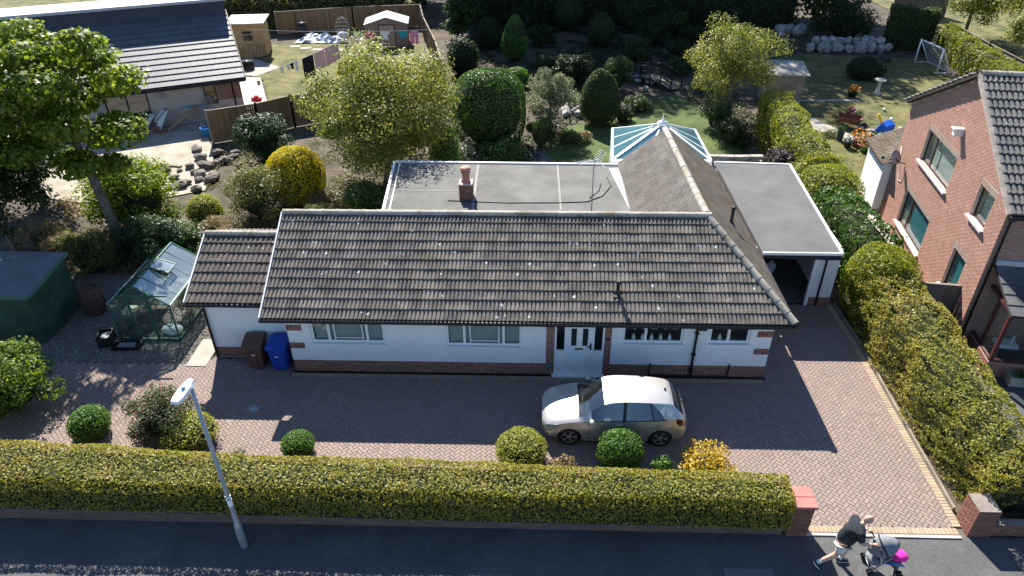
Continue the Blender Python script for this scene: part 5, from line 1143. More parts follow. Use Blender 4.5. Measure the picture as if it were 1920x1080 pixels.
mb.add([Mh @ Vector((x, y, 0)) for x, y in prof] + [Mh @ Vector((x*.8, y*.96+.01, .07)) for x, y in prof], [tuple(range(8))[::-1], tuple(range(8, 16))] + [(i, (i+1) % 8, 8+(i+1) % 8, 8+i) for i in range(8)])
lh_ = mb.build('lamp_head', mat('pale_lamp_housing', (.72, .73, .75), .4, .03), sp, world=True, bevel=.008)
mb = MB(); mb.lathe([(.0, .07), (.04, .07), (.04, .10), (.03, .12), (0, .12)], (0, 0, 0), 10); pc_ = mb.build('photocell', mat('blue_grey', (.2, .3, .42), .5), sp, world=False); pc_.location = Mh @ Vector((0, .3, 0)) - Vector((LX, LY, 0))

# ------------------------------------------------------------------ wheelie bins
def bin_(label, x, y, rz, col, mark):
    t = thing('wheelie_bin', label, 'bin', (x, y, 0), rz); m = mat('bin_'+mark, col, .55, .1, 3)
    mb = MB(); b0, b1, h = .21, .28, .94
    mb.add([(-b0, -.24, .06), (b0, -.24, .06), (b0, .20, .06), (-b0, .20, .06), (-b1, -.33, h), (b1, -.33, h), (b1, .33, h), (-b1, .33, h)], [(0,3,2,1),(0,1,5,4),(1,2,6,5),(2,3,7,6),(3,0,4,7),(4,5,6,7)])
    mb.box((-b1-.03, -.36, h-.06), (b1+.03, .34, h)); mb.build('body', m, t, bevel=.02)
    mb = MB(); mb.prism([(-.31, -.38, h+.003), (-.31, .36, h+.003), (-.31, .36, h+.12), (-.31, .15, h+.14), (-.31, -.36, h+.05)], (.62, 0, 0)); mb.build('lid', m, t, bevel=.02)
    mb = MB(); mb.tube([(-.2, .42, h+.05), (.2, .42, h+.05)], .018, 8)
    for s in (-1, 1): mb.bar((s*.18, .34, h+.03), (s*.18, .42, h+.05), .03)
    mb.build('handle', m, t)
    for s in (-1, 1):
        mb = MB(); mb.lathe([(.02, -.025), (.10, -.025), (.10, .025), (.02, .025)], (0, 0, 0), 14); w_ = mb.build('wheel', M_black, t); w_.location = (s*.24, .24, .10); w_.rotation_euler = (0, R(90), 0)
    mb = MB(); mb.box((-.06, -.322, .62), (.06, -.300, .645)); o = mb.build('label_strip', M_upvc, t); o.rotation_euler = (0, 0, 0)
bin_('brown wheelie bin standing by the annexe wall', -8.65, 17.12, R(3), (.115, .06, .045), 'brown')
bin_('blue wheelie bin beside the corner of the main wall', -7.86, 17.05, R(-3), (.012, .055, .33), 'blue')

# ------------------------------------------------------------------ green shed and barrel
gs = thing('garden_shed', 'dark green wooden shed with felt roof at the left edge', 'shed', (-17.6, 19.2, 0))
M_gwood = mat('green_stained_wood', (.022, .05, .034), .8, .3, 2, (.035, .075, .05), fine=.2)
x0, x1, y0, y1 = -19.2, -16.15, 18.1, 20.3
for k in range(13):
    z = .05+k*.14
    mb = MB(); mb.prism([(x0, y0, z), (x1, y0, z), (x1, y0+.012, z+.138), (x0, y0+.012, z+.138)], (0, .02, 0)); mb.build('board', M_gwood, gs, world=True)
for k in range(13):
    z = .05+k*.14
    mb = MB(); mb.prism([(x1+.004, y0+.03, z), (x1+.004, y1, z), (x1-.008, y1, z+.138), (x1-.008, y0+.03, z+.138)], (-.02, 0, 0)); mb.build('board', M_gwood, gs, world=True)
mb = MB(); mb.box((x0, y0+.034, 0), (x1-.03, y1, 1.86)); mb.build('shed_body', M_gwood, gs, world=True)
mb = MB(); mb.prism([(x0-.1, y0-.12, 1.87), (x1+.12, y0-.12, 1.87), (x1+.12, y1+.1, 2.12), (x0-.1, y1+.1, 2.12)], (0, 0, .05)); rf = mb.build('roof', mat('shed_felt', (.13, .135, .14), .92, .2, 1.5, fine=.15), gs, world=True)
mb = MB(); mb.bar((x1+.14, y0-.12, 1.87), (x1+.14, y1+.1, 2.12), .03, .12); mb.bar((x0-.1, y0-.14, 1.87), (x1+.12, y0-.14, 1.87), .03, .10); mb.build('fascia', mat('green_fascia', (.05, .14, .10), .6), rf, world=True)
bt = thing('barrel', 'old wooden barrel water butt beside the green shed', 'barrel', (-15.45, 19.95, 0))
mb = MB(); mb.lathe([(.30, 0), (.36, .18), (.40, .48), (.37, .78), (.31, .98), (.27, .98), (.27, .80), (.0, .80)], (-15.45, 19.95, 0), 20); mb.build('staves', mat('old_oak', (.075, .045, .032), .85, .4, 3, (.12, .07, .05), fine=.3), bt, world=True)
for z, r in ((.12, .345), (.34, .392), (.66, .392), (.88, .342)):
    mb = MB(); mb.lathe([(r, z-.03), (r+.006, z-.03), (r+.004, z+.03), (r-.002, z+.03)], (-15.45, 19.95, 0), 20); mb.build('hoop', mat('rusty_iron', (.10, .05, .03), .8), bt, world=True)

# ------------------------------------------------------------------ greenhouse
gh = thing('greenhouse', 'green framed glass greenhouse with open roof vent on the gravel', 'greenhouse', (-12.7, 19.7, 0))
M_gfr = mat('green_frame', (.03, .10, .075), .5, .1)
gx0, gx1, gy0, gy1, ge, gr2 = -13.75, -11.75, 18.35, 21.2, 1.42, 2.12; gxm = (gx0+gx1)/2
mb = MB(); W_ = .045
for y in (gy0, gy1):
    for x in (gx0, gx1): mb.bar((x, y, 0), (x, y, ge), W_)
    mb.bar((gx0, y, ge), (gxm, y, gr2), W_); mb.bar((gxm, y, gr2), (gx1, y, ge), W_); mb.bar((gx0, y, .04), (gx1, y, .04), W_, .08)
    for x in (gxm-.33, gxm+.33): mb.bar((x, y, 0), (x, y, ge+.42), W_*.8)
mb.bar((gx0, gy0, ge+.02), (gx1, gy0, ge+.02), W_*.7)
for i in range(6):
    y = gy0+(gy1-gy0)*i/5
    for x in (gx0, gx1):
        if 0 < i < 5: mb.bar((x, y, 0), (x, y, ge), .028)
        if 0 < i < 5: mb.bar((x, y, ge), (gxm, y, gr2), .028)
for x in (gx0, gx1): mb.bar((x, gy0, ge), (x, gy1, ge), W_); mb.bar((x, gy0, .04), (x, gy1, .04), W_, .08)
mb.bar((gxm, gy0, gr2), (gxm, gy1, gr2), W_); mb.bar((gx0, gy0, .1), (gxm-.36, gy0, 1.3), .018); mb.bar((gxm+.36, gy0, 1.3), (gx1, gy0, .1), .018)
mb.build('frame', M_gfr, gh, world=True)
mb = MB(); mb.bar((gx1+.03, gy0, ge-.02), (gx1+.03, gy1, ge-.02), .05, .06); mb.bar((gx0-.03, gy0, ge-.02), (gx0-.03, gy1, ge-.02), .05, .06); mb.build('gutter', mat('pale_gutter', (.5, .52, .5), .6), gh, world=True)
def pane(poly, nm='pane', m=M_ghglass, par=gh):
    mb = MB(); a, b, c = [Vector(p) for p in poly[:3]]; n = (b-a).cross(c-a).normalized(); mb.prism(poly, n*.006); mb.build(nm, m, par, world=True)
for i in range(5):
    ya, yb = gy0+(gy1-gy0)*i/5+.012, gy0+(gy1-gy0)*(i+1)/5-.012
    for x in (gx0, gx1):
        pane([(x, ya, .08), (x, yb, .08), (x, yb, ge-.02), (x, ya, ge-.02)])
        if not (i == 2 and x == gx1): pane([(x, ya, ge+.02), (x, yb, ge+.02), (gxm, yb, gr2-.01), (gxm, ya, gr2-.01)], m=M_ghroof)
        else: pane([(x, ya, ge+.02), (x, yb, ge+.02), ((x+gxm)/2, yb, (ge+gr2)/2), ((x+gxm)/2, ya, (ge+gr2)/2)], m=M_ghroof)
for y in (gy0, gy1):
    pane([(gx0, y, .08), (gxm-.33, y, .08), (gxm-.33, y, ge), (gx0, y, ge)]); pane([(gxm+.33, y, .08), (gx1, y, .08), (gx1, y, ge), (gxm+.33, y, ge)]); pane([(gx0, y, ge+.02), (gx1, y, ge+.02), (gxm, y, gr2)])
ya, yb = gy0+(gy1-gy0)*.4, gy0+(gy1-gy0)*.6
ve = [(gxm+.02, ya, gr2+.03), (gxm+.02, yb, gr2+.03), (gxm+.62, yb, gr2-.18), (gxm+.62, ya, gr2-.18)]
mb = MB()
for i in range(4): mb.bar(ve[i], ve[(i+1) % 4], .035)
mb.bar((gxm+.55, (ya+yb)/2, gr2-.17), (gxm+.5, (ya+yb)/2, gr2-.38), .02); rv = mb.build('roof_vent', M_gfr, gh, world=True); pane(ve, 'vent_pane', M_ghroof, rv)
mb = MB(); yd = gy0-.05
for x in (gxm-.31, gxm+.31): mb.bar((x, yd, .05), (x, yd, 1.75), .04)
for z in (.07, .62, 1.12, 1.75): mb.bar((gxm-.31, yd, z), (gxm+.31, yd, z), .04)
mb.bar((gxm-.4, yd, 1.80), (gxm+1.05, yd, 1.80), .03, .05); gd = mb.build('sliding_door', M_gfr, gh, world=True)
for za, zb in ((.09, .60), (.64, 1.10), (1.14, 1.73)): pane([(gxm-.29, yd, za), (gxm+.29, yd, za), (gxm+.29, yd, zb), (gxm-.29, yd, zb)], 'door_pane', M_ghglass, gd)
mb = MB(); mb.box((gx0+.06, gy0+.2, .72), (gx0+.55, gy1-.2, .75))
for y in (gy0+.3, gy1-.3):
    for x in (gx0+.1, gx0+.5): mb.bar((x, y, 0), (x, y, .72), .03)
o = mb.build('staging_bench', M_woodg); o.parent = None; tag(o, 'slatted staging bench inside the greenhouse', 'bench')
mb = MB(); mb.box((gx0+.1, gy0+.3, .755), (gx0+.5, gy0+.72, .92)); o = mb.build('storage_tub', mat('cream_plastic', (.62, .56, .36), .6), bevel=.03); tag(o, 'cream plastic tub on the bench inside the greenhouse', 'tub')
shrub('tomato_plant', 'leafy tomato plants growing inside the greenhouse', 'plant', -12.15, 20.0, .42, 1.1, 'box', 1300, .10, 10, fill=False)
mb = MB(); mb.smooth = True; blob_core(mb, (-12.15, 18.75, .14), (.38, .26, .17), 5, 1., .0, .15); o = mb.build('compost_sack', mat('white_sack', (.6, .6, .6), .6), None); tag(o, 'white compost sack on the greenhouse floor', 'sack')
for (x, y, a, lab) in ((-14.15, 18.2, 20, 'black plastic crate standing by the greenhouse corner'), (-13.35, 17.95, 4, 'flat black seed tray in front of the greenhouse door')):
    t = thing('plastic_crate', lab, 'crate', (x, y, 0), R(a)); h = .34 if a == 20 else .12
    mb = MB(); wx, wy = (.22, .30) if a == 20 else (.45, .2); mb.box((-wx, -wy, 0), (wx, wy, .03))
    for q in ((-wx, -wy, wx, -wy+.03), (-wx, wy-.03, wx, wy), (-wx, -wy+.031, -wx+.03, wy-.031), (wx-.03, -wy+.031, wx, wy-.031)): mb.box((q[0], q[1], .031), (q[2], q[3], h))
    mb.build('shell', M_black, t); mb = MB(); mb.box((-wx*.6, -wy*.6, .032), (wx*.6, wy*.6, h*.8)); mb.build('contents', M_grey, t)

# ------------------------------------------------------------------ manhole, bag
mb = MB(); mb.lathe([(.0, -.03), (.17, -.03), (.17, .008), (0, .012)], (-8.15, 15.15, 0), 20); o = mb.build('drain_cover', M_galv); tag(o, 'round pale drain cover set into the shaded driveway', 'drain cover')
mb = MB(); mb.box((4.45, 9.85, -.05), (5.55, 10.12, -.012)); o = mb.build('access_cover', mat('pale_asphalt_patch', (.13, .13, .13), .9)); tag(o, 'rectangular utility cover in the pavement near the walking man', 'drain cover')
mb = MB(); mb.smooth = True; blob_core(mb, (9.0, 23.0, .26), (.2, .2, .26), 9, 1., .0, .25); o = mb.build('storage_bag', mat('white_bag', (.5, .5, .52), .6, .2, 9)); tag(o, 'white bag on the floor inside the open garage', 'bag')
mb = MB(); mb.box((7.6, 25.5, .01), (9.4, 26.2, .9)); mb.box((7.7, 25.6, .901), (8.4, 26.1, 1.3)); mb.box((8.6, 25.6, .901), (9.2, 26.1, 1.15)); o = mb.build('storage_boxes', M_woodg); tag(o, 'stack of boxes in the dark at the back of the garage', 'boxes')

# ------------------------------------------------------------------ left garden
cb = thing('timber_cabin', 'small new timber cabin with pale flat roof and one window', 'cabin', (-21.6, 54.4, 0), R(8))
M_pine = mat('new_pine', (.42, .27, .13), .8, .15, 2, (.50, .33, .17)); 
for k in range(18):
    z = .03+k*.13
    for hs in ([(-1.2, 1.2)] if not 1.0 < z < 1.95 else [(-1.2, -.45), (.45, 1.2)]):
        mb = MB(); mb.box((hs[0], -1.0, z), (hs[1], -.97, z+.126)); mb.build('board', M_pine, cb)
mb = MB(); mb.box((-1.2, -.968, 0), (-1.17, 1.0, 2.35)); mb.box((1.17, -.968, 0), (1.2, 1.0, 2.35)); mb.box((-1.168, .97, 0), (1.168, 1.0, 2.35)); mb.build('cabin_body', M_pine, cb)
window(cb, (-.45, -1.0, 1.07), (1, 0, 0), (0, -1, 0), .9, .88, [], fm=M_pine, gm=M_glass, sill=False, fw=.09, recess=-.03, transoms=[(.09, .81, .55)])
mb = MB(); mb.prism([(-1.4, -1.3, 2.40), (1.4, -1.3, 2.40), (1.4, 1.2, 2.52), (-1.4, 1.2, 2.52)], (0, 0, .08)); mb.build('roof', mat('pale_roof_sheet', (.66, .60, .50), .7, .08), cb)
pl = thing('pallet', 'wooden pallet leaning against the front of the timber cabin', 'pallet', (-21.4, 53.2, 0), R(8))
for k in range(9): mb = MB(); mb.bar((-.8+k*.2, -.1, .02), (-.8+k*.2, .12, .92), .11, .02); mb.build('slat', M_pine, pl)
for z in (.12, .5, .85): mb = MB(); mb.bar((-.86, -.08+.22*z/.9+.02, z), (.86, -.08+.22*z/.9+.02, z), .03, .08); mb.build('rail', M_pine, pl)
ms = thing('metal_shed', 'brown ribbed metal shed with light apex roof and double doors', 'shed', (-11.7, 57.4, 0), R(7))
M_rib = mat('brown_metal', (.26, .19, .15), .6, .08); M_mroof = mat('pale_metal_roof', (.33, .36, .37), .5, .1)
mb = MB()
for k in range(34):
    x = -1.6+k*3.2/34
    if -.62 < x+.047 < .62: z1 = None
    top = 1.75+.45*(1-abs(x+.047)/1.6); lo = 1.62 if -.66 < x+.047 < .66 else 0.
    mb.prism([(x, -1.1, lo), (x+.06, -1.1, lo), (x+.075, -1.085, lo), (x+.094, -1.085, lo)], (0, 0, top-lo))
mb.box((-1.6, -1.08, 0), (-1.57, 1.1, 1.75)); mb.box((1.57, -1.08, 0), (1.6, 1.1, 1.75)); mb.box((-1.568, 1.07, 0), (1.568, 1.1, 1.75)); mb.build('ribbed_wall', M_rib, ms)
for s in (-1, 1):
    mb = MB(); mb.box((min(s*.01, s*.58), -1.115, .03), (max(s*.01, s*.58), -1.09, 1.6)); q = mb.build('door', mat('tan_metal', (.36, .27, .20), .6), ms)
    mb = MB(); mb.box((min(s*.04, s*.08), -1.15, .75), (max(s*.04, s*.08), -1.116, .95)); mb.build('handle', M_black, q)
mb = MB(); mb.box((-.66, -1.11, .0), (-.6, -1.08, 1.66)); mb.box((.6, -1.11, .0), (.66, -1.08, 1.66)); mb.box((-.66, -1.112, 1.661), (.66, -1.08, 1.72)); mb.build('door_frame', M_brown, ms)
for s in (-1, 1):
    mb = MB(); mb.prism([(s*1.72, -1.3, 1.72), (0, -1.3, 2.24), (0, 1.2, 2.24), (s*1.72, 1.2, 1.72)], (0, 0, .03))
    for k in range(8): x = s*(.1+k*.21); mb.bar((x, -1.3, 2.27-abs(x)*.302), (x, 1.2, 2.27-abs(x)*.302), .04, .03)
    mb.build('roof_sheet', M_mroof, ms)
# washing lines with clothes
pp = thing('clothes_prop', 'wooden clothes prop pole holding up the washing line', 'pole', (-12.9, 49.6, 0)); mb = MB(); mb.tube([(-12.9, 49.6, 0), (-13.25, 49.8, 2.2)], [.05, .04], 8); mb.build('pole', M_woodg, pp, world=True)
A1, A2 = Vector((-17.2, 40.3, 2.1)), Vector((-13.25, 49.8, 2.2)); B1, B2 = Vector((-21.2, 52.6, 2.2)), Vector((-7.7, 53.4, 2.0))
def line_pt(a, b, f, sag=.18): return a.lerp(b, f) - Vector((0, 0, 4*sag*f*(1-f)))
for a, b, lab in ((A1, A2, 'thin washing line from the left house to the prop'), (B1, B2, 'thin washing line from the timber cabin to the fence')):
    mb = MB(); mb.tube([line_pt(a, b, i/12) for i in range(13)], .014, 5); o = mb.build('washing_line', mat('pale_cord', (.55, .55, .52), .8)); tag(o, lab, 'washing line')
def cloth(label, cat, a, b, f0, f1, drop, m, cut=None):
    n, k = 10, 8; V = []; F = []
    for j in range(k+1):
        for i in range(n+1):
            p = line_pt(a, b, f0+(f1-f0)*i/n); d = (b-a).normalized(); nn = Vector((-d.y, d.x, 0)); t = j/k
            ww = 1.
            V.append(p + nn*(.035*math.sin(i*1.9+j*.5)*t+.02) - Vector((0, 0, drop*t + .03*math.sin(i*1.1)*t)))
    for j in range(k):
        for i in range(n):
            if cut and cut(i/n, j/k): continue
            F.append((j*(n+1)+i, j*(n+1)+i+1, (j+1)*(n+1)+i+1, (j+1)*(n+1)+i))
    mb = MB(); mb.smooth = True; mb.add(V, F); o = mb.build('laundry', m); md = o.modifiers.new('thickness', 'SOLIDIFY'); md.thickness = .012
    return tag(o, label, cat, 'laundry')
M_cb, M_cp, M_cp2, M_ct, M_cm, M_cw = [mat('cloth_'+n, c, .95, .1, 6) for n, c in (('black', (.015, .015, .017)), ('pink', (.68, .38, .42)), ('salmon', (.70, .45, .40)), ('teal', (.02, .28, .34)), ('magenta', (.68, .12, .30)), ('white', (.74, .74, .76)))]
leg = lambda u, v: v > .45 and .4 < u < .55
tee = lambda u, v: (u < .2 or u > .75) and v > .3
cloth('black towel hanging on the near washing line', 'towel', A1, A2, .55, .66, 1.35, M_cb)
cloth('salmon pink sheet hanging beside the black towel', 'sheet', A1, A2, .67, .775, 1.15, M_cp2)
cloth('rose pink sheet hanging next to the prop', 'sheet', A1, A2, .78, .93, 1.15, M_cp)
for i, (f, lab, m) in enumerate(((.34, 'small white garment nearest the left house on the near line', M_cw), (.40, 'second small white garment on the near line', M_cw), (.435, 'small black garment on the near line', M_cb), (.475, 'white garment next to the small black one', M_cw))):
    cloth(lab, 'garment', A1, A2, f, f+.035, .38 if i < 3 else .6, m, tee)
cloth('pale green cloth at the left of the far washing line', 'garment', B1, B2, .58, .625, .32, mat('cloth_mint', (.5, .6, .5), .95))
cloth('magenta shorts on the far washing line', 'garment', B1, B2, .64, .685, .42, M_cm, leg)
cloth('white top on the far washing line', 'garment', B1, B2, .725, .775, .6, M_cw, tee)
cloth('teal top on the far washing line', 'garment', B1, B2, .82, .875, .55, M_ct, tee)
cloth('pink leggings at the right end of the far washing line', 'garment', B1, B2, .885, .93, .98, mat('cloth_hotpink', (.72, .25, .38), .95), leg)
# bits in that garden
mb = MB(); Q = []
for j in range(10):
    for i in range(22):
        u_, v_ = i/21*2-1, j/9*2-1; rr_ = max(abs(u_)**1.5, abs(v_)); q_ = np.array([[u_*3, v_*2, 0.]])
        Q.append((-17.4+u_*1.95+random.uniform(-.07, .07), 58.5+v_*.95+random.uniform(-.1, .1), max(.01, (.38+.22*float(lump(q_, 5, 1.6)[0])+random.uniform(-.07, .07))*(1-rr_**2))))
mb.add(Q, [(j*22+i, j*22+i+1, (j+1)*22+i+1, (j+1)*22+i) for j in range(9) for i in range(21)]); o = mb.build('tarpaulin_heap', mat('pale_blue_tarp', (.40, .46, .52), .6, .3, 2, (.52, .56, .60))); tag(o, 'crumpled pale blue tarpaulin heap in front of the back fence', 'tarpaulin')
ec = thing('egg_chair', 'round wicker egg chair frame with white cushion by the back fence', 'chair', (-15.5, 58.2, 0)); mb = MB()
for k in range(12):
    a = math.pi*k/12; mb.tube([(-15.5+.62*math.cos(a)*math.sin(b), 58.2+.3*abs(math.sin(a))*abs(math.sin(b)), 1.0+.85*math.cos(b)) for b in (math.pi*i/10 for i in range(11))], .015, 4)
for zz in (.5, .8, 1.1, 1.4, 1.65): r_ = .62*math.sqrt(max(.02, 1-((zz-1)/.85)**2)); mb.tube([(-15.5+r_*math.cos(b), 58.2+.3*abs(math.sin(b)), zz) for b in (math.pi*i/10 for i in range(11))], .012, 4)
mb.tube([(-15.5, 58.5, 0), (-15.5, 58.5, 1.85)], .03, 6); mb.build('wicker_shell', M_grey, ec, world=True)
mb = MB(); mb.smooth = True; blob_core(mb, (-15.5, 58.1, .5), (.45, .3, .25), 3, 1., .1, .1); mb.build('cushion', M_cw, ec, world=True)
t = thing('compost_bin', 'black plastic bin by the back fence near the cabin', 'bin', (-19.2, 59.6, 0)); mb = MB(); mb.lathe([(.42, 0), (.45, .1), (.36, .95), (.30, 1.02)], (-19.2, 59.6, 0), 12); mb.build('bin_body', M_black, t, world=True); mb = MB(); mb.lathe([(.34, 1.03), (.33, 1.10), (.0, 1.16)], (-19.2, 59.6, 0), 12); mb.build('lid', M_black, t, world=True)
for i, (x, y) in enumerate([(-19.0, 56.4), (-18.0, 55.9), (-17.0, 55.5), (-16.0, 55.0), (-15.2, 55.4), (-13.4, 54.3), (-12.4, 54.0), (-11.4, 54.2)]):
    mb = MB(); mb.box((-.42, -.3, -.02), (.42, .3, .025)); o = mb.build('stepping_stone', M_slab, bevel=.01); o.location = (x, y, 0); o.rotation_euler = (0, 0, random.uniform(-.4, .4)); tag(o, 'pale stepping stone in the lawn before the back fence', 'paving slab', 'stepping stones')
def bench(label, x, y, rz, m, L=1.3):
    t = thing('garden_bench', label, 'bench', (x, y, 0), rz)
    for k in range(4): mb = MB(); mb.box((-L/2, -.2+k*.11, .42), (L/2, -.11+k*.11, .45)); mb.build('seat_slat', m, t)
    for k in range(4): mb = MB(); mb.bar((-L/2, .25+.03*k, .52+k*.12), (L/2, .25+.03*k, .52+k*.12), .02, .09); mb.build('back_slat', m, t)
    for s in (-1, 1):
        for y_ in (-.18, .24): mb = MB(); mb.bar((s*(L/2-.08), y_, 0), (s*(L/2-.08), y_+(.1 if y_ > 0 else 0), .95 if y_ > 0 else .42), .05); mb.build('leg', M_black, t)
bench('pale slatted bench beside the right timber fence', -8.3, 52.0, R(-75), M_slab)
mb = MB(); mb.smooth = True; mb.lathe([(.0, 0), (.09, .02), (.13, .12), (.09, .23), (0, .25)], (-18.6, 46.6, .0), 12); o = mb.build('play_ball', M_slab); tag(o, 'grey ball lying by the corner of the left house', 'ball')
mb = MB(); mb.box((-.3, -.14, 0), (.3, .14, .18)); mb.box((-.1, -.12, .181), (.12, .12, .3)); o = mb.build('toy_truck', M_redpet); o.location = (-17.6, 43.2, .0); tag(o, 'small red toy on the pale path beside the left house', 'toy')
mb = MB(); mb.lathe([(.45, 0), (.5, .5), (.0, .62)], (-20.6, 50.2, 0), 14); o = mb.build('covered_barbecue', M_black); tag(o, 'dark covered tub on the slabs below the cabin', 'barbecue')
# builder's things by the left house
t = thing('bucket', 'bright blue builder bucket by the timber fence end', 'bucket', (-18.3, 37.0, 0)); mb = MB(); mb.lathe([(.20, 0), (.30, .48), (.31, .5), (.28, .5), (.19, .04), (0, .04)], (-18.3, 37.0, 0), 16); mb.build('tub', mat('blue_bucket', (.02, .17, .46), .5), t, world=True); mb = MB(); mb.tube([(-18.58, 37, .46), (-18.5, 36.8, .62), (-18.3, 36.72, .66), (-18.1, 36.8, .62), (-18.02, 37, .46)], .012, 5); mb.build('handle', M_black, t, world=True)
def lean(name, label, cat, base, u, z, wd, hd, m, d=.05):
    q = frame(lh) @ Vector((u, -d, z)); mb = MB(); mb.bar(base, q, wd, hd); o = mb.build(name, m); return tag(o, label, cat, 'things leaning on the left house')
for k in range(5): lean('metal_pole', 'long metal pole leaning against the rendered wall', 'pole', (-19.7+k*.18, 37.7+.03*k, 0), -1.9+.08*k, 1.5-.05*k, .04, .04, M_galv)
lean('timber_plank', 'pale timber plank leaning diagonally on the rendered wall', 'plank', (-20.9, 37.7, 0), -2.6, .95, .16, .04, M_pine)
lean('plaster_sheet', 'white sheet of board leaning on the rendered wall', 'board', (-21.6, 37.7, 0), -4.4, .95, .75, .02, M_upvc)
lean('plaster_sheet', 'second white board leaning further left on the wall', 'board', (-22.2, 37.4, 0), -5.0, .8, .4, .02, M_upvc)
for k, (bx, by, u) in enumerate(((-21.5, 37.2, -4.2), (-22.4, 37.0, -5.1), (-22.1, 37.1, -4.8))):
    t = thing('garden_spade', ['spade with black shaft leaning beside the white board', 'fork leaning at the left of the boards', 'rake leaning between the boards'][k], 'tool', (bx, by, 0)); q = frame(lh) @ Vector((u, -.08, 1.05)); mb = MB(); mb.tube([(bx, by, .3), q], .02, 6); mb.build('shaft', M_black if k == 0 else M_woodg, t, world=True)
    mb = MB(); mb.bar((bx-.01, by-.03, .0), (bx, by, .32), .2, .02); mb.build('blade', M_galv, t, world=True)
mb = MB(); mb.box((-.7, -.08, 0), (.7, .08, .06)); o = mb.build('timber_plank', M_woodg); o.location = (-18.6, 32.8, 0); o.rotation_euler = (0, 0, R(-8)); tag(o, 'short grey plank lying on the sandy patio', 'plank')
shrub('weed_clump', 'small dark heap of cut plants on the sandy patio', 'plant', -18.4, 31.8, .5, .35, 'dark', 500, .12, 8)

# ------------------------------------------------------------------ middle garden: bridge
br = thing('garden_bridge', 'small black arched wooden bridge in the shaded garden', 'bridge', (8.0, 46.9, 0), R(-50)); Lb = 3.6; arch = lambda f: .35*math.sin(math.pi*f)+.05
for k in range(22):
    f = k/22; mb = MB(); mb.box((-Lb/2+Lb*f, -.5, arch(f)), (-Lb/2+Lb*(f+.9/22), .5, arch(f)+.04)); mb.build('plank', M_woodg, br)
M_bw = mat('black_stain', (.012, .012, .013), .7)
for s in (-1, 1):
    for zz in (.0, .45, .8): mb = MB(); mb.tube([(-Lb/2+Lb*i/10, s*.52, arch(i/10)+zz+.02) for i in range(11)], .03, 6); mb.build('handrail' if zz else 'beam', M_bw, br)
    for k in range(5): f = k/4; x = -Lb/2+Lb*f; mb = MB(); mb.box((x-.03, s*.52-.03, 0), (x+.03, s*.52+.03, arch(f)+.9)); mb.build('post', M_bw, br)
    for k in range(4):
        for (u, v) in ((0, 1), (1, 0)): mb = MB(); mb.bar((-Lb/2+Lb*(k+u)/4, s*.52, arch((k+u)/4)+.08), (-Lb/2+Lb*(k+v)/4, s*.52, arch((k+v)/4)+.78), .025); mb.build('brace', M_bw, br)

# ------------------------------------------------------------------ right garden
go = thing('football_goal', 'white football goal with net on the right lawn', 'goal', (27.7, 50.9, 0)); M_goal = mat('white_goal', (.78, .78, .78), .5, .03)
a, b = Vector((27.4, 52.2, 0)), Vector((27.7, 49.5, 0)); up = Vector((0, 0, 1.6)); bk = Vector((1.0, .1, 0))
for p, q, nm in ((a, a+up, 'post'), (b, b+up, 'post'), (a+up, b+up, 'crossbar'), (a, a+bk, 'ground_bar'), (b, b+bk, 'ground_bar'), (a+bk, b+bk, 'ground_bar'), (a+up, a+bk, 'stay'), (b+up, b+bk, 'stay')):
    mb = MB(); mb.tube([p, q], .05 if nm in ('post', 'crossbar') else .03, 8); mb.build(nm, M_goal, go, world=True)
mb = MB()
for i in range(1, 14): f = i/14; mb.tube([(a+up).lerp(b+up, f), (a+bk).lerp(b+bk, f)], .006, 3, False)
for i in range(1, 10): f = i/10; mb.tube([(a+up).lerp(a+bk, f), (b+up).lerp(b+bk, f)], .006, 3, False)
nn_ = mb.build('net', M_goal, go, world=True); nn_['kind'] = 'stuff'
bb = thing('bird_bath', 'pale stone bird bath on the right lawn', 'bird bath', (21.8, 44.9, 0)); mb = MB(); mb.lathe([(.24, 0), (.22, .08), (.12, .14), (.09, .5), (.13, .75), (.14, .78)], (21.8, 44.9, 0), 14); mb.build('pedestal', M_paleconc, bb, world=True); mb = MB(); mb.lathe([(.10, .78), (.33, .84), (.36, .92), (.32, .92), (.1, .86), (0, .86)], (21.8, 44.9, 0), 18); mb.build('bowl', M_paleconc, bb, world=True)
wb = thing('wheelbarrow', 'rusty old wheelbarrow on the border of the right lawn', 'wheelbarrow', (17.7, 38.9, 0), R(-25)); M_rust = mat('rust', (.13, .06, .04), .9, .4, 5)
mb = MB(); mb.add([(-.4, -.25, .32), (.45, -.2, .28), (.45, .2, .28), (-.4, .25, .32), (-.6, -.42, .66), (.75, -.36, .60), (.75, .36, .60), (-.6, .42, .66)], [(0,1,2,3),(0,1,5,4),(1,2,6,5),(2,3,7,6),(3,0,4,7)]); tr_ = mb.build('tray', M_rust, wb)
md = tr_.modifiers.new('thickness', 'SOLIDIFY'); md.thickness = .02
for s in (-1, 1):
    mb = MB(); mb.tube([(.85, s*.08, .2), (.2, s*.26, .3), (-.6, s*.3, .42), (-1.25, s*.3, .62)], .02, 6); mb.build('handle', M_rust, wb)
    mb = MB(); mb.tube([(-.35, s*.28, .34), (-.5, s*.3, .0)], .02, 6); mb.build('leg', M_rust, wb)
mb = MB(); mb.lathe([(.03, -.03), (.16, -.035), (.19, 0), (.16, .035), (.03, .03)], (0, 0, 0), 14); q = mb.build('wheel', M_black, wb); q.location = (.88, 0, .19); q.rotation_euler = (R(90), 0, 0)
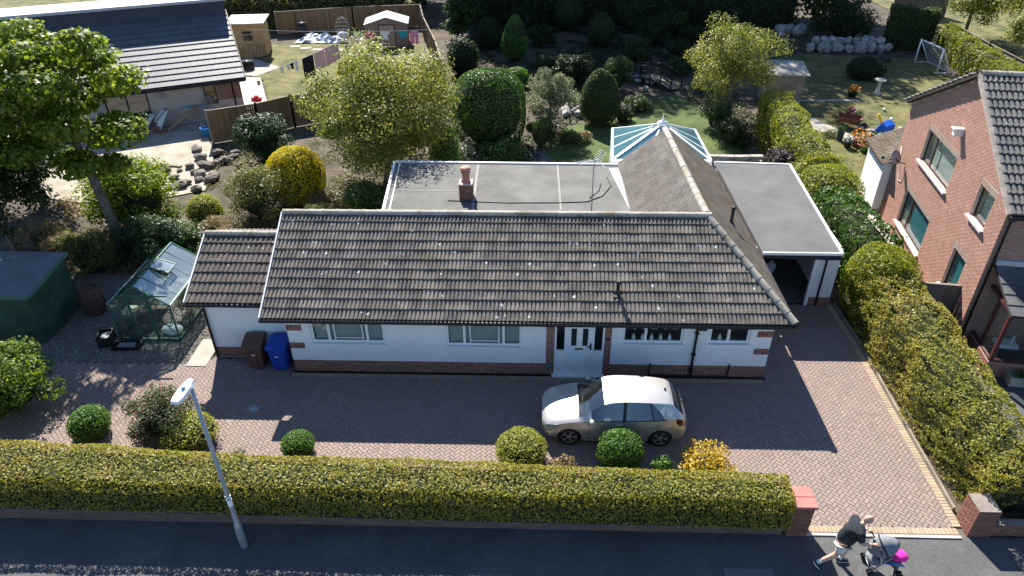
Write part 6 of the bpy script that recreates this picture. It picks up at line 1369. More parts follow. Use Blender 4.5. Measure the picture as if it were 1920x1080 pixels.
def pot(label, x, y, r, h, m, kind=None, fl=None):
    t = thing('flower_pot', label, 'plant pot', (x, y, 0)); mb = MB(); mb.lathe([(r*.7, 0), (r, h), (r*1.08, h), (r*1.08, h*.9), (r*.9, h*.9), (0, h*.88)], (x, y, 0), 14); mb.build('pot', m, t, world=True)
    if kind:
        n = 260; d = sphere_dirs(n); P = np.array([x, y, h+.12]) + d*np.array([r*1.25, r*1.25, r])*rng.uniform(.4, 1, (n, 1)); P[:, 2] = np.maximum(P[:, 2], h*.8); leaves('foliage', P, d, .1, LEAF[kind], t)
        if fl is not None: petals(t, 'flowers', P[:90]+[0, 0, .06], fl, .11)
M_tc = MATS['terracotta']
pot('pot of orange flowers in the middle of the right lawn', 20.0, 44.3, .3, .35, M_black, 'laurel', M_orange)
pot('pot of pink flowers above the wheelbarrow', 18.4, 40.3, .26, .3, M_tc, 'laurel', M_pink)
pot('pot of orange and purple flowers in the stone border', 17.3, 36.2, .42, .34, M_tc, 'laurel', M_orange)
pot('second pot of orange flowers nearer the brick house', 17.4, 35.5, .38, .3, M_tc, 'laurel', M_orange)
pot('pot of white flowers beside the orange ones', 16.6, 35.8, .22, .3, M_black, 'greygreen', M_whitepet)
pot('slim dark blue pot at the lawn edge', 16.55, 36.8, .2, .55, mat('blue_glaze', (.05, .09, .14), .4), 'conifer')
for i, (x, y) in enumerate([(18.3, 38.4), (18.7, 38.0), (18.4, 37.4), (18.0, 37.2), (18.9, 37.2), (17.9, 36.4), (18.6, 36.4), (17.6, 34.9), (18.1, 35.2), (17.3, 34.2), (17.8, 34.0), (19.2, 36.6), (17.0, 33.6)]):
    boulder('border_stone', 'pale stone edging the flower border by the right lawn', x, y, (random.uniform(.18, .34), .2, .16), group='border stones')
for i, (x, y, r, h) in enumerate([(17.6, 39.8, .5, .6), (18.5, 39.6, .35, .9), (18.7, 36.9, .4, .4), (17.4, 35.0, .35, .35), (16.3, 37.4, .45, .35)]):
    shrub('border_plant', ['green clump behind the wheelbarrow', 'tall pale spiky plant behind the wheelbarrow', 'low plant among the border stones', 'low plant beside the orange flower pots', 'low weed patch on the lawn by the wheelbarrow'][i], 'plant', x, y, r, h, ['olive', 'greygreen', 'laurel', 'laurel', 'bamboo'][i], 500, .12, 8, wid=.3, fill=False)
t = thing('toy_slide', 'bright blue plastic toy scoop with yellow handle on the right lawn', 'toy', (19.4, 37.9, 0), R(30)); mb = MB(); mb.add([(-.4, -.3, 0), (.4, -.3, 0), (.45, .35, .1), (-.45, .35, .1), (-.35, -.3, .5), (.35, -.3, .55), (.3, .1, .75), (-.3, .1, .7)], [(0,1,2,3),(0,1,5,4),(1,2,6,5),(2,3,7,6),(3,0,4,7),(4,5,6,7)]); mb.build('scoop', mat('toy_blue', (.01, .10, .48), .5), t, bevel=.04); mb = MB(); mb.tube([(-.3, .1, .6), (-.5, .3, 1.1)], .06, 8); mb.build('handle', mat('toy_yellow', (.75, .42, .02), .5), t)
t = thing('garden_table', 'low grey plastic table beside the blue toy', 'table', (20.4, 37.4, 0), R(-10)); mb = MB(); mb.box((-.5, -.32, .40), (.5, .32, .44)); mb.build('table_top', M_slab, t)
for sx in (-1, 1):
    for sy in (-1, 1): mb = MB(); mb.box((sx*.42-.03, sy*.25-.03, 0), (sx*.42+.03, sy*.25+.03, .399)); mb.build('leg', M_slab, t)
for x, y, lab in ((20.9, 41.6, 'white ball further up the right lawn'), (20.6, 39.9, 'white ball near the blue toy')):
    mb = MB(); mb.smooth = True; mb.lathe([(.0, 0), (.07, .02), (.1, .1), (.07, .18), (0, .2)], (x, y, 0), 10); o = mb.build('play_ball', M_upvc); tag(o, lab, 'ball')
mb = MB(); mb.lathe([(.4, 0), (.48, .12), (.3, .3), (0, .3)], (25.4, 52.6, 0), 12); o = mb.build('rubber_tub', M_black); tag(o, 'dark tub on the lawn below the rock wall', 'tub')
os_ = thing('garden_store', 'small weathered shed with grey roof behind the airy olive tree', 'shed', (15.2, 43.6, 0), R(-5)); mb = MB(); mb.box((-1.1, -.9, 0), (1.1, .9, 1.8)); mb.build('walls', M_woodg, os_); mb = MB(); mb.prism([(-1.3, -1.1, 1.81), (1.3, -1.1, 1.81), (1.3, 1.1, 2.1), (-1.3, 1.1, 2.1)], (0, 0, .06)); mb.build('roof', M_slab, os_)
for k in range(14): mb = MB(); mb.box((-1.1+k*.157, -.925, .03), (-1.1+k*.157+.15, -.902, 1.78)); mb.build('board', M_woodg, os_)
pt = thing('planter', 'rectangular pale planter in front of the neighbour porch', 'planter', (14.95, 16.75, 0), TR); mb = MB()
for q in ((-.5, -.2, .5, -.15), (-.5, .15, .5, .2), (-.5, -.149, -.45, .149), (.45, -.149, .5, .149)): mb.box((q[0], q[1], 0), (q[2], q[3], .32))
mb.box((-.449, -.149, .0), (.449, .149, .24)); mb.build('trough', M_slab, pt); P = np.array([14.95, 16.75, .36]) + rng.normal(size=(300, 3))*[.2, .07, .06]; leaves('foliage', P, np.tile([0, 0, 1.], (300, 1)), .09, LEAF['laurel'], pt)

# ------------------------------------------------------------------ silver car (front towards -X)
def car_paint():
    m, t, b = nodes('silver_paint')
    b.inputs['Base Color'].default_value = (.50, .475, .44, 1); b.inputs['Metallic'].default_value = .55; b.inputs['Roughness'].default_value = .33
    b.inputs['Coat Weight'].default_value = .6; b.inputs['Coat Roughness'].default_value = .08
    return m
M_paint = car_paint(); M_carglass = glass_mat('car_glass', (.50, .56, .56), .85, .02, 1.2)
M_tyre = mat('tyre_rubber', (.015, .015, .016), .8); M_alloy = mat('alloy', (.42, .42, .43), .35, .05, metal=.7); M_trim = mat('black_trim', (.02, .02, .022), .6); M_tail = mat('red_lens', (.10, .004, .008), .5, .1, 8, spec=.2); M_lens = mat('headlight_lens', (.25, .28, .30), .12, .3, 12, spec=.8)
CX, CY = .33, 14.70          # front bumper x, centre line y
car = thing('parked_car', 'silver-beige five door hatchback parked on the driveway before the front door', 'car', (CX+2.03, CY, 0))
# stations: x, half width and z of: sill, lower, crease, belt, rail(inner), mid, centre
ST = [
 (0.00, (.50,.30),(.56,.40),(.58,.50),(.54,.60),(.46,.64),(.25,.66),(0,.665)),
 (0.08, (.62,.22),(.72,.36),(.74,.52),(.68,.66),(.58,.705),(.3,.725),(0,.73)),
 (0.25, (.72,.19),(.80,.36),(.815,.56),(.77,.72),(.68,.775),(.36,.80),(0,.805)),
 (0.55, (.78,.19),(.845,.38),(.855,.60),(.82,.79),(.72,.85),(.38,.88),(0,.885)),
 (0.85, (.80,.19),(.86,.38),(.865,.62),(.83,.85),(.73,.905),(.39,.94),(0,.945)),
 (1.02, (.80,.19),(.862,.38),(.868,.63),(.835,.875),(.72,.935),(.40,.985),(0,1.0)),
 (1.20, (.80,.19),(.862,.38),(.868,.64),(.835,.89),(.69,1.04),(.39,1.09),(0,1.105)),
 (1.45, (.80,.19),(.862,.38),(.868,.65),(.835,.905),(.645,1.19),(.37,1.24),(0,1.258)),
 (1.72, (.80,.19),(.862,.38),(.868,.66),(.835,.92),(.60,1.33),(.35,1.375),(0,1.39)),
 (1.90, (.80,.19),(.862,.38),(.868,.665),(.835,.925),(.585,1.375),(.34,1.415),(0,1.428)),
 (2.30, (.80,.19),(.862,.38),(.868,.67),(.836,.935),(.58,1.40),(.34,1.44),(0,1.452)),
 (2.80, (.80,.19),(.862,.38),(.868,.68),(.836,.95),(.575,1.39),(.335,1.43),(0,1.442)),
 (3.20, (.80,.19),(.862,.38),(.868,.69),(.832,.97),(.56,1.365),(.33,1.405),(0,1.418)),
 (3.52, (.79,.20),(.855,.39),(.860,.70),(.815,1.0),(.54,1.325),(.32,1.365),(0,1.378)),
 (3.62, (.785,.21),(.85,.39),(.856,.71),(.80,1.01),(.54,1.28),(.32,1.32),(0,1.335)),
 (3.80, (.76,.22),(.83,.40),(.838,.71),(.77,.985),(.585,1.11),(.34,1.15),(0,1.165)),
 (3.92, (.73,.24),(.80,.40),(.81,.70),(.74,.93),(.60,.985),(.35,1.01),(0,1.02)),
 (4.00, (.66,.28),(.74,.42),(.75,.66),(.68,.84),(.56,.88),(.33,.895),(0,.90)),
 (4.06, (.52,.34),(.58,.46),(.58,.62),(.52,.74),(.44,.77),(.25,.78),(0,.785)),
]
xs = np.array([s[0] for s in ST]); tr = np.array([[p for p in s[1:]] for s in ST])      # (n,7,2)
xf = np.unique(np.concatenate([np.linspace(0, 4.06, 58), xs])); 
def smooth_interp(x, xp, fp):
    # monotone-ish cubic through the stations
    m = np.gradient(fp, xp); i = np.clip(np.searchsorted(xp, x)-1, 0, len(xp)-2); h = xp[i+1]-xp[i]; t = (x-xp[i])/h
    d = np.diff(fp)/np.diff(xp); m0 = m.copy()
    for k in range(1, len(xp)-1): m0[k] = 0 if d[k-1]*d[k] <= 0 else 2/(1/d[k-1]+1/d[k])
    m0[0], m0[-1] = d[0], d[-1]
    return (2*t**3-3*t**2+1)*fp[i]+(t**3-2*t**2+t)*h*m0[i]+(-2*t**3+3*t**2)*fp[i+1]+(t**3-t**2)*h*m0[i+1]
TRK = np.stack([[smooth_interp(xf, xs, tr[:, k, c]) for c in (0, 1)] for k in range(7)])       # 7,2,nx
nx = len(xf); V = []
for i in range(nx):
    half = [(TRK[k, 0, i], TRK[k, 1, i]) for k in range(7)]
    ring = [(-y, z) for y, z in half] + [(y, z) for y, z in half[::-1][1:]]                  # near side (-Y) sill -> roof -> far sill
    V += [(xf[i], y, z) for y, z in ring]
NR = 13; F = []; MI = []
for i in range(nx-1):
    xm = (xf[i]+xf[i+1])/2
    for j in range(NR-1):
        F.append((i*NR+j, i*NR+j+1, (i+1)*NR+j+1, (i+1)*NR+j)); k = j if j < 6 else 11-j; mi = 0
        if k >= 4 and 1.04 < xm < 1.71: mi = 1
        elif k == 3 and 1.32 < xm < 3.40: mi = 2
        elif k >= 4 and 3.64 < xm < 3.91: mi = 3
        MI.append(mi)
F.append(tuple(range(NR))); F.append(tuple(range((nx-1)*NR, nx*NR))[::-1]); MI += [0, 0]
for i in range(nx-1): F.append((i*NR, (i+1)*NR, (i+1)*NR+NR-1, i*NR+NR-1)); MI.append(4)
me = bpy.data.meshes.new('car_shell'); me.from_pydata(V, [], F); me.polygons.foreach_set('material_index', MI)
bm = bmesh.new(); bm.from_mesh(me); bmesh.ops.recalc_face_normals(bm, faces=bm.faces); bm.to_mesh(me); bm.free()
shell = bpy.data.objects.new('car_shell', me); COL.objects.link(shell)
for k in range(5): me.materials.append(M_paint)
cut = MB()
for wx in (.76, 3.31):
    for s in (-1, 1):
        n_ = 28; r_ = .345; A_ = [(wx+r_*math.cos(2*math.pi*i/n_), s*.62, .30+r_*math.sin(2*math.pi*i/n_)) for i in range(n_)]
        cut.prism(A_, (0, s*.5, 0))
cobj = cut.build('cutter', M_trim)
md = shell.modifiers.new('arches', 'BOOLEAN'); md.operation = 'DIFFERENCE'; md.object = cobj; md.solver = 'EXACT'
dg = bpy.context.evaluated_depsgraph_get(); me2 = bpy.data.meshes.new_from_object(shell.evaluated_get(dg))
bpy.data.objects.remove(shell); bpy.data.objects.remove(cobj)
bmF = bmesh.new(); bmF.from_mesh(me2)
def extract(name, sel, m, thick=0.):
    b = bmF.copy(); kill = [f for f in b.faces if not sel(f)]; bmesh.ops.delete(b, geom=kill, context='FACES')
    me = bpy.data.meshes.new(name); b.to_mesh(me); b.free()
    me.materials.clear()
    for p in me.polygons: p.material_index = 0; p.use_smooth = True
    o = link(name, me, m, car); o.location = (-2.03, 0, 0)
    return o
body = extract('body', lambda f: f.material_index not in (1, 2, 3), M_paint)
for p in body.data.polygons: p.use_smooth = abs(p.normal.y) < .999 or p.center.z > .7
body.data.set_sharp_from_angle(angle=R(32))
extract('windscreen', lambda f: f.material_index == 1, M_carglass); extract('rear_window', lambda f: f.material_index == 3, M_carglass)
for s in (-1, 1):
    extract('side_window', lambda f: f.material_index == 2 and f.calc_center_median().y*s > 0 and f.calc_center_median().x < 2.26, M_carglass)
    extract('side_window', lambda f: f.material_index == 2 and f.calc_center_median().y*s > 0 and f.calc_center_median().x >= 2.26, M_carglass)
bmF.free()
def cpart(mb, name, m, par=car, bevel=0.):
    o = mb.build(name, m, par, bevel=bevel); o.location = (-2.03, 0, 0) if par is car else (0, 0, 0); return o
def track(k, x): return float(np.interp(x, xf, TRK[k, 0])), float(np.interp(x, xf, TRK[k, 1]))
mb = MB(); mb.box((1.0, -.70, .24), (3.75, .70, .30)); mb.box((3.5, -.6, .301), (3.75, .6, .75)); mb.box((1.05, -.66, .301), (1.35, .66, .86)); cpart(mb, 'interior_floor', M_trim)
for x, y in ((1.75, -.36), (1.75, .36), (2.75, -.36), (2.75, .36)):
    mb = MB(); mb.box((x, y-.24, .302), (x+.5, y+.24, .55)); mb.prism([(x+.42, y-.24, .52), (x+.56, y-.24, .52), (x+.72, y-.24, 1.08), (x+.60, y-.24, 1.10)], (0, .48, 0)); mb.box((x+.62, y-.11, 1.101), (x+.72, y+.11, 1.25)); cpart(mb, 'seat', M_soft, bevel=.03)
mb = MB(); mb.tube([(1.42+.0, .36+.17*math.cos(a), .88+.17*math.sin(a)) for a in (2*math.pi*i/16 for i in range(17))], .015, 6, False); cpart(mb, 'steering_wheel', M_trim)
mb = MB(); mb.prism([(1.22, -.62, .90), (1.72, -.52, 1.25), (1.70, .0, 1.28), (1.12, .0, 1.0)], (0, 0, -.01)) if False else mb.box((1.1, -.6, .862), (1.32, .6, .885)); cpart(mb, 'dashboard', M_trim)
for wx in (.76, 3.31):
    for s in (-1, 1):
        mb = MB(); mb.lathe([(.20, -.10), (.29, -.10), (.31, -.07), (.312, .05), (.295, .085), (.23, .09), (.215, .07)], (0, 0, 0), 28); w_ = mb.build('wheel', M_tyre, car); w_.location = (wx-2.03, s*.77, .31); w_.rotation_euler = (R(90)*(1 if s < 0 else -1), 0, 0)
        mb = MB(); mb.lathe([(.222, .02), (.222, .075), (.205, .08), (.200, .03)], (0, 0, 0), 28); mb.lathe([(.0, .075), (.05, .075), (.06, .06), (.06, .02)], (0, 0, 0), 14)
        for k in range(5):
            a = 2*math.pi*k/5
            for da in (-.13, .13): mb.bar((.05*math.cos(a+da*.5), .05*math.sin(a+da*.5), .055), (.205*math.cos(a+da), .205*math.sin(a+da), .06), .035, .03)
        mb.build('rim', M_alloy, w_)
        mb = MB(); mb.lathe([(.0, -.02), (.20, -.02), (.20, .0), (0, .0)], (0, 0, 0), 20); mb.build('brake_disc', M_trim, w_)
        # liner of the wheel arch
        mb = MB(); mb.add([(wx+.342*math.cos(math.pi*i/14-.25+.5*i/14), s*yy, .30+.342*math.sin(math.pi*i/14-.25+.5*i/14)) for yy in (.60, .80) for i in range(15)], [(i, i+1, 15+i+1, 15+i) for i in range(14)]); cpart(mb, 'wheel_arch_liner', M_trim)
for s in (-1, 1):
    # mirrors, handles, lamps follow the body surface
    mb = MB(); mb.smooth = True; blob_core(mb, (1.36, s*.945, .98), (.075, .10, .065), 4, 1., -1, .02); mb.smooth = False; mb.bar((1.36, s*.83, .93), (1.36, s*.92, .96), .06, .04); cpart(mb, 'door_mirror', M_paint)
    for hx in (2.12, 3.02):
        y, z = track(2, hx); mb = MB(); mb.bar((hx-.09, s*(y-.008), .80), (hx+.09, s*(y-.008), .81), .045, .03); cpart(mb, 'door_handle', M_paint, bevel=.008)
    mb = MB()
    for x0_, x1_ in ((.10, .20), (.20, .32), (.32, .44)):
        (ya, za), (yb, zb) = track(2, x0_), track(2, x1_); (yc, zc), (yd_, zd) = track(3, x0_), track(3, x1_)
        lo0, lo1 = .35, .35+.3*(x0_ > .2); P4 = [(x0_, s*(ya+(yc-ya)*lo0+.006), za+(zc-za)*lo0), (x1_, s*(yb+(yd_-yb)*lo1+.006), zb+(zd-zb)*lo1), (x1_, s*(yd_+.006), zd), (x0_, s*(yc+.006), zc)]
        mb.prism(P4, (0, -s*.03, 0))
    cpart(mb, 'headlight', M_lens)
    mb = MB()
    for x0_, x1_ in ((3.70, 3.82), (3.82, 3.95), (3.95, 4.02)):
        (ya, za), (yb, zb) = track(2, x0_), track(2, x1_); (yc, zc), (yd_, zd) = track(3, x0_), track(3, x1_); f0 = .55 if x0_ < 3.8 else .3
        P4 = [(x0_, s*(ya+(yc-ya)*f0+.008), za+(zc-za)*f0), (x1_, s*(yb+(yd_-yb)*.2+.008), zb+(zd-zb)*.2), (x1_, s*(yd_+.008), zd), (x0_, s*(yc+.008), zc)]
        mb.prism(P4, (0, -s*.03, 0))
    cpart(mb, 'tail_light', M_tail)
    mb = MB()
    for hx in (1.30, 2.26, 3.22):
        pts = [(hx, s*(track(k, hx)[0]+.001), track(k, hx)[1]) for k in (0, 1, 2, 3)]
        for p, q in zip(pts[:-1], pts[1:]): mb.bar(p, q, .008, .006)
    cpart(mb, 'door_gap', M_trim)
    mb = MB(); pts = [(x, s*(track(3, x)[0]+.004), track(3, x)[1]) for x in np.linspace(1.12, 3.42, 14)]
    for p, q in zip(pts[:-1], pts[1:]): mb.bar(p, q, .012, .022)
    hx = 2.26
    (ya, za), (yb, zb) = track(3, hx), track(4, hx); mb.bar((hx, s*(ya+.004), za), (hx+.03, s*(yb+.004), zb), .09, .012, up=(0, s, 0))
    (ya, za), (yb, zb) = track(3, 3.05), track(4, 2.98); mb.bar((3.08, s*(ya+.003), za), (2.98, s*(yb+.003), zb), .03, .012, up=(0, s, 0))
    cpart(mb, 'window_trim', M_trim)
    (y1_, z1_), (y2_, z2_), (y3_, z3_) = track(4, 3.02), track(4, 3.42), track(3, 3.42); (y4_, z4_) = track(3, 3.36)
    mb = MB(); mb.prism([(3.02, s*(y1_+.006), z1_), (3.43, s*(y2_+.006), z2_), (3.43, s*(y3_+.006), z3_), (3.36, s*(y4_-.02+.006), z4_+.035), (3.22, s*((y1_+y4_)/2+.03), (z1_+z4_)/2+.04)], (0, -s*.01, 0)); cpart(mb, 'rear_pillar', M_paint)
    mb = MB(); mb.bar((1.14, s*.868, .24), (2.92, s*.868, .24), .02, .05); cpart(mb, 'sill_trim', M_paint)
    for k in (0,):
        mb = MB(); mb.bar((1.06+.12*(s > 0), s*.30, 1.015+.03*(s > 0)), (1.13, s*.30-.45, 1.075), .018, .012); cpart(mb, 'wiper', M_trim)
mb = MB(); mb.box((-.006, -.46, .43), (.02, .46, .52)); mb.box((.03, -.60, .24), (.06, .60, .34)); cpart(mb, 'grille', M_trim)
mb = MB(); mb.box((-.012, -.26, .35), (.0, .26, .45)); cpart(mb, 'number_plate', M_upvc)
mb = MB(); mb.box((3.42, -.03, 1.395), (3.48, .03, 1.44)); cpart(mb, 'roof_aerial', M_trim, bevel=.01)
mb = MB(); mb.bar((3.96, 0, .99), (3.80, .30, 1.155), .016, .012); mb.lathe([(.03, .98), (.03, 1.03)], (3.95, 0, 0), 10); cpart(mb, 'rear_wiper', M_trim)

# ------------------------------------------------------------------ man with a pushchair
def skin(name, verts, edges, m, parent, root=0, sub=2):
    """verts: (co, radius[, radius2])"""
    me = bpy.data.meshes.new(name); me.from_pydata([v[0] for v in verts], edges, []); o = bpy.data.objects.new(name, me); COL.objects.link(o)
    o.modifiers.new('skin', 'SKIN'); ly = me.skin_vertices[0].data
    for i, v in enumerate(verts): ly[i].radius = (v[1], v[2] if len(v) > 2 else v[1]); ly[i].use_root = (i == root)
    sb = o.modifiers.new('sub', 'SUBSURF'); sb.levels = sb.render_levels = sub
    dg = bpy.context.evaluated_depsgraph_get(); me2 = bpy.data.meshes.new_from_object(o.evaluated_get(dg)); bpy.data.objects.remove(o)
    me2.name = name
    for p in me2.polygons: p.use_smooth = True
    return link(name, me2, m, parent)
M_skin = mat('skin', (.50, .30, .22), .6, .08, 8); M_shirt = mat('dark_tee', (.018, .022, .03), .9, .2, 10); M_shorts = mat('pale_shorts', (.55, .53, .50), .9, .1, 10); M_shoe = mat('dark_shoe', (.02, .022, .03), .7); M_sole = mat('white_sole', (.6, .6, .6), .7)
# local frame: x = walking direction, y = his left, z up; origin below the hips
car.scale = (.97, .97, .97); car.location.x -= .08
man = thing('person', 'bald man in dark t-shirt and pale shorts leaning forward to push a pushchair', 'person', (7.02, 10.28, 0), R(-4))
hip, chest, neck = (.0, 0, .90), (.14, 0, 1.22), (.25, 0, 1.44)
vb = [(hip, .11, .13), ((.07, 0, 1.06), .10, .13), (chest, .10, .14), ((.20, 0, 1.34), .08, .11), (neck, .06, .06), ((.30, 0, 1.52), .058, .058),
      ((.17, .20, 1.36), .065), ((.24, .27, 1.13), .05), ((.45, .20, 1.04), .04), ((.52, .18, 1.03), .034),
      ((.17, -.20, 1.36), .065), ((.22, -.29, 1.14), .05), ((.44, -.22, 1.04), .04), ((.52, -.19, 1.03), .034),
      ((.02, .10, .84), .10), ((.20, .11, .50), .068), ((.17, .11, .34), .062), ((.14, .11, .10), .042),
      ((-.02, -.10, .84), .10), ((-.10, -.11, .50), .068), ((-.24, -.11, .36), .062), ((-.42, -.11, .20), .042)]
eb = [(0,1),(1,2),(2,3),(3,4),(4,5),(3,6),(6,7),(7,8),(8,9),(3,10),(10,11),(11,12),(12,13),(0,14),(14,15),(15,16),(16,17),(0,18),(18,19),(19,20),(20,21)]
body_ = skin('body', vb, eb, M_skin, man)
vs_ = [((-.02, 0, .80), .19, .215), ((.05, 0, 1.0), .195, .22), ((.14, 0, 1.22), .19, .23), ((.20, 0, 1.36), .16, .20), ((.275, 0, 1.46), .10, .10), ((.18, .21, 1.36), .105), ((.225, .27, 1.16), .085), ((.18, -.21, 1.36), .105), ((.215, -.29, 1.17), .085)]
skin('t_shirt', vs_, [(0,1),(1,2),(2,3),(3,4),(3,5),(5,6),(3,7),(7,8)], M_shirt, man)
vs_ = [((.0, 0, .94), .17, .19), ((.03, .10, .80), .125), ((.16, .11, .58), .105), ((-.02, -.10, .80), .125), ((-.08, -.11, .57), .105)]
skin('shorts', vs_, [(0,1),(1,2),(0,3),(3,4)], M_shorts, man)
for s, c, tilt in ((1, (.14, .11, 0.0), 0), (-1, (-.46, -.11, .07), 50)):
    Mx = Matrix.Translation(c) @ Matrix.Rotation(R(tilt), 4, 'Y')
    mb = MB(); mb.smooth = True; pr_ = [(-.09, .035), (-.05, .05), (.05, .052), (.14, .048), (.19, .03)]
    Vv = []
    for x, wd in pr_:
        h = .10 if x < .06 else .07 - (x-.06)*.12
        Vv += [Mx @ Vector((x, -wd, .022)), Mx @ Vector((x, -wd*.8, h)), Mx @ Vector((x, wd*.8, h)), Mx @ Vector((x, wd, .022))]
    mb.add(Vv, [(i*4+j, i*4+(j+1) % 4, (i+1)*4+(j+1) % 4, (i+1)*4+j) for i in range(4) for j in range(4)] + [(0,1,2,3), (16,17,18,19)]); sh = mb.build('shoe', M_shoe, man)
    mb = MB(); mb.prism([Mx @ Vector((x, wd*1.05, .0)) for x, wd in pr_] + [Mx @ Vector((x, -wd*1.05, .0)) for x, wd in pr_[::-1]], Mx.to_3x3() @ Vector((0, 0, .022))); mb.build('sole', M_sole, sh)
    mb = MB(); p0 = Vector((.14, .11, .08)) if s > 0 else Vector((-.44, -.11, .17)); p1 = Vector((.145, .11, .18)) if s > 0 else Vector((-.37, -.11, .245)); mb.tube([p0, p1], [.05, .052], 10); mb.build('sock', M_sole, man)
# head
mb = MB(); mb.smooth = True; nu, nv = 20, 14; Vh = []
Mhd = Matrix.Translation((.345, 0, 1.60)) @ Matrix.Rotation(R(28), 4, 'Y')
for i in range(nv+1):
    th = math.pi*i/nv
    for j in range(nu):
        ph = 2*math.pi*j/nu; x, y, z = math.sin(th)*math.cos(ph), math.sin(th)*math.sin(ph), math.cos(th)
        rx_, ry_, rz_ = .098, .078, .12
        if z < 0: k = 1-.28*(-z)**1.3; y *= k; x = x*(1-.18*(-z)) + (.012 if x > 0 else 0)
        if x > .9 and abs(z+.12) < .22 and abs(y) < .22: x += .20*(1-abs(y)/.22)*(1-abs(z+.12)/.22)      # nose
        if x > .6 and .02 < z < .22 and .18 < abs(y) < .55: x -= .05                                       # eye sockets
        if x > .7 and -.56 < z < -.44 and abs(y) < .3: x -= .04                                            # mouth
        Vh.append(Mhd @ Vector((x*rx_, y*ry_, z*rz_)))
mb.add(Vh, [(i*nu+j, (i+1)*nu+j, (i+1)*nu+(j+1) % nu, i*nu+(j+1) % nu) for i in range(nv) for j in range(nu)])
for s in (-1, 1): blob = [Mhd @ Vector((-.005+.02*math.cos(a), s*.083, -.005+.032*math.sin(a))) for a in (2*math.pi*i/8 for i in range(8))]; mb.prism(blob, Mhd.to_3x3() @ Vector((-.012, s*.014, 0)))
hd = mb.build('head', M_skin, man)
for s in (-1, 1):
    mb = MB(); mb.lathe([(0, -.008), (.008, 0), (0, .008)], Mhd @ Vector((.088, s*.03, .012)), 8); mb.build('eye', M_trim, hd)
mb = MB(); q = [Mhd @ Vector((.092, y, -.062)) for y in (-.025, .0, .025)]; mb.tube(q, .005, 5); mb.build('mouth', mat('lip', (.32, .13, .11), .6), hd)
# hands gripping the handles
for s in (-1, 1):
    wx, wy, wz = .52, s*.185, 1.03
    vh = [((wx, wy, wz), .030, .022), ((wx+.055, wy, wz-.002), .036, .02)]; eh = [(0, 1)]
    for k, (off, ln) in enumerate(((-.032, .9), (-.011, 1.0), (.011, .95), (.032, .8))):
        b = len(vh); vh += [((wx+.09, wy+off, wz+.008), .0105), ((wx+.09+.035*ln, wy+off, wz-.012), .0098), ((wx+.085+.03*ln, wy+off, wz-.042), .009), ((wx+.075, wy+off, wz-.05), .008)]; eh += [(1, b), (b, b+1), (b+1, b+2), (b+2, b+3)]
    b = len(vh); vh += [((wx+.04, wy-s*.045, wz-.015), .0115), ((wx+.075, wy-s*.05, wz-.035), .010), ((wx+.095, wy-s*.035, wz-.05), .009)]; eh += [(1, b), (b, b+1), (b+1, b+2)]
    skin('hand', vh, eh, M_skin, man, sub=1)
bg_ = thing('pushchair', 'grey hooded pushchair with blue frame and pink blanket pushed by the man', 'pushchair', (7.95, 10.24, 0), R(-4)); M_bframe = mat('blue_frame', (.02, .17, .5), .4, metal=.3); M_pinkb = mat('pink_blanket', (.72, .03, .32), .9, .2, 8)
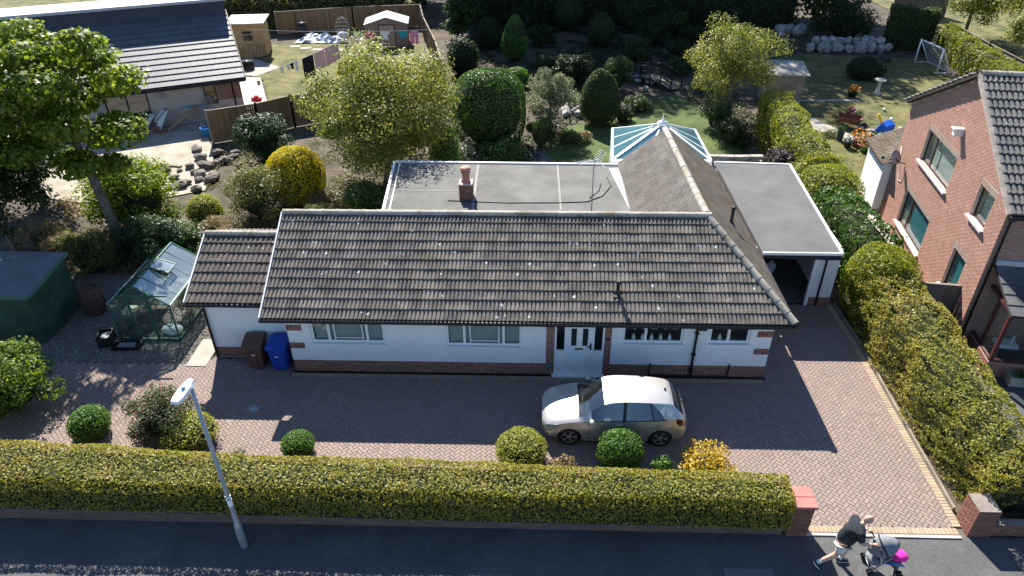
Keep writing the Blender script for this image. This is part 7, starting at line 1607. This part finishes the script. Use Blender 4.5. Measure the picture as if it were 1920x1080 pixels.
for s in (-1, 1):
    mb = MB(); mb.tube([(-.34, s*.18, 1.02), (-.30, s*.19, .95), (-.05, s*.22, .62), (.38, s*.20, .14)], .016, 8); mb.build('side_tube', M_trim, bg_)
    mb = MB(); mb.tube([(-.22, s*.22, .12), (.02, s*.22, .50), (.12, s*.21, .62)], .016, 8); mb.build('rear_strut', M_galv, bg_)
    mb = MB(); mb.tube([(-.05, s*.21, .42), (.45, s*.19, .34)], .02, 8); mb.build('seat_rail', M_bframe, bg_)
    for wx, dz in ((-.22, .08), (.40, .08)):
        for k in (-.03, .03):
            mb = MB(); mb.lathe([(.02, -.014), (.07, -.016), (.082, 0), (.07, .016), (.02, .014)], (0, 0, 0), 14); q = mb.build('wheel', M_trim, bg_); q.location = (wx, s*.21+k, .082); q.rotation_euler = (R(90), 0, 0)
    mb = MB(); mb.tube([(-.36, s*.18, 1.03), (-.46, s*.185, 1.00)], .022, 8); mb.build('grip', M_trim, bg_)
mb = MB(); mb.tube([(-.22, -.20, .12), (-.22, .20, .12)], .012, 6); mb.tube([(.38, -.19, .14), (.38, .19, .14)], .012, 6); mb.build('axle', M_galv, bg_)
mb = MB(); mb.prism([(-.22, -.19, .80), (-.16, -.19, .83), (.06, -.19, .42), (.42, -.19, .38), (.42, -.19, .33), (.0, -.19, .36)], (0, .38, 0)); mb.build('seat', M_soft, bg_, bevel=.015)
mb = MB(); mb.smooth = True; n1, n2 = 9, 10; Vv = []
for i in range(n1):
    a = R(-20+i*155/(n1-1))                       # hood sweeps from the back over the top
    for j in range(n2):
        b = math.pi*j/(n2-1); Vv.append((.02+.36*math.cos(math.pi-a)*math.sin(b)*1.0, .25*math.cos(b), .66+.36*math.sin(a)*math.sin(b)*.95+.02*math.sin(i*1.57)))
mb.add(Vv, [(i*n2+j, i*n2+j+1, (i+1)*n2+j+1, (i+1)*n2+j) for i in range(n1-1) for j in range(n2-1)]); hood = mb.build('hood', M_soft, bg_); md = hood.modifiers.new('thickness', 'SOLIDIFY'); md.thickness = .012
mb = MB(); mb.tube([(.02+.372*math.cos(math.pi-R(58))*math.sin(b), .258*math.cos(b), .66+.372*math.sin(R(58))*math.sin(b)) for b in (math.pi*j/12 for j in range(13))], .018, 6); mb.build('hood_band', M_trim, bg_)
mb = MB(); mb.smooth = True; blob_core(mb, (.36, 0, .46), (.20, .19, .10), 12, 1., .1, .16); mb.build('blanket', M_pinkb, bg_)
mb = MB(); mb.smooth = True; blob_core(mb, (-.14, 0, .30), (.16, .18, .11), 14, 1., .1, .1); mb.build('shopping_basket', M_soft, bg_)
mb = MB(); mb.smooth = True; blob_core(mb, (.55, .04, .34), (.06, .09, .05), 15, 1., .1, .1); mb.build('child_shoes', M_cw, bg_)
